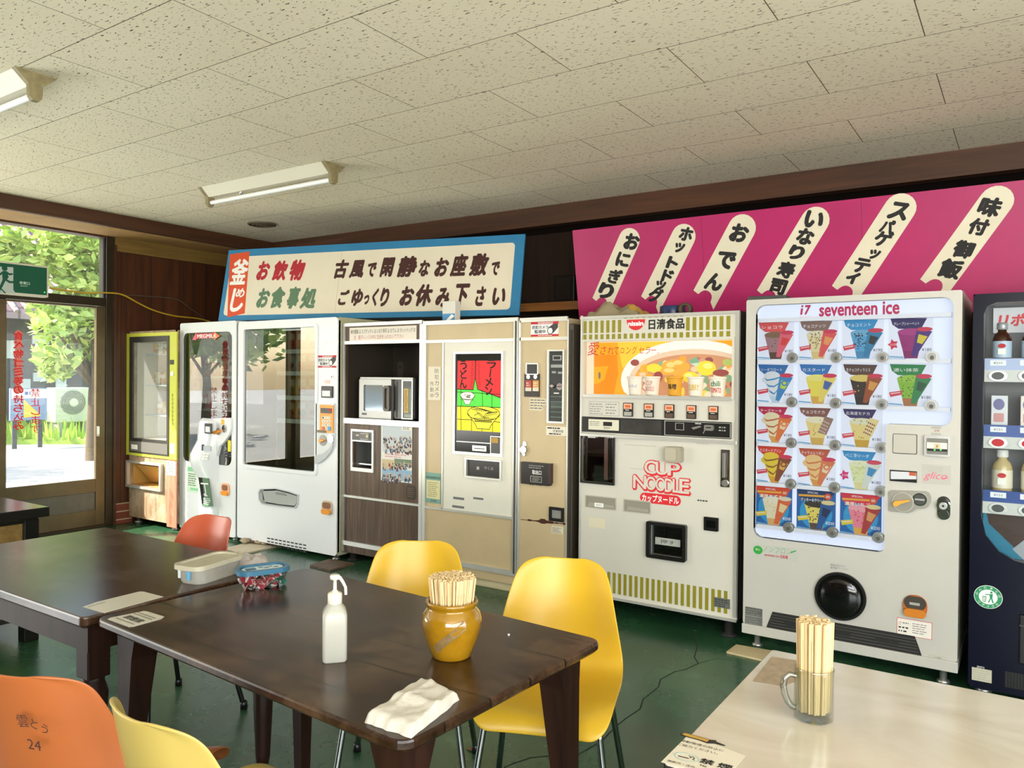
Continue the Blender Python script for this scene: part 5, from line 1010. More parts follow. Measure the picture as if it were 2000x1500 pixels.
card(1, 3, 'c85a3c', 'キャラメルリボン', ('f4cc8a', 'd8804a', 'e0a050'), ('e08050', 'f6dcb8', 'd83a5c'), (0, 'ffffff'), '180', spiral=True)
card(2, 3, '2f9ad6', 'バニラソーダ', ('eaf0b8', 'eef4cc', 'e6e0a0'), ('dfe8dc', '3f94cc', 'd83a5c'), (40, 'c8dc8a'), '180', star='e0287a')
card(0, 4, 'e04a2c', '濃厚あずき', ('f0e6c0', 'f4eed2', 'e0b06a'), ('e06a3a', 'f2d8a0', 'e8dcc0'), (8, 'd8c890'), '200', full='1f6cb8')
card(1, 4, '123a6c', 'クッキー＆クリーム', ('eedc6c', '2f2c26', '5a4a48'), ('1f5a9c', '123058', 'e8d89c'), (46, '3a3630'), '200', full='1f6cb8')
card(2, 4, 'e0304a', '濃厚いちご', ('f08a9c', 'f6aab4', 'e6b04a'), ('b03a34', 'e0a060', 'e8d89c'), (18, 'd84a62'), '200', full='1f6cb8')
# control side
m = MB(); m.rpx(pl, (1744, 847.5, 1791.5, 886.5), 0, .004, DARKG, .006); m.rpx(pl, (1745, 848.5, 1790, 885), .004, .006, M('blank_plate', 'bab7ac', .35, .2), .005); m.build('blank_plate', t)
m = MB(); m.holed(pl, rr(rp(pl, 1805.5, 850.5, 1856, 891), .006), [rr(rp(pl, 1809.5, 856, 1852, 887), .004)], 0, .016, STEEL); m.rpx(pl, (1809.5, 856, 1852, 887), 0, .004, M('steel_shade', '7f7d76', .35, .7)); m.rpx(pl, (1811, 864, 1850.5, 876), .004, .02, M('bill_white', 'dcdccf', .3)); m.rpx(pl, (1811.5, 876, 1850, 881), .004, .012, BLACK); m.holed(pl, rr(rp(pl, 1825.5, 867, 1836.5, 875), .002), [rr(rp(pl, 1826.3, 868, 1835.7, 874), .002)], .02, .0206, M('gold_print', 'b08a3a', .5)); m.prism(pl, ell(*pl.px(1831, 871), .006), .02, .0208, M('gold_print', 'b08a3a', .5))
for xx in (1826, 1838): m.prism(pl, ell(*pl.px(xx, 878.3), .004), .012, .014, M('green_led', '4ad65a', .4, emit=1.5))
m.build('bill_slot', t)
m = MB(); m.rpx(pl, (1819, 833, 1838, 837.5), 0, .0008, GREY); m.tpx(pl, '紙幣', (1825, 839, 1835, 844), M('red_grey', 'b0706c', .6), off=.0008); m.rpx(pl, (1818.5, 845.5, 1838, 849.5), 0, .0008, GREY); m.build('slot_label', t)
m = MB(); m.rpx(pl, (1738.5, 919, 1791, 941), 0, .005, BLACK); m.prism(pl, [pl.px(*q) for q in ((1740, 920), (1790, 922.5), (1790, 936), (1740, 935.5))], .005, .006, M('display_pale', 'c9ccd2', .25)); m.rpx(pl, (1776, 922, 1789.5, 929), .006, .007, M('amount_orange', 'f07a4a', .5, emit=.3)); m.fakelines(pl, (1778, 924, 1788, 927), 1, REDINK, .0076, 2, .6); m.build('amount_display', t)
m = MB(); m.rpx(pl, (1800, 908, 1857, 946), 0, .0006, M('sticker_grey', 'b3b1a9', .4)); m.tpx(pl, 'glico', (1804, 922, 1850, 940), M('script_pink', 'd8607c', .5), off=.0012, shear=.35, bold=.01); m.stroke(pl, [pl.px(1842, 934), pl.px(1851, 934)], .004, .0013, M('script_pink', 'd8607c', .5)); m.tpx(pl, 'すこやかな毎日、', (1810, 912, 1843, 915.5), GREY, off=.001, res=1); m.tpx(pl, '豊かな人生', (1813, 917.5, 1840, 921), GREY, off=.001, res=1); m.build('maker_sticker', t)
kp = [pl.px(*q) for q in ((1737, 960), (1741, 957), (1808, 959), (1815, 962), (1819, 970), (1819, 980), (1814, 989), (1806, 993), (1791, 993.5), (1783, 999), (1776, 1001.5), (1740, 998.5), (1737, 995))]
m = MB(); m.prism(pl, kp, 0, .010, M('knob_plate', '9c9a92', .35, .3)); c = pl.px(1764, 980); m.prism(pl, ell(*c, .047, .047), .010, .016, M('knob_rim', 'b8b6ac', .3, .4)); m.prism(pl, ell(*c, .042, .042), .016, .0165, M('knob_well', '8b897f', .4)); m.tpx(pl, 'おつり・返却', (1752, 961, 1775, 964.5), DARKG, off=.0108, res=1); m.tpx(pl, 'コイン', (1806, 968, 1816, 986), GREY, off=.0108, res=1); cpl = m.build('coin_plate', t)
m = MB(); m.prism(pl, [pl.px(*q) for q in ((1746, 982), (1749, 977), (1778, 974.5), (1778, 977.5), (1762, 982), (1754, 987), (1748, 987))], .0165, .038, M('lever_amber', 'e0a23a', .35)); m.build('coin_return_lever', cpl)
m = MB(); c = pl.px(1797, 975); m.prism(pl, ell(*c, .030, .030), .010, .014, CHROME); m.prism(pl, ell(c[0], c[1], .024, .024), .014, .0145, DARKG); m.prism(pl, box4((c[0] - .02, c[1] - .004, c[0] + .02, c[1] + .004)), .0145, .017, STEEL); m.build('coin_slot', cpl)
m = MB(); m.prism(pl, rr(rp(pl, 1830.5, 969, 1856.5, 1015), .04, 6), 0, .006, CHROME); m.prism(pl, rr(rp(pl, 1833, 972, 1854, 1012), .033, 6), .006, .007, BLACK); c = pl.px(1843, 987); m.prism(pl, ell(*c, .027), .007, .02, CHROME); m.prism(pl, ell(*c, .016), .02, .026, STEEL); m.prism(pl, ell(*c, .005), .026, .027, BLACK); m.prism(pl, ell(*pl.px(1843, 1005), .022), .007, .016, CHROME); m.build('lock', t)
m = MB(); m.rpx(pl, (1470, 1066, 1558, 1092), 0, .001, M('sticker_silver', 'b9bbb3', .4)); c = pl.px(1480.5, 1074); m.prism(pl, ell(*c, .024, .022), .001, .0016, M('green_round', '2f9a3c', .5)); m.tpx(pl, 'ノンフロン', (1491, 1069, 1546, 1080), M('pale_green_text', '86a986', .5), off=.0018, bold=.01); m.tpx(pl, 'seventeen ice 自販機', (1493, 1082, 1539, 1089), M('red_text', 'c03a4a', .5), off=.0018, bold=.015); m.stroke(pl, [pl.px(1545, 1079), pl.px(1554, 1076)], .006, .0018, M('green_round', '2f9a3c', .5)); m.tpx(pl, '安心', (1476, 1071, 1485, 1075), CREDIT, off=.002, res=1); m.build('eco_sticker', t)
m = MB(); c = pl.px(1641.5, 1164); r = rp(pl, 1591, 1116, 1692, 1212); rx = (r[2] - r[0]) / 2; m.prism(pl, ell(*c, rx, rx * .985, 48), 0, .014, M('outlet_rim_black', '121212', .35)); P2 = pl
V_ = []; n = 40
for k, (q, hh) in enumerate(((.95, .014), (.93, .012), (.7, .026), (.4, .034), (0.001, .037))): V_ += [pl.w(c[0] + rx * q * math.cos(2 * PI * i / n), c[1] + rx * q * .985 * math.sin(2 * PI * i / n), hh) for i in range(n)]
m.add(V_, [(k * n + i, k * n + (i + 1) % n, (k + 1) * n + (i + 1) % n, (k + 1) * n + i) for k in range(4) for i in range(n)], M('black_gloss', '0c0c0c', .1), True); m.build('outlet_door', t)
m = MB(); m.tpx(pl, '商品が出てから', (1622, 1102, 1652, 1107), INKG, off=.0008, res=1); m.tpx(pl, '扉を開けてください', (1622, 1108, 1657, 1113), INKG, off=.0008, res=1); m.build('outlet_label', t)
m = MB(); m.prism(pl, rr(rp(pl, 1764, 1162, 1811.5, 1206), .045, 6), 0, .010, M('dark_orange_rim', 'b3611c', .4)); m.prism(pl, rr(rp(pl, 1766, 1164, 1809.5, 1190), .03, 6), .010, .011, M('clear_dark', '4a4540', .15)); m.prism(pl, rr(rp(pl, 1766, 1188, 1809.5, 1204), .03, 6), .010, .024, M('dull_orange', 'c9791f', .4)); m.rpx(pl, (1777, 1176, 1797, 1181), .011, .012, GREY); m.build('coin_return', t)
m = MB(); r = rp(pl, 1751.5, 1211, 1820.5, 1244); m.prism(pl, box4(r), 0, .0008, REDINK); m.prism(pl, box4((r[0] + .002, r[1] + .002, r[2] - .002, r[3] - .002)), .0008, .0012, M('label_cream', 'e3ded6', .5)); m.tpx(pl, '17', (1755.5, 1214, 1760.5, 1220), REDINK, off=.0018, res=1); m.fakelines(pl, (1755, 1222, 1776, 1236), 2, INK, .0018, 3, .4, 4); m.fakelines(pl, (1763, 1215, 1776, 1219), 1, INKG, .0018, 3, .5, 3); m.fakelines(pl, (1782, 1218, 1812, 1240), 5, INKG, .0018, 4, .3, 3); m.build('owner_label', t)
m = MB(); m.rpx(pl, (1455.5, 1187, 1489, 1203), 0, .001, M('plate_dark', '595b58', .4)); m.rpx(pl, (1455, 1203.5, 1489, 1231), 0, .001, M('plate_dark2', '666864', .4)); m.fakelines(pl, (1457, 1189, 1487, 1229), 9, M('plate_print', '8a8c88', .5), .0016, 4, .3); m.build('rating_plate', t)
m = MB(); zA = pl.px(1500, 1226)[1]; q = [px_(1497, 1234), px_(1502, 1222), px_(1792, 1291), px_(1800, 1306)]; zlo = z0 + .05
sa = q[0][0]; sb = q[3][0]; zhi = zlo + .085; m.prism(pl, [(sa, zlo), (sb, zlo), (sb - .03, zhi), (sa + .03, zhi)], -.0, .003, BLACKM)
for k in range(5): zz = zlo + .012 + k * .014; m.prism(pl, [(sa + .012 + .004 * k, zz), (sb - .012 - .004 * k, zz), (sb - .012 - .004 * k, zz + .006), (sa + .012 + .004 * k, zz + .006)], .003, .008, M('louvre', '3f3e3b', .5))
for u in (.2, .5, .8): m.prism(pl, rr((sa + (sb - sa) * u - .05, zlo + .03, sa + (sb - sa) * u + .05, zlo + .055), .01), .008, .011, BLACKM)
m.build('vent_grille', t)
m = MB(); m.box(x0 - .003, x1 + .003, Y - .012, Y + .68, z0, z0 + .05, ICEW, .004); m.build('plinth', t)
m = MB(); m.rpx(pl, (1812, 1280, 1850, 1300), 0, .0008, M('warn_label', 'b9b7ab', .5), .004); m.tpx(pl, '⚠注意', (1823, 1282, 1838, 1286.5), INKG, off=.0012, res=1); m.fakelines(pl, (1815, 1288, 1847, 1298), 3, INKG, .0012, 4, .35); m.build('warning_label', t)
m = MB(); m.box(x0 + .005, x0 + .20, Y + .0, Y + .10, z1, z1 + .018, DARKG, .003); m.build('hinge_cover', t)
feet(t, x0, x1, Y, z0, .6, STEEL, .022)

# ---- blue tonic drink machine at the right edge
x0 = pl.px(1897, 850)[0]; x1 = x0 + 1.02; z1 = pl.px(1960, 572)[1]; z0 = .025
NAVY = M('navy_enamel', '060a1e', .25, spec=.22); P0 = pl
wr = (pl.px(1918, 850)[0], pl.px(1960, 1098)[1], x0 + .97, pl.px(1960, 590)[1])
hole = [(wr[0] + .20, wr[1]), (wr[2], wr[1]), (wr[2], wr[3] - .04), (wr[2] - .04, wr[3]), (wr[0] + .05, wr[3]), (wr[0] + .015, wr[3] - .015), (wr[0], wr[3] - .05), (wr[0], wr[1] + .20), (wr[0] + .02, wr[1] + .11), (wr[0] + .07, wr[1] + .045), (wr[0] + .13, wr[1] + .012)]
t, pl = cabinet('drink_machine', 'dark blue drink vending machine cut by the right edge of the picture', Y, x0, x1, z0, z1, .72, NAVY, [hole], [(wr, .24, M('drink_interior', 'c3c6c8', .5, emit=.06))], rad=.02)
m = MB(); m.prism(pl, [(wr[0] + (a - wr[0]) * .998 + .001, b) for a, b in hole], -.004, -.001, glass('drink_glass', 'f4f8f8', .03)); m.build('display_glass', t)
tzb = lambda y: pl.px(1960, y)[1]
m = MB(); m.box(wr[0] + .03, wr[2], Y + .20, Y + .235, tzb(645), wr[3] - .01, M('lit_head', 'f0f2f4', .5, emit=.5)); Pq = front(Y + .199); m.tpx(Pq, 'リポビタン', (1950, 611, 2093, 636), M('tonic_red', 'd82a3a', .4), off=.001, bold=.05, shear=.15); m.build('brand_panel', t)
for zz, strip in ((713, 'a8b6dc'), (844, '3f5aa0'), (973, '2a4a92')):
    m = MB(); z = tzb(zz); m.box(wr[0] + .005, wr[2], Y + .02, Y + .22, z, z + .01, STEEL); m.box(wr[0] + .005, wr[2], Y + .018, Y + .02, z - .022, z + .03, M('strip_' + strip, strip, .4)); m.box(wr[0] + .005, wr[2], Y + .014, Y + .022, z - .075, z - .022, M('button_rail', 'c9cbca', .35))
    for k in range(5):
        s_ = pl.px(1926, zz)[0] + .045 + k * .112; m.prism(front(Y + .018), box4((s_ - .03, z - .002, s_ + .03, z + .022)), 0, .001, M('price_white', 'e6eaf2', .5)); m.text(front(Y + .017), '¥200' if zz == 713 else '¥150', (s_, z + .01), INKG, w=.035, h=.011, res=1)
    m.build('shelf', t)
    for k in range(5):
        s_ = pl.px(1926, zz)[0] + .045 + k * .112; m = MB(); m.prism(front(Y + .014), ell(s_, z - .048, .036, .024, 18), 0, .008, STEEL); m.prism(front(Y + .006), ell(s_, z - .048, .024, .017, 16), 0, .003, M('button_dark2', '4a4c4c', .3) if zz != 844 else REDINK); m.build('purchase_button', t)
def bottle(x, yy, z, s, glassm, labm, capm, label, group, lid=1):
    b = thing('tonic_bottle', (x, yy, z), label, 'bottle', group)
    m = MB(); m.lathe((x, yy, z), [(0, 0), (.026 * s, 0), (.029 * s, .005 * s), (.029 * s, .085 * s), (.024 * s, .100 * s), (.014 * s, .110 * s), (.013 * s, .122 * s)], glassm, 18); gb_ = m.build('glass_body', b)
    m = MB(); m.lathe((x, yy, z), [(.0155 * s, .118 * s), (.017 * s, .120 * s), (.017 * s, .140 * s), (.014 * s, .143 * s), (0, .143 * s)], capm, 16); m.build('cap', b)
    m = MB(); m.lathe((x, yy, z), [(.0295 * s, .018 * s), (.0297 * s, .02 * s), (.0297 * s, .075 * s), (.0295 * s, .077 * s)], labm, 18); q = front(yy - .0300 * s); m.prism(q, rr((x - .012 * s, z + .030 * s, x + .012 * s, z + .05 * s), .003), -.003, .0004, CREDIT); m.prism(q, ell(x, z + .060 * s, .012 * s, .008 * s, 12), -.003, .0004, REDINK); m.build('label', gb_)
BRN = M('brown_glass', '3d1c10', .12); LBL = M('label_blue_white', 'b9cde4', .4); CAPG = M('cap_grey', 'b9bcc2', .3, .4); GOLDB = M('pale_amber_glass', 'cdb98c', .15); LBW = M('label_pale', 'e6dfcc', .4)
for k in range(4):
    s_ = pl.px(1926, 713)[0] + .045 + k * .112; bottle(s_ + .012, Y + .10, tzb(713) + .011, 1.28, BRN, LBL, CAPG, 'brown glass tonic bottle with pale blue label on the top row of the blue machine', 'brown tonic bottles')
    s_ = pl.px(1926, 973)[0] + .045 + k * .112; bottle(s_ + .012, Y + .10, tzb(973) + .011, 1.38, GOLDB, LBW, CREDIT, 'pale amber drink bottle on the lower row of the blue machine', 'amber drink bottles')
PAPR = [M('carton_%s' % c, c, .5) for c in ('dfe2ea', 'e8e0dc', 'c9d2e4')]
for k in range(4):
    s_ = pl.px(1926, 844)[0] + .045 + k * .112; m = MB(); z = tzb(844) + .011; m.box(s_ - .03, s_ + .034, Y + .07, Y + .13, z, z + .15, PAPR[k % 3], .003); q = front(Y + .0698); m.prism(q, ell(s_, z + .11, .022, .026, 12), 0, .0006, M('carton_violet', '7a78a8', .5)); m.prism(q, rr((s_ - .02, z + .03, s_ + .02, z + .07), .004), 0, .0006, M('carton_pink', 'd29a9a', .5)); m.fakelines(q, (0, 0, 1, 1), 0, INK) if False else None
    tag(m.build('drink_box'), 'pale boxed drink on the middle row of the blue machine', 'box', 'boxed drinks in the blue machine')
m = MB(); Pp = pl.up(-.006); Pw = front(Y + .10); q = [(wr[0] + .005, tzb(988)), (wr[2], tzb(990)), (wr[2], wr[1] + .002), (wr[0] + .005, wr[1] + .002)]
m.face(Pw, q, 0, M('promo_blue', '2aa0c8', .4, emit=.25)); cx0, cz0 = pl.px(1968, 1040)
def clip(poly, x0_, y0_, x1_, y1_):
    for ax, lim, sg in ((0, x0_, 1), (0, x1_, -1), (1, y0_, 1), (1, y1_, -1)):
        out = []
        for i in range(len(poly)):
            p, q_ = poly[i - 1], poly[i]; a, b = sg * (p[ax] - lim), sg * (q_[ax] - lim)
            if (a >= 0) != (b >= 0): k = a / (a - b); out.append((p[0] + (q_[0] - p[0]) * k, p[1] + (q_[1] - p[1]) * k))
            if b >= 0: out.append(q_)
        poly = out
    return poly if len(poly) > 2 else [(x0_, y0_), (x0_ + .001, y0_), (x0_, y0_ + .001)]
def RB(l, cx, cz, ang): ca, sa_ = math.cos(ang), math.sin(ang); return clip([(cx + a * ca - b * sa_, cz + a * sa_ + b * ca) for a, b in l], wr[0] + .006, wr[1] + .003, wr[2] - .002, tzb(990))
m.face(Pw, [(wr[0] + .005, tzb(988)), (wr[2], tzb(990)), (wr[2], tzb(1000)), (wr[0] + .25, tzb(1012)), (wr[0] + .1, tzb(1003)), (wr[0] + .005, tzb(1008))], .0005, M('promo_pale', 'd3e2ce', .4, emit=.2))
bt = RB([(-.30, .035), (-.22, .04), (-.16, .085), (.3, .10), (.3, -.10), (-.16, -.085), (-.22, -.04), (-.30, -.035)], cx0 + .10, cz0 - .03, -.75 + PI * 0); m.face(Pw, bt, .001, M('promo_brown', '5a2418', .4, emit=.1))
m.face(Pw, RB([(-.36, .058), (-.26, .052), (-.26, -.052), (-.36, -.058)], cx0 + .10, cz0 - .03, -.75), .0015, M('promo_white', 'ece7de', .4, emit=.3)); m.face(Pw, RB([(-.02, .10), (.06, .102), (.06, -.102), (-.02, -.10)], cx0 + .10, cz0 - .03, -.75), .0015, M('promo_label', 'dfe6f0', .4, emit=.2)); m.face(Pw, RB([(.06, .102), (.3, .105), (.3, -.105), (.06, -.102)], cx0 + .10, cz0 - .03, -.75), .0015, M('promo_navy', '24468c', .4, emit=.1))
m.build('promo_picture', t)
m = MB(); c = pl.px(1930, 1166); m.prism(pl, ell(*c, .055, .052, 32), 0, .0008, CREDIT); m.holed(pl, ell(*c, .053, .050, 32), [ell(*c, .036, .033, 32)], .0008, .0012, M('recycle_green', '1f8a5a', .5)); P = pl.up(.0014)
for i, ch in enumerate('のんだあとは'): a = PI - .25 - i * (PI - .5) / 5; m.text(P, ch, (c[0] + .0445 * math.cos(a), c[1] + .0415 * math.sin(a)), CREDIT, h=.011, rot=a - PI / 2, res=1, off=.0002)
for i, ch in enumerate('リサイクル'): a = PI + .7 + i * (PI - 1.4) / 4; m.text(P, ch, (c[0] + .0445 * math.cos(a), c[1] + .0415 * math.sin(a)), CREDIT, h=.011, rot=a + PI / 2, res=1, off=.0002)
GR = M('recycle_green', '1f8a5a', .5); D = lambda l: [(c[0] + a, c[1] + b) for a, b in l]
m.face(P, D(ell(.012, .022, .005, n=10)), 0, GR); m.face(P, D([(.004, .014), (.018, .016), (.016, -.004), (.022, -.024), (.016, -.024), (.011, -.006), (.004, -.024), (-.001, -.024), (.007, -.004)]), 0, GR); m.stroke(P, D([(.006, .012), (-.010, .010)]), .004, .0001, GR); m.holed(P, D([(-.022, .002), (-.006, .002), (-.009, -.024), (-.020, -.024)]), [D([(-.019, -.001), (-.009, -.001), (-.011, -.022), (-.018, -.022)])], 0, .0002, GR); m.stroke(P, D([(-.014, 0), (-.014, -.022)]), .002, .0001, GR); m.build('recycling_sticker', t)
m = MB(); m.rpx(pl, (1894 + 4, 1306, 1937, 1331), 0, .001, M('plate_beige', 'bdbaa6', .4)); m.fakelines(pl, (1900, 1308, 1935, 1329), 5, GREY, .0016, 3, .3); m.tpx(pl, 'SANYO', (1908, 1301, 1923, 1305), CREDIT, off=.0008, res=1); m.build('rating_plate', t)
m = MB(); s_ = pl.px(1991, 1200)[0]; m.box(s_, s_ + .5, Y - .012, Y, tzb(1290), tzb(1195), BLACK, .006); m.rpx(pl, (1991, 1225, 2080, 1228), .012, .016, DARKG); m.build('outlet_frame', t)
m = MB()
for k in range(9): s_ = pl.px(1963 + k * 6, 1320)[0]; m.face(pl, box4((s_, z0 + .03, s_ + .01, z0 + .10)), .0008, BLACK)
m.build('vent', t)
feet(t, x0, x1, Y, .025)
# ---------------------------------------------------------------- painted boards above the machines
def board(name, label, pl, w, h, edge, cat='sign'):
    t = thing(name, tuple(pl.w(w / 2, 0, 0)), label, cat); return t
q0 = .462 / .43; yaw, tilt = .2558, .2053
u = Vector((math.cos(yaw), math.sin(yaw), 0)); nb = Vector((-math.sin(yaw), math.cos(yaw), 0)); v = Vector((0, 0, math.cos(tilt))) + nb * math.sin(tilt)
pb = Pl((-5.435 * q0, 3.866 * q0, EYE.z + .462), u, v); BWd, BHt = 2.555 * q0, .598 * q0
BLUE = M('sign_blue', '2f7fae', .45, vary=.12, vscale=3); SWHITE = M('sign_cream', 'e4dcc6', .5, vary=.05, vscale=3); SRED = M('sign_orange_red', 'd9502a', .45); T1 = M('sign_red', 'b02433', .5); T2 = M('sign_green', '4a7a70', .5, vary=.25, vscale=12); T3 = M('sign_maroon', '43221f', .5)
t = board('painted_sign', 'long white signboard with a blue border and brush lettering, leaning above the left machines', pb, BWd, BHt, BLUE)
m = MB(); m.prism(pb, box4((0, 0, BWd, BHt)), -.02, 0, BLUE, back=True); m.build('board', t)
rW = (pb.px(432, 560)[0] + .0, .05, BWd - .075, BHt - .055); rW = (.045, .045, BWd - .075, BHt - .065)
m = MB(); m.prism(pb, rr(rW, .03), 0, .001, SWHITE); m.stroke(pb, [(BWd * .42, .05), (BWd * .42, BHt - .07)], .002, .0014, M('seam', 'a8a08c', .7)); pf = m.build('painted_field', t)
P = pb.up(.0012)
m = MB(); m.face(P, [P.px(*q) for q in ((449, 497), (487.5, 491), (478, 612), (444, 620))], .0002, SRED)
for ch, bb in (('釜', (452, 506, 484, 556)), ('め', (461, 563, 478, 581)), ('し', (451, 563, 476, 609))): m.tpx(P, ch, bb, CREDIT, off=.0008, bold=.035, shear=.1)
m.build('red_panel', pf)
def line(chs, xs, y0, y1, mat, sh=.2):
    m = MB()
    for ch, (xa, xb, ya, yb) in zip(chs, xs): m.tpx(P, ch, (xa, ya, xb, yb), mat, off=.0008, bold=.058, shear=sh)
    m.build('brush_lettering', pf)
line('お飲物', [(502, 527, 510, 547), (533, 562, 509, 548), (566, 596, 507, 548)], 0, 0, T1); line('お食事処', [(502, 527, 563, 601), (530, 557, 560, 602), (561, 586, 560, 603), (587, 617, 562, 603)], 0, 0, T2)
line('古風で閑静なお座敷で', [(654, 681, 507, 544), (683, 711, 508, 543), (718, 735, 513, 541), (743, 771, 503, 541), (777, 815, 500, 541), (818, 840, 508, 540), (849, 877, 503, 540), (880, 914, 496, 540), (917, 955, 495, 539), (960, 976, 511, 538)], 0, 0, T3)
line('ごゆっくりお休み下さい', [(661, 682, 566, 596), (687, 709, 564, 598), (711, 721, 576, 595), (727, 739, 563, 598), (743, 760, 562, 599), (781, 809, 559, 597), (812, 845, 555, 598), (851, 878, 562, 600), (889, 917, 554, 600), (929, 949, 559, 598), (962, 987, 562, 596)], 0, 0, T3)
BAT = M('batten', '7a6448', .8)
for s_ in (.5, 1.35, 2.2): MB().prism(pb, box4((s_ - .02, .02, s_ + .02, BHt - .03)), -.055, -.02, BAT, back=True).build('back_batten', t)
yt = 4.86; ybm = yt * 1.021; ztp = EYE.z + .953 * yt / 4.4; zbt = 1.79; ztb = EYE.z + .433 * ybm / 4.4
sl = (ybm - yt) / (ztp - ztb); yb2 = yt + sl * (ztp - zbt); xl = -2.48 * yt / 4.4
v = (Vector((0, yt, ztp)) - Vector((0, yb2, zbt))).normalized(); pp = Pl((xl, yb2, zbt), (1, 0, 0), v); PH = (Vector((0, yt, ztp)) - Vector((0, yb2, zbt))).length; PW = 3.6
MAG = M('sign_magenta', 'b01a60', .45, vary=.10, vscale=2.5)
t = board('menu_signboard', 'long magenta menu board with six slanted cream labels above the right machines', pp, PW, PH, MAG)
m = MB(); m.prism(pp, box4((0, 0, PW, PH)), -.02, 0, MAG, back=True)
for xx in (1373, 1684): s_ = pp.px(xx, 500)[0]; m.stroke(pp, [(s_, 0.01), (s_, PH - .01)], .002, .0005, M('seam_dark', '7c1747', .7))
m.build('board', t)
P = pp
LB = [  # top arc ends, bottom corners (left, right), characters with centre pixels and size
 ('おにぎり', [(1207, 449), (1252, 447), (1261, 470), (1256, 490), (1211, 591), (1205, 597), (1198, 590), (1185, 586), (1175, 592), (1165, 593), (1151, 588), (1204, 455)], [(1234, 472, 28), (1217, 507, 25), (1202, 540, 25), (1184, 568, 27)]),
 ('ホットドッグ', [], [(1340, 457, 25), (1328, 484, 18), (1313, 513, 22), (1304, 539, 22), (1291, 558, 18), (1281, 577, 26)]),
 ('おでん', [], [(1444, 455, 34), (1419, 508, 32), (1394, 550, 32)]),
 ('いなり寿司', [], [(1590, 429, 33), (1573, 462, 32), (1556, 493, 28), (1535, 527, 32), (1521, 560, 30)]),
 ('スパゲッティ', [], [(1754, 412, 36), (1733, 442, 27), (1726, 466, 33), (1709, 497, 20), (1684, 519, 30), (1666, 543, 25)]),
 ('味付御飯', [], [(1933, 404, 42), (1912, 443, 36), (1883, 487, 38), (1857, 525, 42)])]
AX_ = [((1229, 468), (1175, 592), 22, 25), ((1335, 462), (1272, 590), 25, 24), ((1449, 446), (1377, 580), 29, 30), ((1592, 431), (1501, 580), 30, 33), ((1758, 407), (1650, 572), 34, 37), ((1946, 393), (1824, 560), 37, 42)]
for (st, _, chs), ((ax, ay), (bx, by), r1, r2) in zip(LB, AX_):
    a = Vector(P.px(ax, ay)); b = Vector(P.px(bx, by)); d = (b - a).normalized(); q = Vector((-d.y, d.x)); q = q if q.x > 0 else -q
    r1s = abs(P.px(ax + r1, ay)[0] - P.px(ax - r1, ay)[0]) / 2 * .94; L = (b - a).length
    pts = [a + q * r1s * math.cos(k * PI / 10) - d * r1s * math.sin(k * PI / 10) for k in range(11)]
    w2 = r1s * 1.02; e = b
    pts += [e - q * w2, e - q * (w2 * .55) - d * .0 + d * .006]
    pts += [e + q * (w2 * (.02 + .5 * math.cos(PI - k * PI / 8))) - d * (.045 * math.sin(k * PI / 8)) for k in range(1, 8)]
    pts += [e + q * (w2 * .55) + d * .012, e + q * w2 + d * .045]
    m = MB(); m.prism(P, [tuple(p) for p in pts], 0, .001, M('label_cream2', 'e0d9c0', .5, vary=.05)); ls = m.build('label_shape', t)
    m = MB(); ang = math.atan2(-d.y, -d.x) - PI / 2
    for ch, (cx, cy, sz) in zip(st, chs):
        s1_ = abs(P.px(cx + sz / 2, cy)[0] - P.px(cx - sz / 2, cy)[0]); k = 1.0 if ch not in 'っッィ' else 1.0
        m.text(P, ch, P.px(cx, cy), INK, w=s1_ * 1.12, h=s1_ * (1.06 if ch not in 'ー' else .2), rot=ang * .45, off=.0016, bold=.064, shear=.14)
    m.build('brush_lettering', ls)
for s_ in (.3, 1.6, 2.9): MB().prism(pp, box4((s_ - .02, .02, s_ + .02, PH - .03)), -.055, -.02, BAT, back=True).build('back_batten', t)
# exit sign over the door
px0 = XL + .14; pe = side(px0); r = pe.rect(0, 513, 95, 577); yR = r[2]; zb_, zt_ = pe.px(50, 575)[1] - .01, pe.px(50, 515)[1]; yL = yR - .50
t = thing('exit_sign', (px0 - .03, (yL + yR) / 2, zb_), 'green emergency exit sign with a running figure over the sliding door', 'sign')
m = MB(); m.box(px0 - .09, px0, yL, yR, zb_, zt_, M('sign_case', 'd9d3bf', .5), .006); ca_ = m.build('case', t)
m = MB(); EG = M('exit_green', '0f6a4a', .4, emit=.25); EW = M('exit_white', 'e3efdf', .4, emit=.25); m.prism(pe, box4((yL + .015, zb_ + .018, yR - .015, zt_ - .016)), 0, .002, EG); P = pe.up(.0022)
dw = [P.px(*q) for q in ((-14, 520), (26, 522), (26, 566), (31, 573), (-14, 571))]; m.face(P, dw, 0, EW); G = lambda l: [P.px(*q) for q in l]
m.face(P, ell(*P.px(9, 524), .022, n=14), .0003, EG); m.face(P, G([(6, 529), (14, 530), (17, 541), (14, 546), (20, 549), (30, 549), (30, 553), (18, 553), (11, 548), (5, 560), (0, 569), (-4, 567), (5, 546), (4, 536)]), .0003, EG); m.stroke(P, G([(12, 531), (19, 536), (24, 535)]), .014, .0004, EG); m.stroke(P, G([(6, 531), (0, 536), (-4, 534)]), .014, .0004, EG); m.stroke(P, G([(0, 562), (10, 572)]), .010, .0004, EG)
m.tpx(P, '非常口', (38, 550, 58, 556), M('exit_text', 'cfe6d6', .5), off=.0004, bold=.02); m.tpx(P, 'EXIT', (40.5, 557.5, 54, 560), M('exit_text', 'cfe6d6', .5), off=.0004); m.build('legend', ca_)
m = MB(); m.prism(P, ell(*P.px(87, 571), .006, n=10), 0, .003, M('green_led', '4ad65a', .4, emit=1.5)); m.build('pilot_light', ca_)
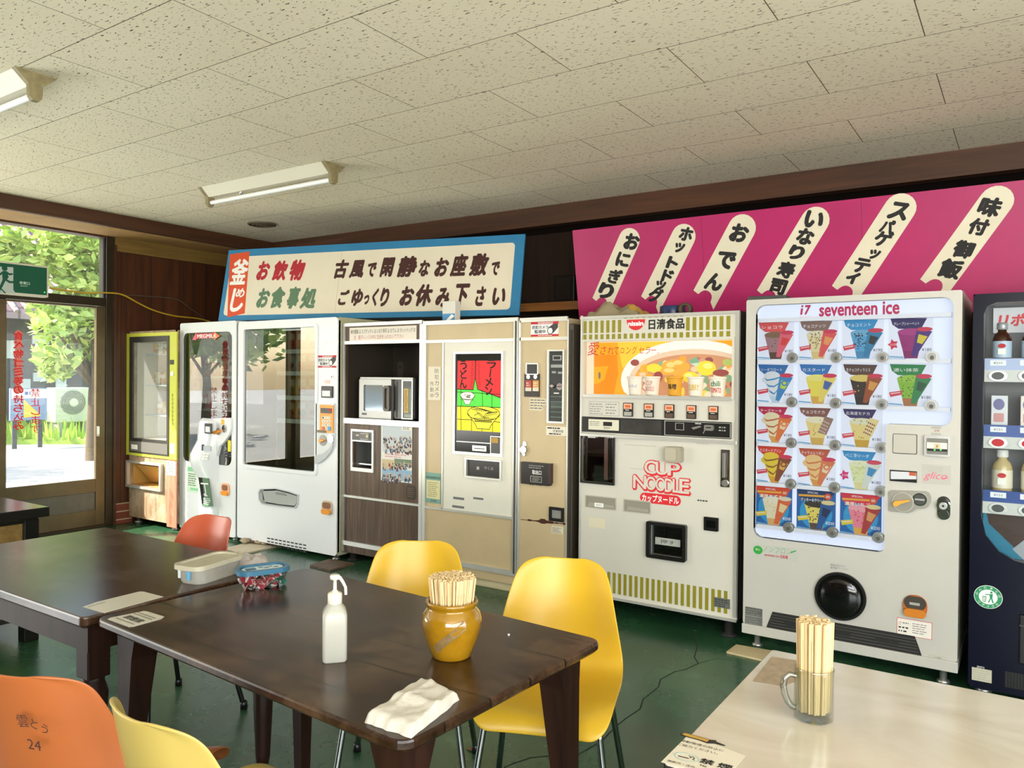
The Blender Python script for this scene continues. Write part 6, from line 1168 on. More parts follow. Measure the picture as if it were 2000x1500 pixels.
m = MB(); m.box(XL + .03, px0 - .09, (yL + yR) / 2 - .05, (yL + yR) / 2 + .05, zb_ + .06, zb_ + .12, M('sign_case', 'd9d3bf', .5)); m.build('bracket', t)
# ---------------------------------------------------------------- ceiling fixtures
LAMPW = M('lamp_white', 'dcd8c4', .4); LAMPD = M('lamp_dusty', '8a7f5a', .6, vary=.3, vscale=30); TUBE = M('lamp_tube', 'f2f4f4', .3)
def batten(xr, yc, label):
    L = 1.28; x0_ = xr - L; t = thing('fluorescent_lamp', ((x0_ + xr) / 2, yc, HC), label, 'lamp')
    sec = [(-.085, 0), (.085, 0), (.022, -.062), (-.022, -.062)]
    m = MB(); m.add([(x, yc + a, HC + b) for x in (x0_, xr) for a, b in sec], [(0, 3, 2, 1), (4, 5, 6, 7), (1, 2, 6, 5), (2, 3, 7, 6), (3, 0, 4, 7)], LAMPW); m.build('reflector', t)
    for x, d in ((x0_, -1), (xr, 1)):
        m = MB(); s2 = [(-.092, 0), (.092, 0), (.030, -.058), (.026, -.112), (.014, -.128), (-.014, -.128), (-.026, -.112), (-.030, -.058)]
        n = 8; m.add([(x + k, yc + a, HC + b) for k in (0, d * .03) for a, b in s2], [tuple(range(n)), tuple(range(n, 2 * n))] + [(i, (i + 1) % n, n + (i + 1) % n, n + i) for i in range(n)], LAMPD); m.build('lamp_holder', t)
    m = MB(); m.tube([(x0_ + .005, yc, HC - .100), (xr - .005, yc, HC - .100)], .0155, TUBE, 12); m.build('tube', t)
    m = MB(); m.lathe((x0_ + .35, yc, HC - .062), [(.012, 0), (.012, -.02), (0, -.02)], STEEL, 10); m.build('starter', t)
batten(-3.81, 3.555, 'fluorescent batten lamp fixed to the ceiling in the middle of the picture')
batten(-3.84, 1.745, 'fluorescent batten lamp cut by the left edge of the picture')
t = thing('ceiling_vent', (-5.845, 4.61, HC), 'round dark ceiling vent near the far corner', 'vent'); m = MB()
for k, (ra, rb) in enumerate(((.125, .105), (.09, .07), (.055, .035))):
    m.lathe((-5.845, 4.61, HC), [(ra, 0), (ra, -.012 - .004 * k), (rb, -.018 - .004 * k), (rb, 0)], M('vent_brown', '6b5f4a', .5), 28)
m.build('rings', t); m = MB(); m.lathe((-5.845, 4.61, HC), [(.12, -.002), (0, -.002)], BLACKM, 24); m.lathe((-5.845, 4.61, HC), [(.02, 0), (.02, -.025), (0, -.025)], M('vent_brown', '6b5f4a', .5), 16); m.build('core', t)
# cables from the transom to the top of the machines
pw_ = side(XL + .045)
def cab(name, pts, r, mat, label):
    P3 = []
    for (x, y) in pts: a, b = pw_.px(x, y); P3.append(Vector((XL + .045, a, b)))
    out = []
    for i in range(len(P3) - 1):
        p0, p1, p2, p3 = P3[max(i - 1, 0)], P3[i], P3[i + 1], P3[min(i + 2, len(P3) - 1)]
        for k in range(5):
            s = k / 5; out.append(.5 * ((2 * p1) + (p2 - p0) * s + (2 * p0 - 5 * p1 + 4 * p2 - p3) * s * s + (3 * p1 - p0 - 3 * p2 + p3) * s ** 3))
    out.append(P3[-1]); m = MB(); m.tube(out, r, mat, 7); tag(m.build(name), label, 'cable')
cab('yellow_cable', [(96, 562), (125, 567), (170, 572), (210, 572), (240, 576), (270, 592), (300, 606), (340, 617), (385, 622), (410, 628)], .008, M('cable_yellow', 'c9a52c', .5), 'yellow cable drooping from the transom bar to the machine tops')
cab('grey_cable', [(205, 571), (240, 576), (290, 579), (330, 582), (352, 588), (372, 603), (392, 616), (402, 626)], .005, M('cable_grey', '5a4f42', .5), 'thin dark grey cable above the yellow one on the panelled wall')
# timber rail glimpsed between the boards
m = MB(); a = front(5.2).rect(1028, 590, 1131, 606); m.box(a[0] - .1, a[2] + .3, 5.2, 5.34, a[1], a[3], wood('orange_timber', '7a4a20', 'a06a34', axis='X', scale=2, rough=.5)); m.box(a[0] - .1, a[2] + .3, 5.34, 5.80, a[1], a[3], BAT)
tag(m.build('timber_rail'), 'orange brown timber rail glimpsed between the two signboards', 'rail')
m = MB(); a = front(5.6).rect(1070, 535, 1110, 590); m.box(a[0], a[2], 5.70, 5.80, a[1], a[3], M('fuse_box_dark', '1c1612', .5), .01); m.box(a[0] + .03, a[2] - .03, 5.69, 5.70, a[1] + .03, a[3] - .03, M('fuse_box_lid', '2a211a', .4)); tag(m.build('wall_box'), 'dark box on the back wall in the gap between the signboards', 'box')
# things on top of the machines
zt = EYE.z + front(4.21).px(875, 628)[1] - EYE.z; pt = front(4.30); a = pt.rect(864, 588, 889, 609)
t = thing('spray_carton', ((a[0] + a[2]) / 2, 4.33, zt), 'small white and blue carton standing on top of the noodle machine', 'carton')
m = MB(); m.box(a[0], a[2], 4.30, 4.36, zt, a[3], M('carton_white', 'dcdad2', .6), .003); m.build('box', t)
m = MB(); P = front(4.2995); zz = zt + (a[3] - zt) * .42; m.prism(P, box4((a[0] + .002, zt + .004, a[2] - .002, zz)), 0, .0008, M('carton_blue', '4f8fc4', .5)); m.face(P, [(a[0] + .02, zt + .005), (a[2] - .03, zz - .005), (a[2] - .005, zz - .02), (a[0] + .05, zt + .005)], .001, CREDIT); m.build('printed_band', t)
z1c = EYE.z + front(4.13).px(1288, 613)[1] - EYE.z
# crumpled rag
def cloth(name, label, cx, cy, z, w, d, h, rot, mats, seed, cat='cloth', nx=40, ny=28, folds=3):
    r = random.Random(seed); off = Vector((r.random() * 9, r.random() * 9, 0)); m = MB(); V = []
    for j in range(ny + 1):
        for i in range(nx + 1):
            u, v = i / nx * 2 - 1, j / ny * 2 - 1; ed = (1 - abs(u) ** 4) * (1 - abs(v) ** 4)
            q = Vector((u * 1.6, v * 1.6, 0)) + off
            hh = h * (ed ** .5) * (.55 + .75 * abs(noise.noise(q * folds * .5)) + .35 * noise.noise(q * folds)) if h > .03 else h * (ed ** .4) * (.8 + .35 * noise.noise(q * folds))
            x = u * w / 2 * (1 + .10 * noise.noise(q * 1.3)); y = v * d / 2 * (1 + .14 * noise.noise(q * 1.1 + Vector((5, 0, 0))))
            V.append((cx + x * math.cos(rot) - y * math.sin(rot), cy + x * math.sin(rot) + y * math.cos(rot), z + max(hh, .0015)))
    F = [(j * (nx + 1) + i, j * (nx + 1) + i + 1, (j + 1) * (nx + 1) + i + 1, (j + 1) * (nx + 1) + i) for j in range(ny) for i in range(nx)]
    if len(mats) == 1: m.add(V, F, mats[0], True)
    else:
        for f in F:
            p = Vector(V[f[0]]); k = 0 if noise.noise(p * 9) < .12 else 1; b = len(m.V); m.add([V[i] for i in f], [(0, 1, 2, 3)], mats[k], True)
    m.V = [Vector(v) for v in m.V]
    lo = [Vector((v.x, v.y, z)) for v in m.V[:0]]
    return tag(m.build(name), label, cat)
cloth('crumpled_rag', 'crumpled brown and yellow rag on top of the noodle cup machine', -2.14, 4.40, z1c + .002, .36, .26, .10, .1, [M('rag_grey', '8f8266', .9), M('rag_ochre', 'b08a3c', .9)], 4, nx=30, ny=24, folds=1.8)
m = MB(); m.lathe((-1.80, 4.44, z1c), [(.045, 0), (.075, 0), (.078, .005), (.078, .065), (.075, .07), (.045, .07), (.045, 0)], M('tape_navy', '20305c', .35), 28); tag(m.build('tape_roll'), 'dark blue roll of tape beside the rag on top of the noodle cup machine', 'tape')
m = MB(); m.lathe((-1.69, 4.36, z1c + .04), [(.022, -.02), (.04, -.02), (.04, .02), (.022, .02), (.022, -.02)], M('core_card', '4a3c2c', .6), 22, axis='Y'); tag(m.build('tape_roll'), 'small dark roll of tape on its edge next to the navy roll', 'tape')
# ---------------------------------------------------------------- tables
TZ = .71; tp = flat(TZ)
DARKW = wood('dark_stained_top', '2c1c14', '48301f', axis='X', scale=2.0, rough=.20, wear='9a8c7e', wear_amt=.45, wscale=2.4, spec=.9)  # pale grey patches put sheen as well as dust into the colour
DARKT2 = wood('worn_dark_oak_top', '1c1009', '362216', axis='X', scale=2.0, rough=.24, plank=.148, plank_axis='Y', wear='7c6146', wear_amt=.48, wscale=3.2, spec=.42)
DARKL = wood('dark_stained_leg', '1c0e09', '2f1a12', axis='Z', scale=2.0, rough=.45, spec=.25)
MARB = None
def slab(m, cx, cy, w, d, rot, z0, z1, mat, rad=.03, bev=.008):
    o = Vector((cx, cy, 0)); c, s = math.cos(rot), math.sin(rot); p = Pl((cx, cy, 0), (c, s, 0), (-s, c, 0)); b = rr((-w / 2, -d / 2, w / 2, d / 2), rad, 6)
    k = lambda e: rr((-w / 2 + e, -d / 2 + e, w / 2 - e, d / 2 - e), max(rad - e, .003), 6)
    bv = min(bev, .006); loops = [(k(bev), z0), (b, z0 + bev), (b, z1 - bv), (k(bv * .3), z1 - bv * .3), (k(bv), z1)]; n = len(b); V = []
    for l, z in loops: V += [p.w(a, e, z) for a, e in l]
    F = [tuple(reversed(range(n)))] + [(i * n + j, i * n + (j + 1) % n, (i + 1) * n + (j + 1) % n, (i + 1) * n + j) for i in range(4) for j in range(n)] + [tuple(range(4 * n, 5 * n))]
    m.add(V, F, mat); return p
def loc(p, a, b, z=0): return p.w(a, b, z)
# T1: thick dark top, turned legs
cx, cy, w_, d_ = -2.862, 1.525, 1.25, .745
t = thing('dining_table', (cx, cy, 0), 'far left dark table with thick edge and turned legs, holding the white container', 'table')
m = MB(); p = slab(m, cx, cy, w_, d_, 0, TZ - .035, TZ, DARKW, .02, .010); m.build('tabletop', t)
m = MB(); m.holed(Pl((cx, cy, TZ - .115), (1, 0, 0), (0, 1, 0)), box4((-w_ / 2 + .03, -d_ / 2 + .03, w_ / 2 - .03, d_ / 2 - .03)), [box4((-w_ / 2 + .055, -d_ / 2 + .055, w_ / 2 - .055, d_ / 2 - .055))], 0, .08, DARKL, back=True); m.build('apron', t)
for sx in (-1, 1):
    for sy in (-1, 1):
        m = MB(); x, y = cx + sx * (w_ / 2 - .065), cy + sy * (d_ / 2 - .065)
        m.box(x - .034, x + .034, y - .034, y + .034, TZ - .20, TZ - .035, DARKL, .004); m.lathe((x, y, 0), [(0, 0), (.022, 0), (.026, .03), (.032, .16), (.036, .27), (.030, .30), (.040, .325), (.030, .35), (.038, .40), (.042, .46), (.030, .50), (.034, .515), (0, .515)], DARKL, 16); m.build('leg', t)
# T2: plank top, rounded corners, splayed tapered legs
cx, cy, w_, d_, ro = -1.578, 1.513, 1.245, .75, -.058
t = thing('dining_table', (cx, cy, 0), 'dark plank table in front with the chopstick jar, pump bottle and towel on it', 'table')
m = MB(); p2 = slab(m, cx, cy, w_, d_, ro, TZ - .028, TZ, DARKT2, .042, .010); m.build('tabletop', t)
m = MB(); q = Pl(p2.o + Vector((0, 0, TZ - .085)), p2.u, p2.v); m.holed(q, box4((-w_ / 2 + .10, -d_ / 2 + .10, w_ / 2 - .10, d_ / 2 - .10)), [box4((-w_ / 2 + .125, -d_ / 2 + .125, w_ / 2 - .125, d_ / 2 - .125))], 0, .058, DARKL, back=True); m.build('apron', t)
for sx in (-1, 1):
    for sy in (-1, 1):
        m = MB(); a, b = sx * (w_ / 2 - .085), sy * (d_ / 2 - .085); V = []
        for z, k, off in ((0, .019, .02), (.35, .026, .012), (.60, .038, .0), (TZ - .028, .052, -.012)):
            V += [p2.w(a + sx * off + i * k, b + sy * off + j * k, z) for i, j in ((-1, -1), (1, -1), (1, 1), (-1, 1))]
        m.add(V, [(3, 2, 1, 0), (12, 13, 14, 15)] + [(r_ * 4 + i, r_ * 4 + (i + 1) % 4, r_ * 4 + 4 + (i + 1) % 4, r_ * 4 + 4 + i) for r_ in range(3) for i in range(4)], DARKL); m.build('leg', t)
# white table, lower right
def m_marble():
    m = bpy.data.materials.new('cream_marble_laminate'); m.use_nodes = True; nt = m.node_tree; b = nt.nodes['Principled BSDF']; L = nt.links
    tc = nt.nodes.new('ShaderNodeTexCoord'); mp = nt.nodes.new('ShaderNodeMapping'); mp.inputs['Rotation'].default_value = (0, 0, .5); mp.inputs['Scale'].default_value = (1.6, 3.6, 1); L.new(tc.outputs['Object'], mp.inputs[0])
    n = nt.nodes.new('ShaderNodeTexNoise'); n.inputs['Scale'].default_value = 1.3; n.inputs['Detail'].default_value = 7; n.inputs['Distortion'].default_value = 1.2; L.new(mp.outputs[0], n.inputs['Vector'])
    r = nt.nodes.new('ShaderNodeValToRGB'); e = r.color_ramp.elements; e[0].position = .30; e[0].color = (*lin('b7ae9d'), 1); e[1].position = .58; e[1].color = (*lin('c6c0b3'), 1); L.new(n.outputs[0], r.inputs[0]); L.new(r.outputs[0], b.inputs['Base Color']); b.inputs['Roughness'].default_value = .12
    return m
cx, cy, w_, d_ = .055, 1.680, 1.20, .715
t = thing('dining_table', (cx, cy, 0), 'glossy cream marble topped table at the lower right holding the glass mug', 'table')
m = MB(); pw = slab(m, cx, cy, w_, d_, 0, TZ - .03, TZ, m_marble(), .008, .003); m.build('tabletop', t)
m = MB(); o4 = rr((-w_ / 2 - .002, -d_ / 2 - .002, w_ / 2 + .002, d_ / 2 + .002), .01); m.holed(Pl((cx, cy, TZ - .032), (1, 0, 0), (0, 1, 0)), o4, [rr((-w_ / 2 + .004, -d_ / 2 + .004, w_ / 2 - .004, d_ / 2 - .004), .006)], 0, .028, BLACKM, back=True); m.build('edge_band', t)
for sx in (-1, 1):
    for sy in (-1, 1): x, y = cx + sx * (w_ / 2 - .06), cy + sy * (d_ / 2 - .06); MB().box(x - .02, x + .02, y - .02, y + .02, 0, TZ - .03, BLACKM, .003).build('leg', t)
# black topped counter, far left
x1, y1 = -4.275, 2.03; x0, y0 = -5.9, 1.30
t = thing('counter_table', ((x0 + x1) / 2, (y0 + y1) / 2, 0), 'black topped counter with ochre wood panels at the left edge of the picture', 'table')
m = MB(); m.box(x0, x1, y0, y1, .655, .705, M('black_lacquer', '1a1816', .15), .004); m.box(x0 + .02, x1 - .06, y0 + .02, y1 - .03, .625, .655, M('black_lacquer', '1a1816', .15)); m.build('counter_top', t)
for x in (x0 + .06, x1 - .095):
    for y in (y0 + .07, y1 - .06): MB().box(x - .036, x + .036, y - .036, y + .036, 0, .64, M('black_lacquer', '1a1816', .15), .004).build('leg', t)
OCW = wood('ochre_panel', '6b5326', '92743c', axis='X', scale=1.5, rough=.5)
m = MB(); m.box(x0 + .06, x1 - .11, y1 - .075, y1 - .055, .38, .625, OCW); m.box(x0 + .06, x1 - .11, y0 + .06, y0 + .08, .14, .625, OCW); m.box(x1 - .10, x1 - .085, y0 + .1, y1 - .09, .14, .625, OCW); m.box(x0 + .06, x1 - .11, y1 - .075, y1 - .055, .14, .365, OCW); m.build('side_panel', t)
m = MB(); m.box(x0 + .06, x1 - .10, y0 + .06, y1 - .05, .11, .14, BLACKM); m.build('bottom_shelf', t)

# ---------------------------------------------------------------- shell chairs
def shell_geo(col, seed, back_text=None):
    prof = [(.225, .385, .150), (.222, .405, .182), (.205, .428, .197), (.16, .438, .205), (.08, .434, .209), (0, .428, .210), (-.07, .425, .209), (-.125, .430, .207), (-.165, .450, .205), (-.190, .485, .203), (-.207, .54, .194), (-.222, .60, .182), (-.236, .66, .169), (-.247, .705, .157), (-.254, .738, .146), (-.259, .762, .128), (-.262, .777, .100), (-.263, .784, .055)]
    n = 16; V = []; K = len(prof)
    for k, (y, z, hw) in enumerate(prof):
        y0, z0, _ = prof[max(k - 1, 0)]; y1, z1, _ = prof[min(k + 1, K - 1)]; t = Vector((y1 - y0, z1 - z0)).normalized(); nr = Vector((t.y, -t.x))   # towards the sitter
        if nr.y < 0 and nr.x < 0: nr = -nr
        f = k / (K - 1); curl = (.030 if f < .35 else .030 + (f - .35) * .19) if k > 2 else .012
        if k > 8: curl *= min(1, hw / .185) ** 3.0
        for i in range(n + 1):
            u = i / n * 2 - 1; d = curl * abs(u) ** 2.4; fl = .010 * max(0, abs(u) - .86) / .14
            V.append(Vector((u * (hw + fl), y + nr.x * d, z + nr.y * d)))
    F = [(k * (n + 1) + i, k * (n + 1) + i + 1, (k + 1) * (n + 1) + i + 1, (k + 1) * (n + 1) + i) for k in range(K - 1) for i in range(n)]
    return V, F
def finish_shell(o):
    s = o.modifiers.new('thickness', 'SOLIDIFY'); s.thickness = .007; s.offset = -1
    u = o.modifiers.new('smooth', 'SUBSURF'); u.levels = 1; u.render_levels = 2
    for p in o.data.polygons: p.use_smooth = True
SHELLV, SHELLF = shell_geo(None, 0)
CHR = M('chair_chrome', '8f9290', .18, 1.0); CHRD = M('dark_chrome', '3a3c3c', .25, .9)
def chair(x, y, d, col, label, leg=CHR, writing=None):
    t = thing('shell_chair', (x, y, 0), label, 'chair', None, local=True); t.rotation_euler = (0, 0, math.atan2(-d[0], d[1]))
    m = MB(); m.add(SHELLV, SHELLF, col, True); s = m.build('shell', t, local=True); finish_shell(s)
    for sx in (-1, 1):
        for fy, top in ((.225, .15), (-.215, -.10)):
            m = MB(); pts = [Vector((sx * .155, .02, .405))]
            for k in range(6):
                a = k / 5 * PI / 2; e = .035; pts.append(Vector((sx * (.160 + .012 * math.sin(a)), top + (1 if fy > 0 else -1) * e * math.sin(a) * .9, .405 - e * (1 - math.cos(a)))))
            pts.append(Vector((sx * .222, fy, .012))); m.tube(pts, .0105, leg, 10); lg = m.build('leg', t, local=True)
            m = MB(); m.lathe((sx * .2225, fy, 0), [(0, 0), (.015, 0), (.015, .028), (.0115, .032)], BLACK, 12); m.build('rubber_foot', lg, local=True)
    m = MB()
    for yy in (.13, -.08): m.tube([(-.165, yy, .400), (-.09, yy, .412), (.09, yy, .412), (.165, yy, .400)], .009, leg, 8)
    m.build('cross_bar', t, local=True)
    if writing:
        m = MB(); z = .665; nrm = Vector((0, -.98, .2)).normalized(); vv = Vector((0, -.20, .98)).normalized(); pass
        P = Pl((0, -.250, .665), (1, 0, 0), Vector((0, -.22, .975)))
        for st, a, b, hh, rt in writing: m.text(P, st, (a, b), M('pen_ink', '3a2420', .7), h=hh, rot=rt, off=.0075, res=2)
        m.build('pen_marking', t, local=True)
    return t
YC = M('yellow_plastic', 'cda52b', .34, spec=.45, sss=.0); YC2 = M('pale_yellow_plastic', 'b39d54', .36); OC = M('orange_plastic_shell', 'a65c30', .36); RC = M('red_orange_shell', 'b9573a', .36); RC2 = M('bright_red_orange_shell', 'cc4a20', .36)
chair(-1.235, 2.085, (.36, -.93), YC, 'yellow shell chair at the right end of the plank table behind the chopstick jar')
chair(-1.775, 2.03, (.55, -.83), YC, 'yellow shell chair tucked behind the plank table in front of the noodle machine')
chair(-2.955, 1.86, (.03, -1), RC, 'reddish orange shell chair on the far side of the dark table, before the milk machine', CHRD)
chair(-1.833, .99, (-.34, .94), OC, 'orange shell chair in the near left corner with handwriting on its back', CHRD, [('雲', .045, .035, .028, .1), ('とう', .085, .028, .022, -.35), ('24', .062, -.018, .024, -.05)])
chair(-1.35, 1.04, (.05, 1), YC2, 'pale yellow shell chair seen from behind at the bottom of the picture', CHRD, [('雲', .055, .0, .026, .1), ('とう', .09, -.008, .022, -.3)])

# ---------------------------------------------------------------- things on the tables
WAR = wood('chopstick_wood', 'c3a574', 'dac198', axis='Z', scale=6, rough=.6)
def stick_mesh():
    m = MB()
    for s in (-1, 1): m.box(s * .00255 - .0022, s * .00255 + .0022, -.0023, .0023, 0, .185, WAR, .0006, 1)
    m.box(-.004, .004, -.0018, .0018, .150, .1845, WAR)
    o = m.build('chopsticks', local=True); return o
stick0 = stick_mesh(); used = [False]
def sticks(c, z, r0, r1, n, label, group, seed, zj=.004):
    r = random.Random(seed)
    for i in range(n):
        q = math.sqrt((i + .5) / n); a = i * 2.39996; b = Vector((c[0] + r0 * q * math.cos(a), c[1] + r0 * q * math.sin(a), z + r.uniform(0, zj))); e = Vector((c[0] + r1 * q * math.cos(a), c[1] + r1 * q * math.sin(a), z + .185))
        if used[0]: o = stick0.copy(); COL.objects.link(o)
        else: o = stick0; used[0] = True
        o.location = b; o.rotation_mode = 'QUATERNION'; qd = (e - b).to_track_quat('Z', 'Y'); from_z = Matrix.Rotation(r.uniform(0, PI), 4, 'Z').to_quaternion(); o.rotation_quaternion = qd @ from_z
        tag(o, label, 'chopsticks', group)
jc = (-1.195, 1.525)
t = thing('chopstick_jar', (jc[0], jc[1], TZ), 'glazed mustard yellow pottery jar full of chopsticks on the plank table', 'jar')
GLAZE = M('mustard_glaze', '8f6810', .12, vary=.25, vscale=14, coat=.5)
m = MB(); prof = [(0, .004), (.046, 0), (.050, .004), (.056, .022), (.067, .05), (.0745, .078), (.0755, .092), (.071, .110), (.062, .121), (.0595, .126), (.064, .131), (.0655, .137), (.064, .142), (.060, .141), (.056, .134), (.054, .122), (.062, .10), (.066, .08), (.05, .03), (.03, .012), (0, .012)]
m.lathe((*jc, TZ), prof, GLAZE, 40); m.build('body', t)
m = MB(); rb = [(.0, 0)]; V = []   # slanted tape on the belly facing the viewer
for k in range(13):
    u = k / 12; th = math.radians(-92 + 66 * u); zc = .030 + .068 * u
    for dz in (-.010, .010):
        z = zc + dz; R = [pp_ for pp_ in prof[:9]]; rad = .06
        for i in range(1, 8):
            if prof[i][1] <= z <= prof[i + 1][1]: rad = prof[i][0] + (prof[i + 1][0] - prof[i][0]) * (z - prof[i][1]) / (prof[i + 1][1] - prof[i][1])
        th2 = th + (-dz) * 4.5; V.append((jc[0] + (rad + .0006) * math.cos(th2), jc[1] + (rad + .0006) * math.sin(th2), TZ + z))
m.add(V, [(2 * k, 2 * k + 2, 2 * k + 3, 2 * k + 1) for k in range(12)], M('old_tape_brown', '7a6340', .5, vary=.35, vscale=60)); tag(m.build('tape_strip', t), 'brownish strip of old tape')
sticks(jc, TZ + .0135, .038, .0585, 122, 'pair of pale wooden chopsticks standing in the mustard yellow jar', 'chopsticks in the pottery jar', 3)
mc = (-.362, 1.672)
t = thing('glass_mug', (mc[0], mc[1], TZ), 'clear glass beer mug packed with chopsticks on the cream table', 'mug')
MG = glass('mug_glass', 'f0f4f2', .03)
m = MB(); m.lathe((*mc, TZ), [(0, .0005), (.033, .0005), (.0385, .004), (.0385, .10), (.0395, .106), (.038, .108), (.0365, .106), (.0360, .10), (.0360, .018), (.030, .016), (0, .016)], MG, 36); m.build('glass_body', t)
m = MB(); dv = Vector((-RIGHT.x, -RIGHT.y, 0)).normalized(); c0_ = Vector((*mc, TZ)); m.tube([c0_ + dv * a + Vector((0, 0, b)) for a, b in ((.037, .088), (.050, .091), (.060, .084), (.063, .068), (.060, .050), (.053, .034), (.044, .024), (.037, .022))], [.006, .006, .0065, .007, .007, .007, .0065, .006], glass('mug_handle_glass', 'dfe4e0', .10), 12); m.build('handle', t)
sticks(mc, TZ + .0165, .0305, .0345, 46, 'pair of pale wooden chopsticks standing in the clear glass mug', 'chopsticks in the glass mug', 8)
# pump bottle
bc = (-1.415, 1.34); br_ = math.atan2(RIGHT.y, RIGHT.x) + .25
t = thing('pump_bottle', (bc[0], bc[1], TZ), 'translucent white pump bottle of hand sanitizer on the plank table', 'bottle')
PB_ = Pl((bc[0], bc[1], TZ), (math.cos(br_), math.sin(br_), 0), (-math.sin(br_), math.cos(br_), 0)); MILK = M('milky_plastic', 'a09f96', .3, spec=.4)
m = MB(); n_ = None; V = []; lv = [(.000, .026, .008), (.004, .0295, .010), (.112, .0295, .010), (.124, .026, .014), (.136, .018, .013), (.140, .0155, .0145)]
for z, h_, rd in lv: L_ = rr((-h_, -h_, h_, h_), rd, 5); n_ = len(L_); V += [PB_.w(a, b, z) for a, b in L_]
m.add(V, [tuple(reversed(range(n_)))], MILK); m.add(V, [(k * n_ + i, k * n_ + (i + 1) % n_, (k + 1) * n_ + (i + 1) % n_, (k + 1) * n_ + i) for k in range(len(lv) - 1) for i in range(n_)] + [tuple(range((len(lv) - 1) * n_, len(lv) * n_))], MILK, True); m.build('body', t)
m = MB(); m.lathe((*bc, TZ), [(.0165, .138), (.0175, .140), (.0175, .162), (.015, .165), (.008, .166), (.0075, .170), (0, .170)], M('cap_ivory', 'c9c5b6', .4), 22); m.build('cap', t)
m = MB(); m.lathe((*bc, TZ), [(.0045, .168), (.0045, .196), (.012, .198), (.0125, .206), (.011, .2085), (0, .2085)], M('pump_white', 'd3d0c4', .35), 16); dv = Vector((RIGHT.x, RIGHT.y, 0)).normalized(); c0_ = Vector((*bc, TZ)); m.tube([c0_ + dv * a + Vector((0, 0, b)) for a, b in ((.004, .203), (.012, .202), (.020, .190), (.026, .178), (.027, .160))], [.0045, .0045, .004, .0038, .0036], M('pump_white', 'd3d0c4', .35), 10); m.build('pump', t)
m = MB(); PS = Pl(PB_.w(-.0296, 0, 0), -PB_.v, (0, 0, 1)); m.text(PS, 'い', (0, .045), M('pen_blue', '4a5a7c', .6), h=.016, off=.0004, res=2, rot=PI / 2); m.text(PS, 'つ', (0, .035), M('pen_blue', '4a5a7c', .6), h=.012, off=.0004, res=2); m.build('pen_marking', t)
# folded towel
def towel():
    a, b, c, d = (Vector((*tp.px(*q), TZ)) for q in ((712, 1412), (803, 1443), (897, 1368), (828, 1336)))
    r = Vector((3.3, 1.2, 0)); m = MB(); nx, ny = 46, 34; TW = M('towel_white', 'cdc7bb', .95, bump=.5, vscale=260, vary=.06)
    def pt(u, v): return a.lerp(b, u).lerp(d.lerp(c, u), v)
    def H(u, v):
        e = min(u, 1 - u, v * .8, (1 - v) * .8); k = min(1, e / .07); k = math.sqrt(max(0, 1 - (1 - k) ** 2))
        q = Vector((u * 3, v * 4, 0)) + r; f = .021 + .007 * noise.noise(q * .7) + .002 * noise.noise(q * 2.3) + .007 * math.exp(-((v - .45 - .1 * u) / .08) ** 2) + .004 * math.exp(-((u - .3) / .07) ** 2) * (v > .3)
        return f * k
    V = []; F = []
    for j in range(ny + 1):
        for i in range(nx + 1):
            u, v = i / nx, j / ny; q = Vector((u * 5, v * 5, 3)); o = Vector((noise.noise(q), noise.noise(q + Vector((9, 0, 0))), 0)) * .005; V.append(pt(u, v) + o + Vector((0, 0, .0015 + H(u, v))))
    F = [(j * (nx + 1) + i, j * (nx + 1) + i + 1, (j + 1) * (nx + 1) + i + 1, (j + 1) * (nx + 1) + i) for j in range(ny) for i in range(nx)]
    m.add(V, F, TW, True); s_ = lambda l: [l[k] for k in range(len(l))]
    ed = [i for i in range(nx + 1)] + [j * (nx + 1) + nx for j in range(1, ny + 1)] + [ny * (nx + 1) + i for i in range(nx - 1, -1, -1)] + [j * (nx + 1) for j in range(ny - 1, 0, -1)]
    B = [Vector((V[i].x, V[i].y, TZ + .0003)) for i in ed]; n = len(ed); m.add([V[i] for i in ed] + B, [((i + 1) % n, i, n + i, n + (i + 1) % n) for i in range(n)] + [tuple(reversed(range(n, 2 * n)))], TW, True)
    tag(m.build('folded_towel'), 'folded white hand towel near the corner of the plank table', 'towel')
towel()
# containers
def tub(name, label, c, ln, wd, h, dirv, body, lid, lidh=.008, rad=.03, taper=.86):
    t = thing(name, (c[0], c[1], TZ), label, 'container'); d = Vector((*dirv, 0)).normalized(); P = Pl((c[0], c[1], TZ), d, Vector((-d.y, d.x, 0))); V = []; n = None
    lv = [(.0005, taper * .97, 1), (.006, taper, 1), (h - .004, 1, 1)]
    m = MB()
    for z, k, _ in lv: L_ = rr((-ln / 2 * k, -wd / 2 * k, ln / 2 * k, wd / 2 * k), rad, 7); n = len(L_); V += [P.w(a, b, z) for a, b in L_]
    m.add(V, [tuple(reversed(range(n)))] + [(k * n + i, k * n + (i + 1) % n, (k + 1) * n + (i + 1) % n, (k + 1) * n + i) for k in range(2) for i in range(n)], body); m.build('body', t)
    m = MB(); L0 = rr((-ln / 2 - .005, -wd / 2 - .005, ln / 2 + .005, wd / 2 + .005), rad + .004, 7); m.prism(Pl(P.w(0, 0, h - .010), P.u, P.v), L0, 0, .010, lid, back=True); L1 = rr((-ln / 2 + .008, -wd / 2 + .008, ln / 2 - .008, wd / 2 - .008), rad, 7); m.holed(Pl(P.w(0, 0, h), P.u, P.v), L0, [L1], 0, .005, lid); ld = m.build('lid', t)
    t['_lid'] = ld.name
    return t, P
CLOUDY = M('cloudy_plastic', 'b8b6ab', .35, vary=.12, vscale=25, trans=.25)
t, P = tub('storage_container', 'cloudy white lidded container lying on the far dark table', (-2.335, 1.632), .220, .115, .060, (-.2, .98), CLOUDY, M('cloudy_lid', 'b5b09a', .4, vary=.10, vscale=18))
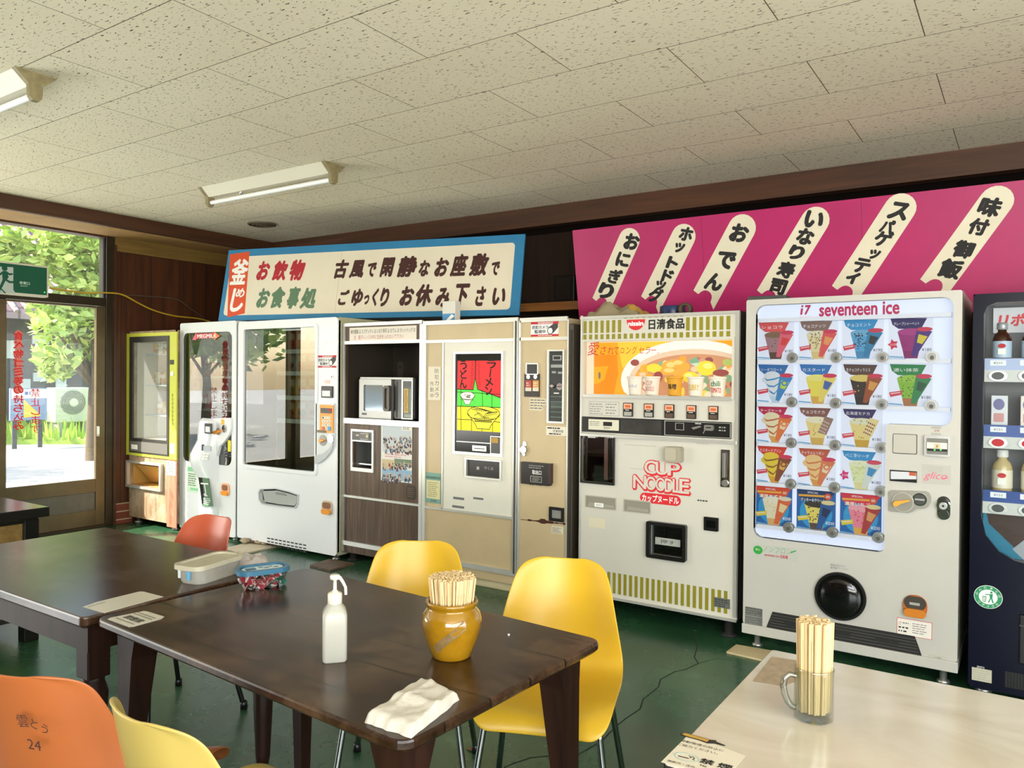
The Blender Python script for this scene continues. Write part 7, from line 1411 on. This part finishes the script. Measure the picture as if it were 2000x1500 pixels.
m = MB(); PS = Pl(P.w(-.110, 0, 0), -P.v, (0, 0, 1)); m.prism(PS, rr((.008, .018, .022, .050), .003), -.002, .0012, M('sticker_blue', '5aa0c8', .5)); m.prism(PS, rr((-.03, .022, -.02, .05), .003), -.002, .0012, M('sticker_pale', 'c3ccd0', .5)); m.build('sticker', t)
CLEAR = glass('clear_tub', 'e6ecea', .04); BLID = M('blue_lid', '2f6480', .35)
t, P = tub('packet_container', 'clear tub with a blue lid full of red condiment packets', (-2.092, 1.66), .160, .094, .062, (.40, .92), CLEAR, BLID, rad=.036)
m = MB(); PL_ = Pl(P.w(0, 0, .062), P.u, P.v); m.prism(PL_, rr((-.065, -.026, .065, .026), .024, 6), 0, .0012, M('lid_label', 'c3d6dc', .4)); m.prism(PL_, rr((-.055, -.018, -.022, .012), .006), .0012, .002, M('lid_blue_dark', '2d5f7e', .4)); m.fakelines(PL_, (0, 0, 1, 1), 0, INK) if False else None
for k in range(4): m.face(PL_, ell(-.005 + k * .016, .002 + (-1) ** k * .006, .009, .006, 10), .0021, M('lid_blue_dark', '2d5f7e', .4))
m.build('lid_label', bpy.data.objects[t['_lid']])
pkm = [M('packet_red', 'b23244', .4), M('packet_white', 'e3d6d0', .5), M('packet_green', '2f5f50', .45)]; r = random.Random(4); k0 = {}
def packet(kind):
    m = MB(); w2, l2 = .010, .030; mt = pkm[kind]; V = []
    m.box(-w2, w2, -.0018, .0018, -l2 + .006, l2 - .006, mt, .0012, 1); m.box(-w2, w2, -.0005, .0005, -l2, l2, pkm[1] if kind == 0 else mt)
    for s in (-1, 1): q = Pl((0, s * .0019, 0), (-s, 0, 0), (0, 0, 1)); m.stroke(q, [(-.006, -.012), (.006, .0)], .003, .0002, pkm[1]); m.stroke(q, [(-.006, -.002), (.006, .010)], .003, .0002, pkm[1])
    return m.build('condiment_packet', local=True)
for i in range(34):
    kind = 2 if i % 3 == 2 else 0
    u = r.uniform(-.054, .054); v = r.uniform(-.026, .026)
    if kind == 2: u = abs(u) * .9 + .004
    else: u = u * .9 - .01
    z = r.uniform(.016, .042); 
    if kind not in k0: o = packet(kind); k0[kind] = o
    else: o = k0[kind].copy(); COL.objects.link(o)
    o.location = P.w(u, v, z); o.rotation_euler = (r.uniform(.1, 1.3), r.uniform(-1.2, 1.2), r.uniform(0, PI))
    if kind == 0: tag(o, 'small red and white condiment packet inside the blue lidded tub', 'packet', 'red packets in the tub')
    else: tag(o, 'small dark green condiment packet inside the blue lidded tub', 'packet', 'green packets in the tub')
cloth('crumpled_tissue', 'crumpled pale grey tissue beside the cloudy container', -2.37, 1.83, TZ + .0005, .12, .075, .042, .9, [M('tissue_grey', 'a8a09a', .9)], 6, nx=24, ny=18, folds=1.4)
# notices stuck on the table tops
def sheet(name, label, pts, z, mat, cat='notice'):
    m = MB(); q = [tp.px(*a) for a in pts]; m.prism(tp, q, .0004, .0012, mat); return m, q
LAM = M('laminated_paper', 'c9c4b6', .3, vary=.05)
m, q = sheet('n', '', [(162, 1186), (190, 1176), (272, 1156), (280, 1156), (319, 1166), (203, 1198)], TZ, LAM)
m.stroke(tp, [tp.px(172, 1186), tp.px(205, 1177)], .004, .0016, INKG); m.fakelines(tp.up(.0), (0, 0, 1, 1), 0, INK) if False else None
tag(m.build('laminated_notice'), 'blank faded laminated notice at the corner of the far dark table', 'notice')
m, q = sheet('n', '', [(210, 1210), (216, 1207), (281, 1194), (288, 1195), (321, 1205), (316, 1209), (262, 1224), (252, 1225)], TZ, LAM)
a = Vector(tp.px(205, 1211)); b = Vector(tp.px(288, 1193)); e1 = (Vector(tp.px(321, 1206)) - Vector(tp.px(285, 1194))).normalized(); NP = Pl((*tp.px(265, 1209), TZ + .0013), (e1.x, e1.y, 0), (-e1.y, e1.x, 0))
m.text(NP, '禁煙席', (.0, -.005), INK, w=.085, h=.026, off=.0003, bold=.02); 
for k, zz in enumerate((.022, .034, -.030)): m.face(NP, box4((-.05, zz - .002, .045, zz + .002)), .0003, INKG)
tag(m.build('laminated_notice'), 'laminated notice with black characters at the left corner of the plank table', 'notice')
m = MB(); m.prism(tp, [tp.px(*p) for p in ((1470, 1331), (1507, 1283), (1556, 1290), (1554, 1332), (1540, 1336), (1527, 1345), (1520, 1339))], .0003, .0008, M('brown_patch', 'a3917a', .6, vary=.25, vscale=40)); tag(m.build('paper_remnant'), 'torn brownish paper remnant stuck on the cream table behind the mug', 'paper')
m = MB(); m.prism(tp, [tp.px(*p) for p in ((1346, 1434), (1456, 1477), (1436, 1500), (1420, 1520), (1291, 1489))], .0003, .0008, M('clear_notice', 'd2cbb9', .25)); a = Vector(tp.px(1342, 1455)); b = Vector(tp.px(1402, 1470)); e1 = (b - a).normalized()
def NPt(x, y): return Pl((*tp.px(x, y), TZ + .0009), (e1.x, e1.y, 0), (-e1.y, e1.x, 0))
m.text(NPt(1371, 1457), '受動喫煙の防止に', (0, 0), INK, w=.083, h=.0095, off=.0002, res=2); m.text(NPt(1362, 1463), 'ご協力ください。', (0, 0), INK, w=.077, h=.0095, off=.0002, res=2)
N = NPt(1341, 1480); RB2 = M('ring_teal', '9fb8b2', .5); m.holed(N, ell(0, 0, .024, .016), [ell(0, 0, .021, .0135)], 0, .0002, RB2); m.stroke(N, [(-.014, -.003), (.004, -.003)], .003, .0003, INK); m.stroke(N, [(.002, .008), (.008, .004), (.006, 0)], .0018, .0003, INK); m.stroke(N, [(.008, .008), (.014, .004), (.012, -.002), (.016, -.004)], .0018, .0003, INK)
m.text(NPt(1381, 1489), '禁', (0, 0), INK, w=.026, h=.020, off=.0002, bold=.03); m.text(NPt(1416, 1498), '煙', (0, 0), INK, w=.026, h=.020, off=.0002, bold=.03); m.text(NPt(1374, 1497), 'No', (0, 0), INK, w=.012, h=.006, off=.0002, bold=.02); m.text(NPt(1330, 1493), '施設内・店内', (0, 0), INK, w=.05, h=.008, off=.0002)
tag(m.build('no_smoking_notice'), 'no smoking notice stuck to the near corner of the cream table', 'notice')
m = MB(); N = NPt(1372, 1446); SQ = M('dried_brown', '6b4a1c', .6); m.prism(N, [(-.044, .004), (-.038, .010), (-.01, .009), (.014, .006), (.024, .010), (.026, .004), (.044, -.001), (.044, -.003), (.026, -.003), (.012, -.010), (-.006, -.006), (-.036, -.004), (-.044, -.002)], .0002, .0012, BLACK); m.prism(N, [(-.040, .004), (-.036, .008), (-.01, .007), (.012, .004), (.010, -.006), (-.006, -.004), (-.034, -.002), (-.040, 0)], .0012, .0016, M('dried_ochre', 'b08a3a', .5)); tag(m.build('cigar_sticker'), 'small brown and black cigar shaped sticker above the no smoking notice', 'sticker')
m = MB(); c = tp.px(994, 1241); m.box(c[0] - .003, c[0] + .002, c[1] - .002, c[1] + .002, TZ, TZ + .004, WHITEP, .001); tag(m.build('paper_crumb'), 'tiny white crumb on the plank table right of the jar', 'crumb')
# ---------------------------------------------------------------- things on the floor
def fboard(name, label, pts, th, mat, cat):
    m = MB(); m.prism(fp, [fp.px(*p) for p in pts], .0005, th, mat, back=True); return tag(m.build(name), label, cat)
fboard('metal_plate', 'rusty brown plate on the floor in front of the walnut cabinet', [(605, 1107), (643, 1095), (692, 1103), (645, 1117)], .014, M('rusty_plate', '6b5748', .6, .2, vary=.4, vscale=14), 'plate')
fboard('floor_board', 'pale thin board on the floor under the wide white machine', [(440, 1073), (478, 1083), (545, 1068), (500, 1058)], .012, M('pale_board', 'cbbfa6', .7, vary=.15), 'board')
fboard('floor_board', 'beige board on the floor under the left foot of the ice cream machine', [(1419, 1276), (1438, 1262), (1530, 1278), (1515, 1298)], .010, M('beige_board', 'c3b28c', .6, vary=.1), 'board')
for k, (x, y, s) in enumerate(((470, 1066, .05), (484, 1064, .04), (497, 1067, .045), (507, 1069, .03))):
    c = fp.px(x, y); m = MB(); V = []; F = []; r = random.Random(k); n, kk = 9, 6
    for i in range(kk + 1):
        for j in range(n):
            a, b = PI * i / kk, 2 * PI * j / n; d = Vector((math.sin(a) * math.cos(b), math.sin(a) * math.sin(b), math.cos(a))); q = s * (.85 + .3 * noise.noise(d * 1.7 + Vector((k * 3, 0, 0)))); V.append((c[0] + d.x * q * 1.2, c[1] + .05 + d.y * q, .012 + s * .5 + d.z * q * .5))
    m.add(V, [(i * n + j, (i + 1) * n + j, (i + 1) * n + (j + 1) % n, i * n + (j + 1) % n) for i in range(kk) for j in range(n)], M('rubble', 'a79a84', .9, vary=.3)); tag(m.build('stone'), 'pale stone in the small heap under the wide white machine', 'stone', 'rubble under the wide white machine')
m = MB(); c = fp.px(920, 1466); m.add([(c[0] - .025, c[1], .001), (c[0], c[1] - .01, .006), (c[0] + .025, c[1] + .005, .002), (c[0], c[1] + .014, .009)], [(0, 1, 3), (1, 2, 3)], M('dry_leaf', '8a6236', .8)); tag(m.build('dry_leaf'), 'small dry brown leaf on the green floor under the plank table', 'leaf')
# tidy helper data away
for o in bpy.data.objects:
    for k in ('_base', '_lid'):
        if k in o: del o[k]
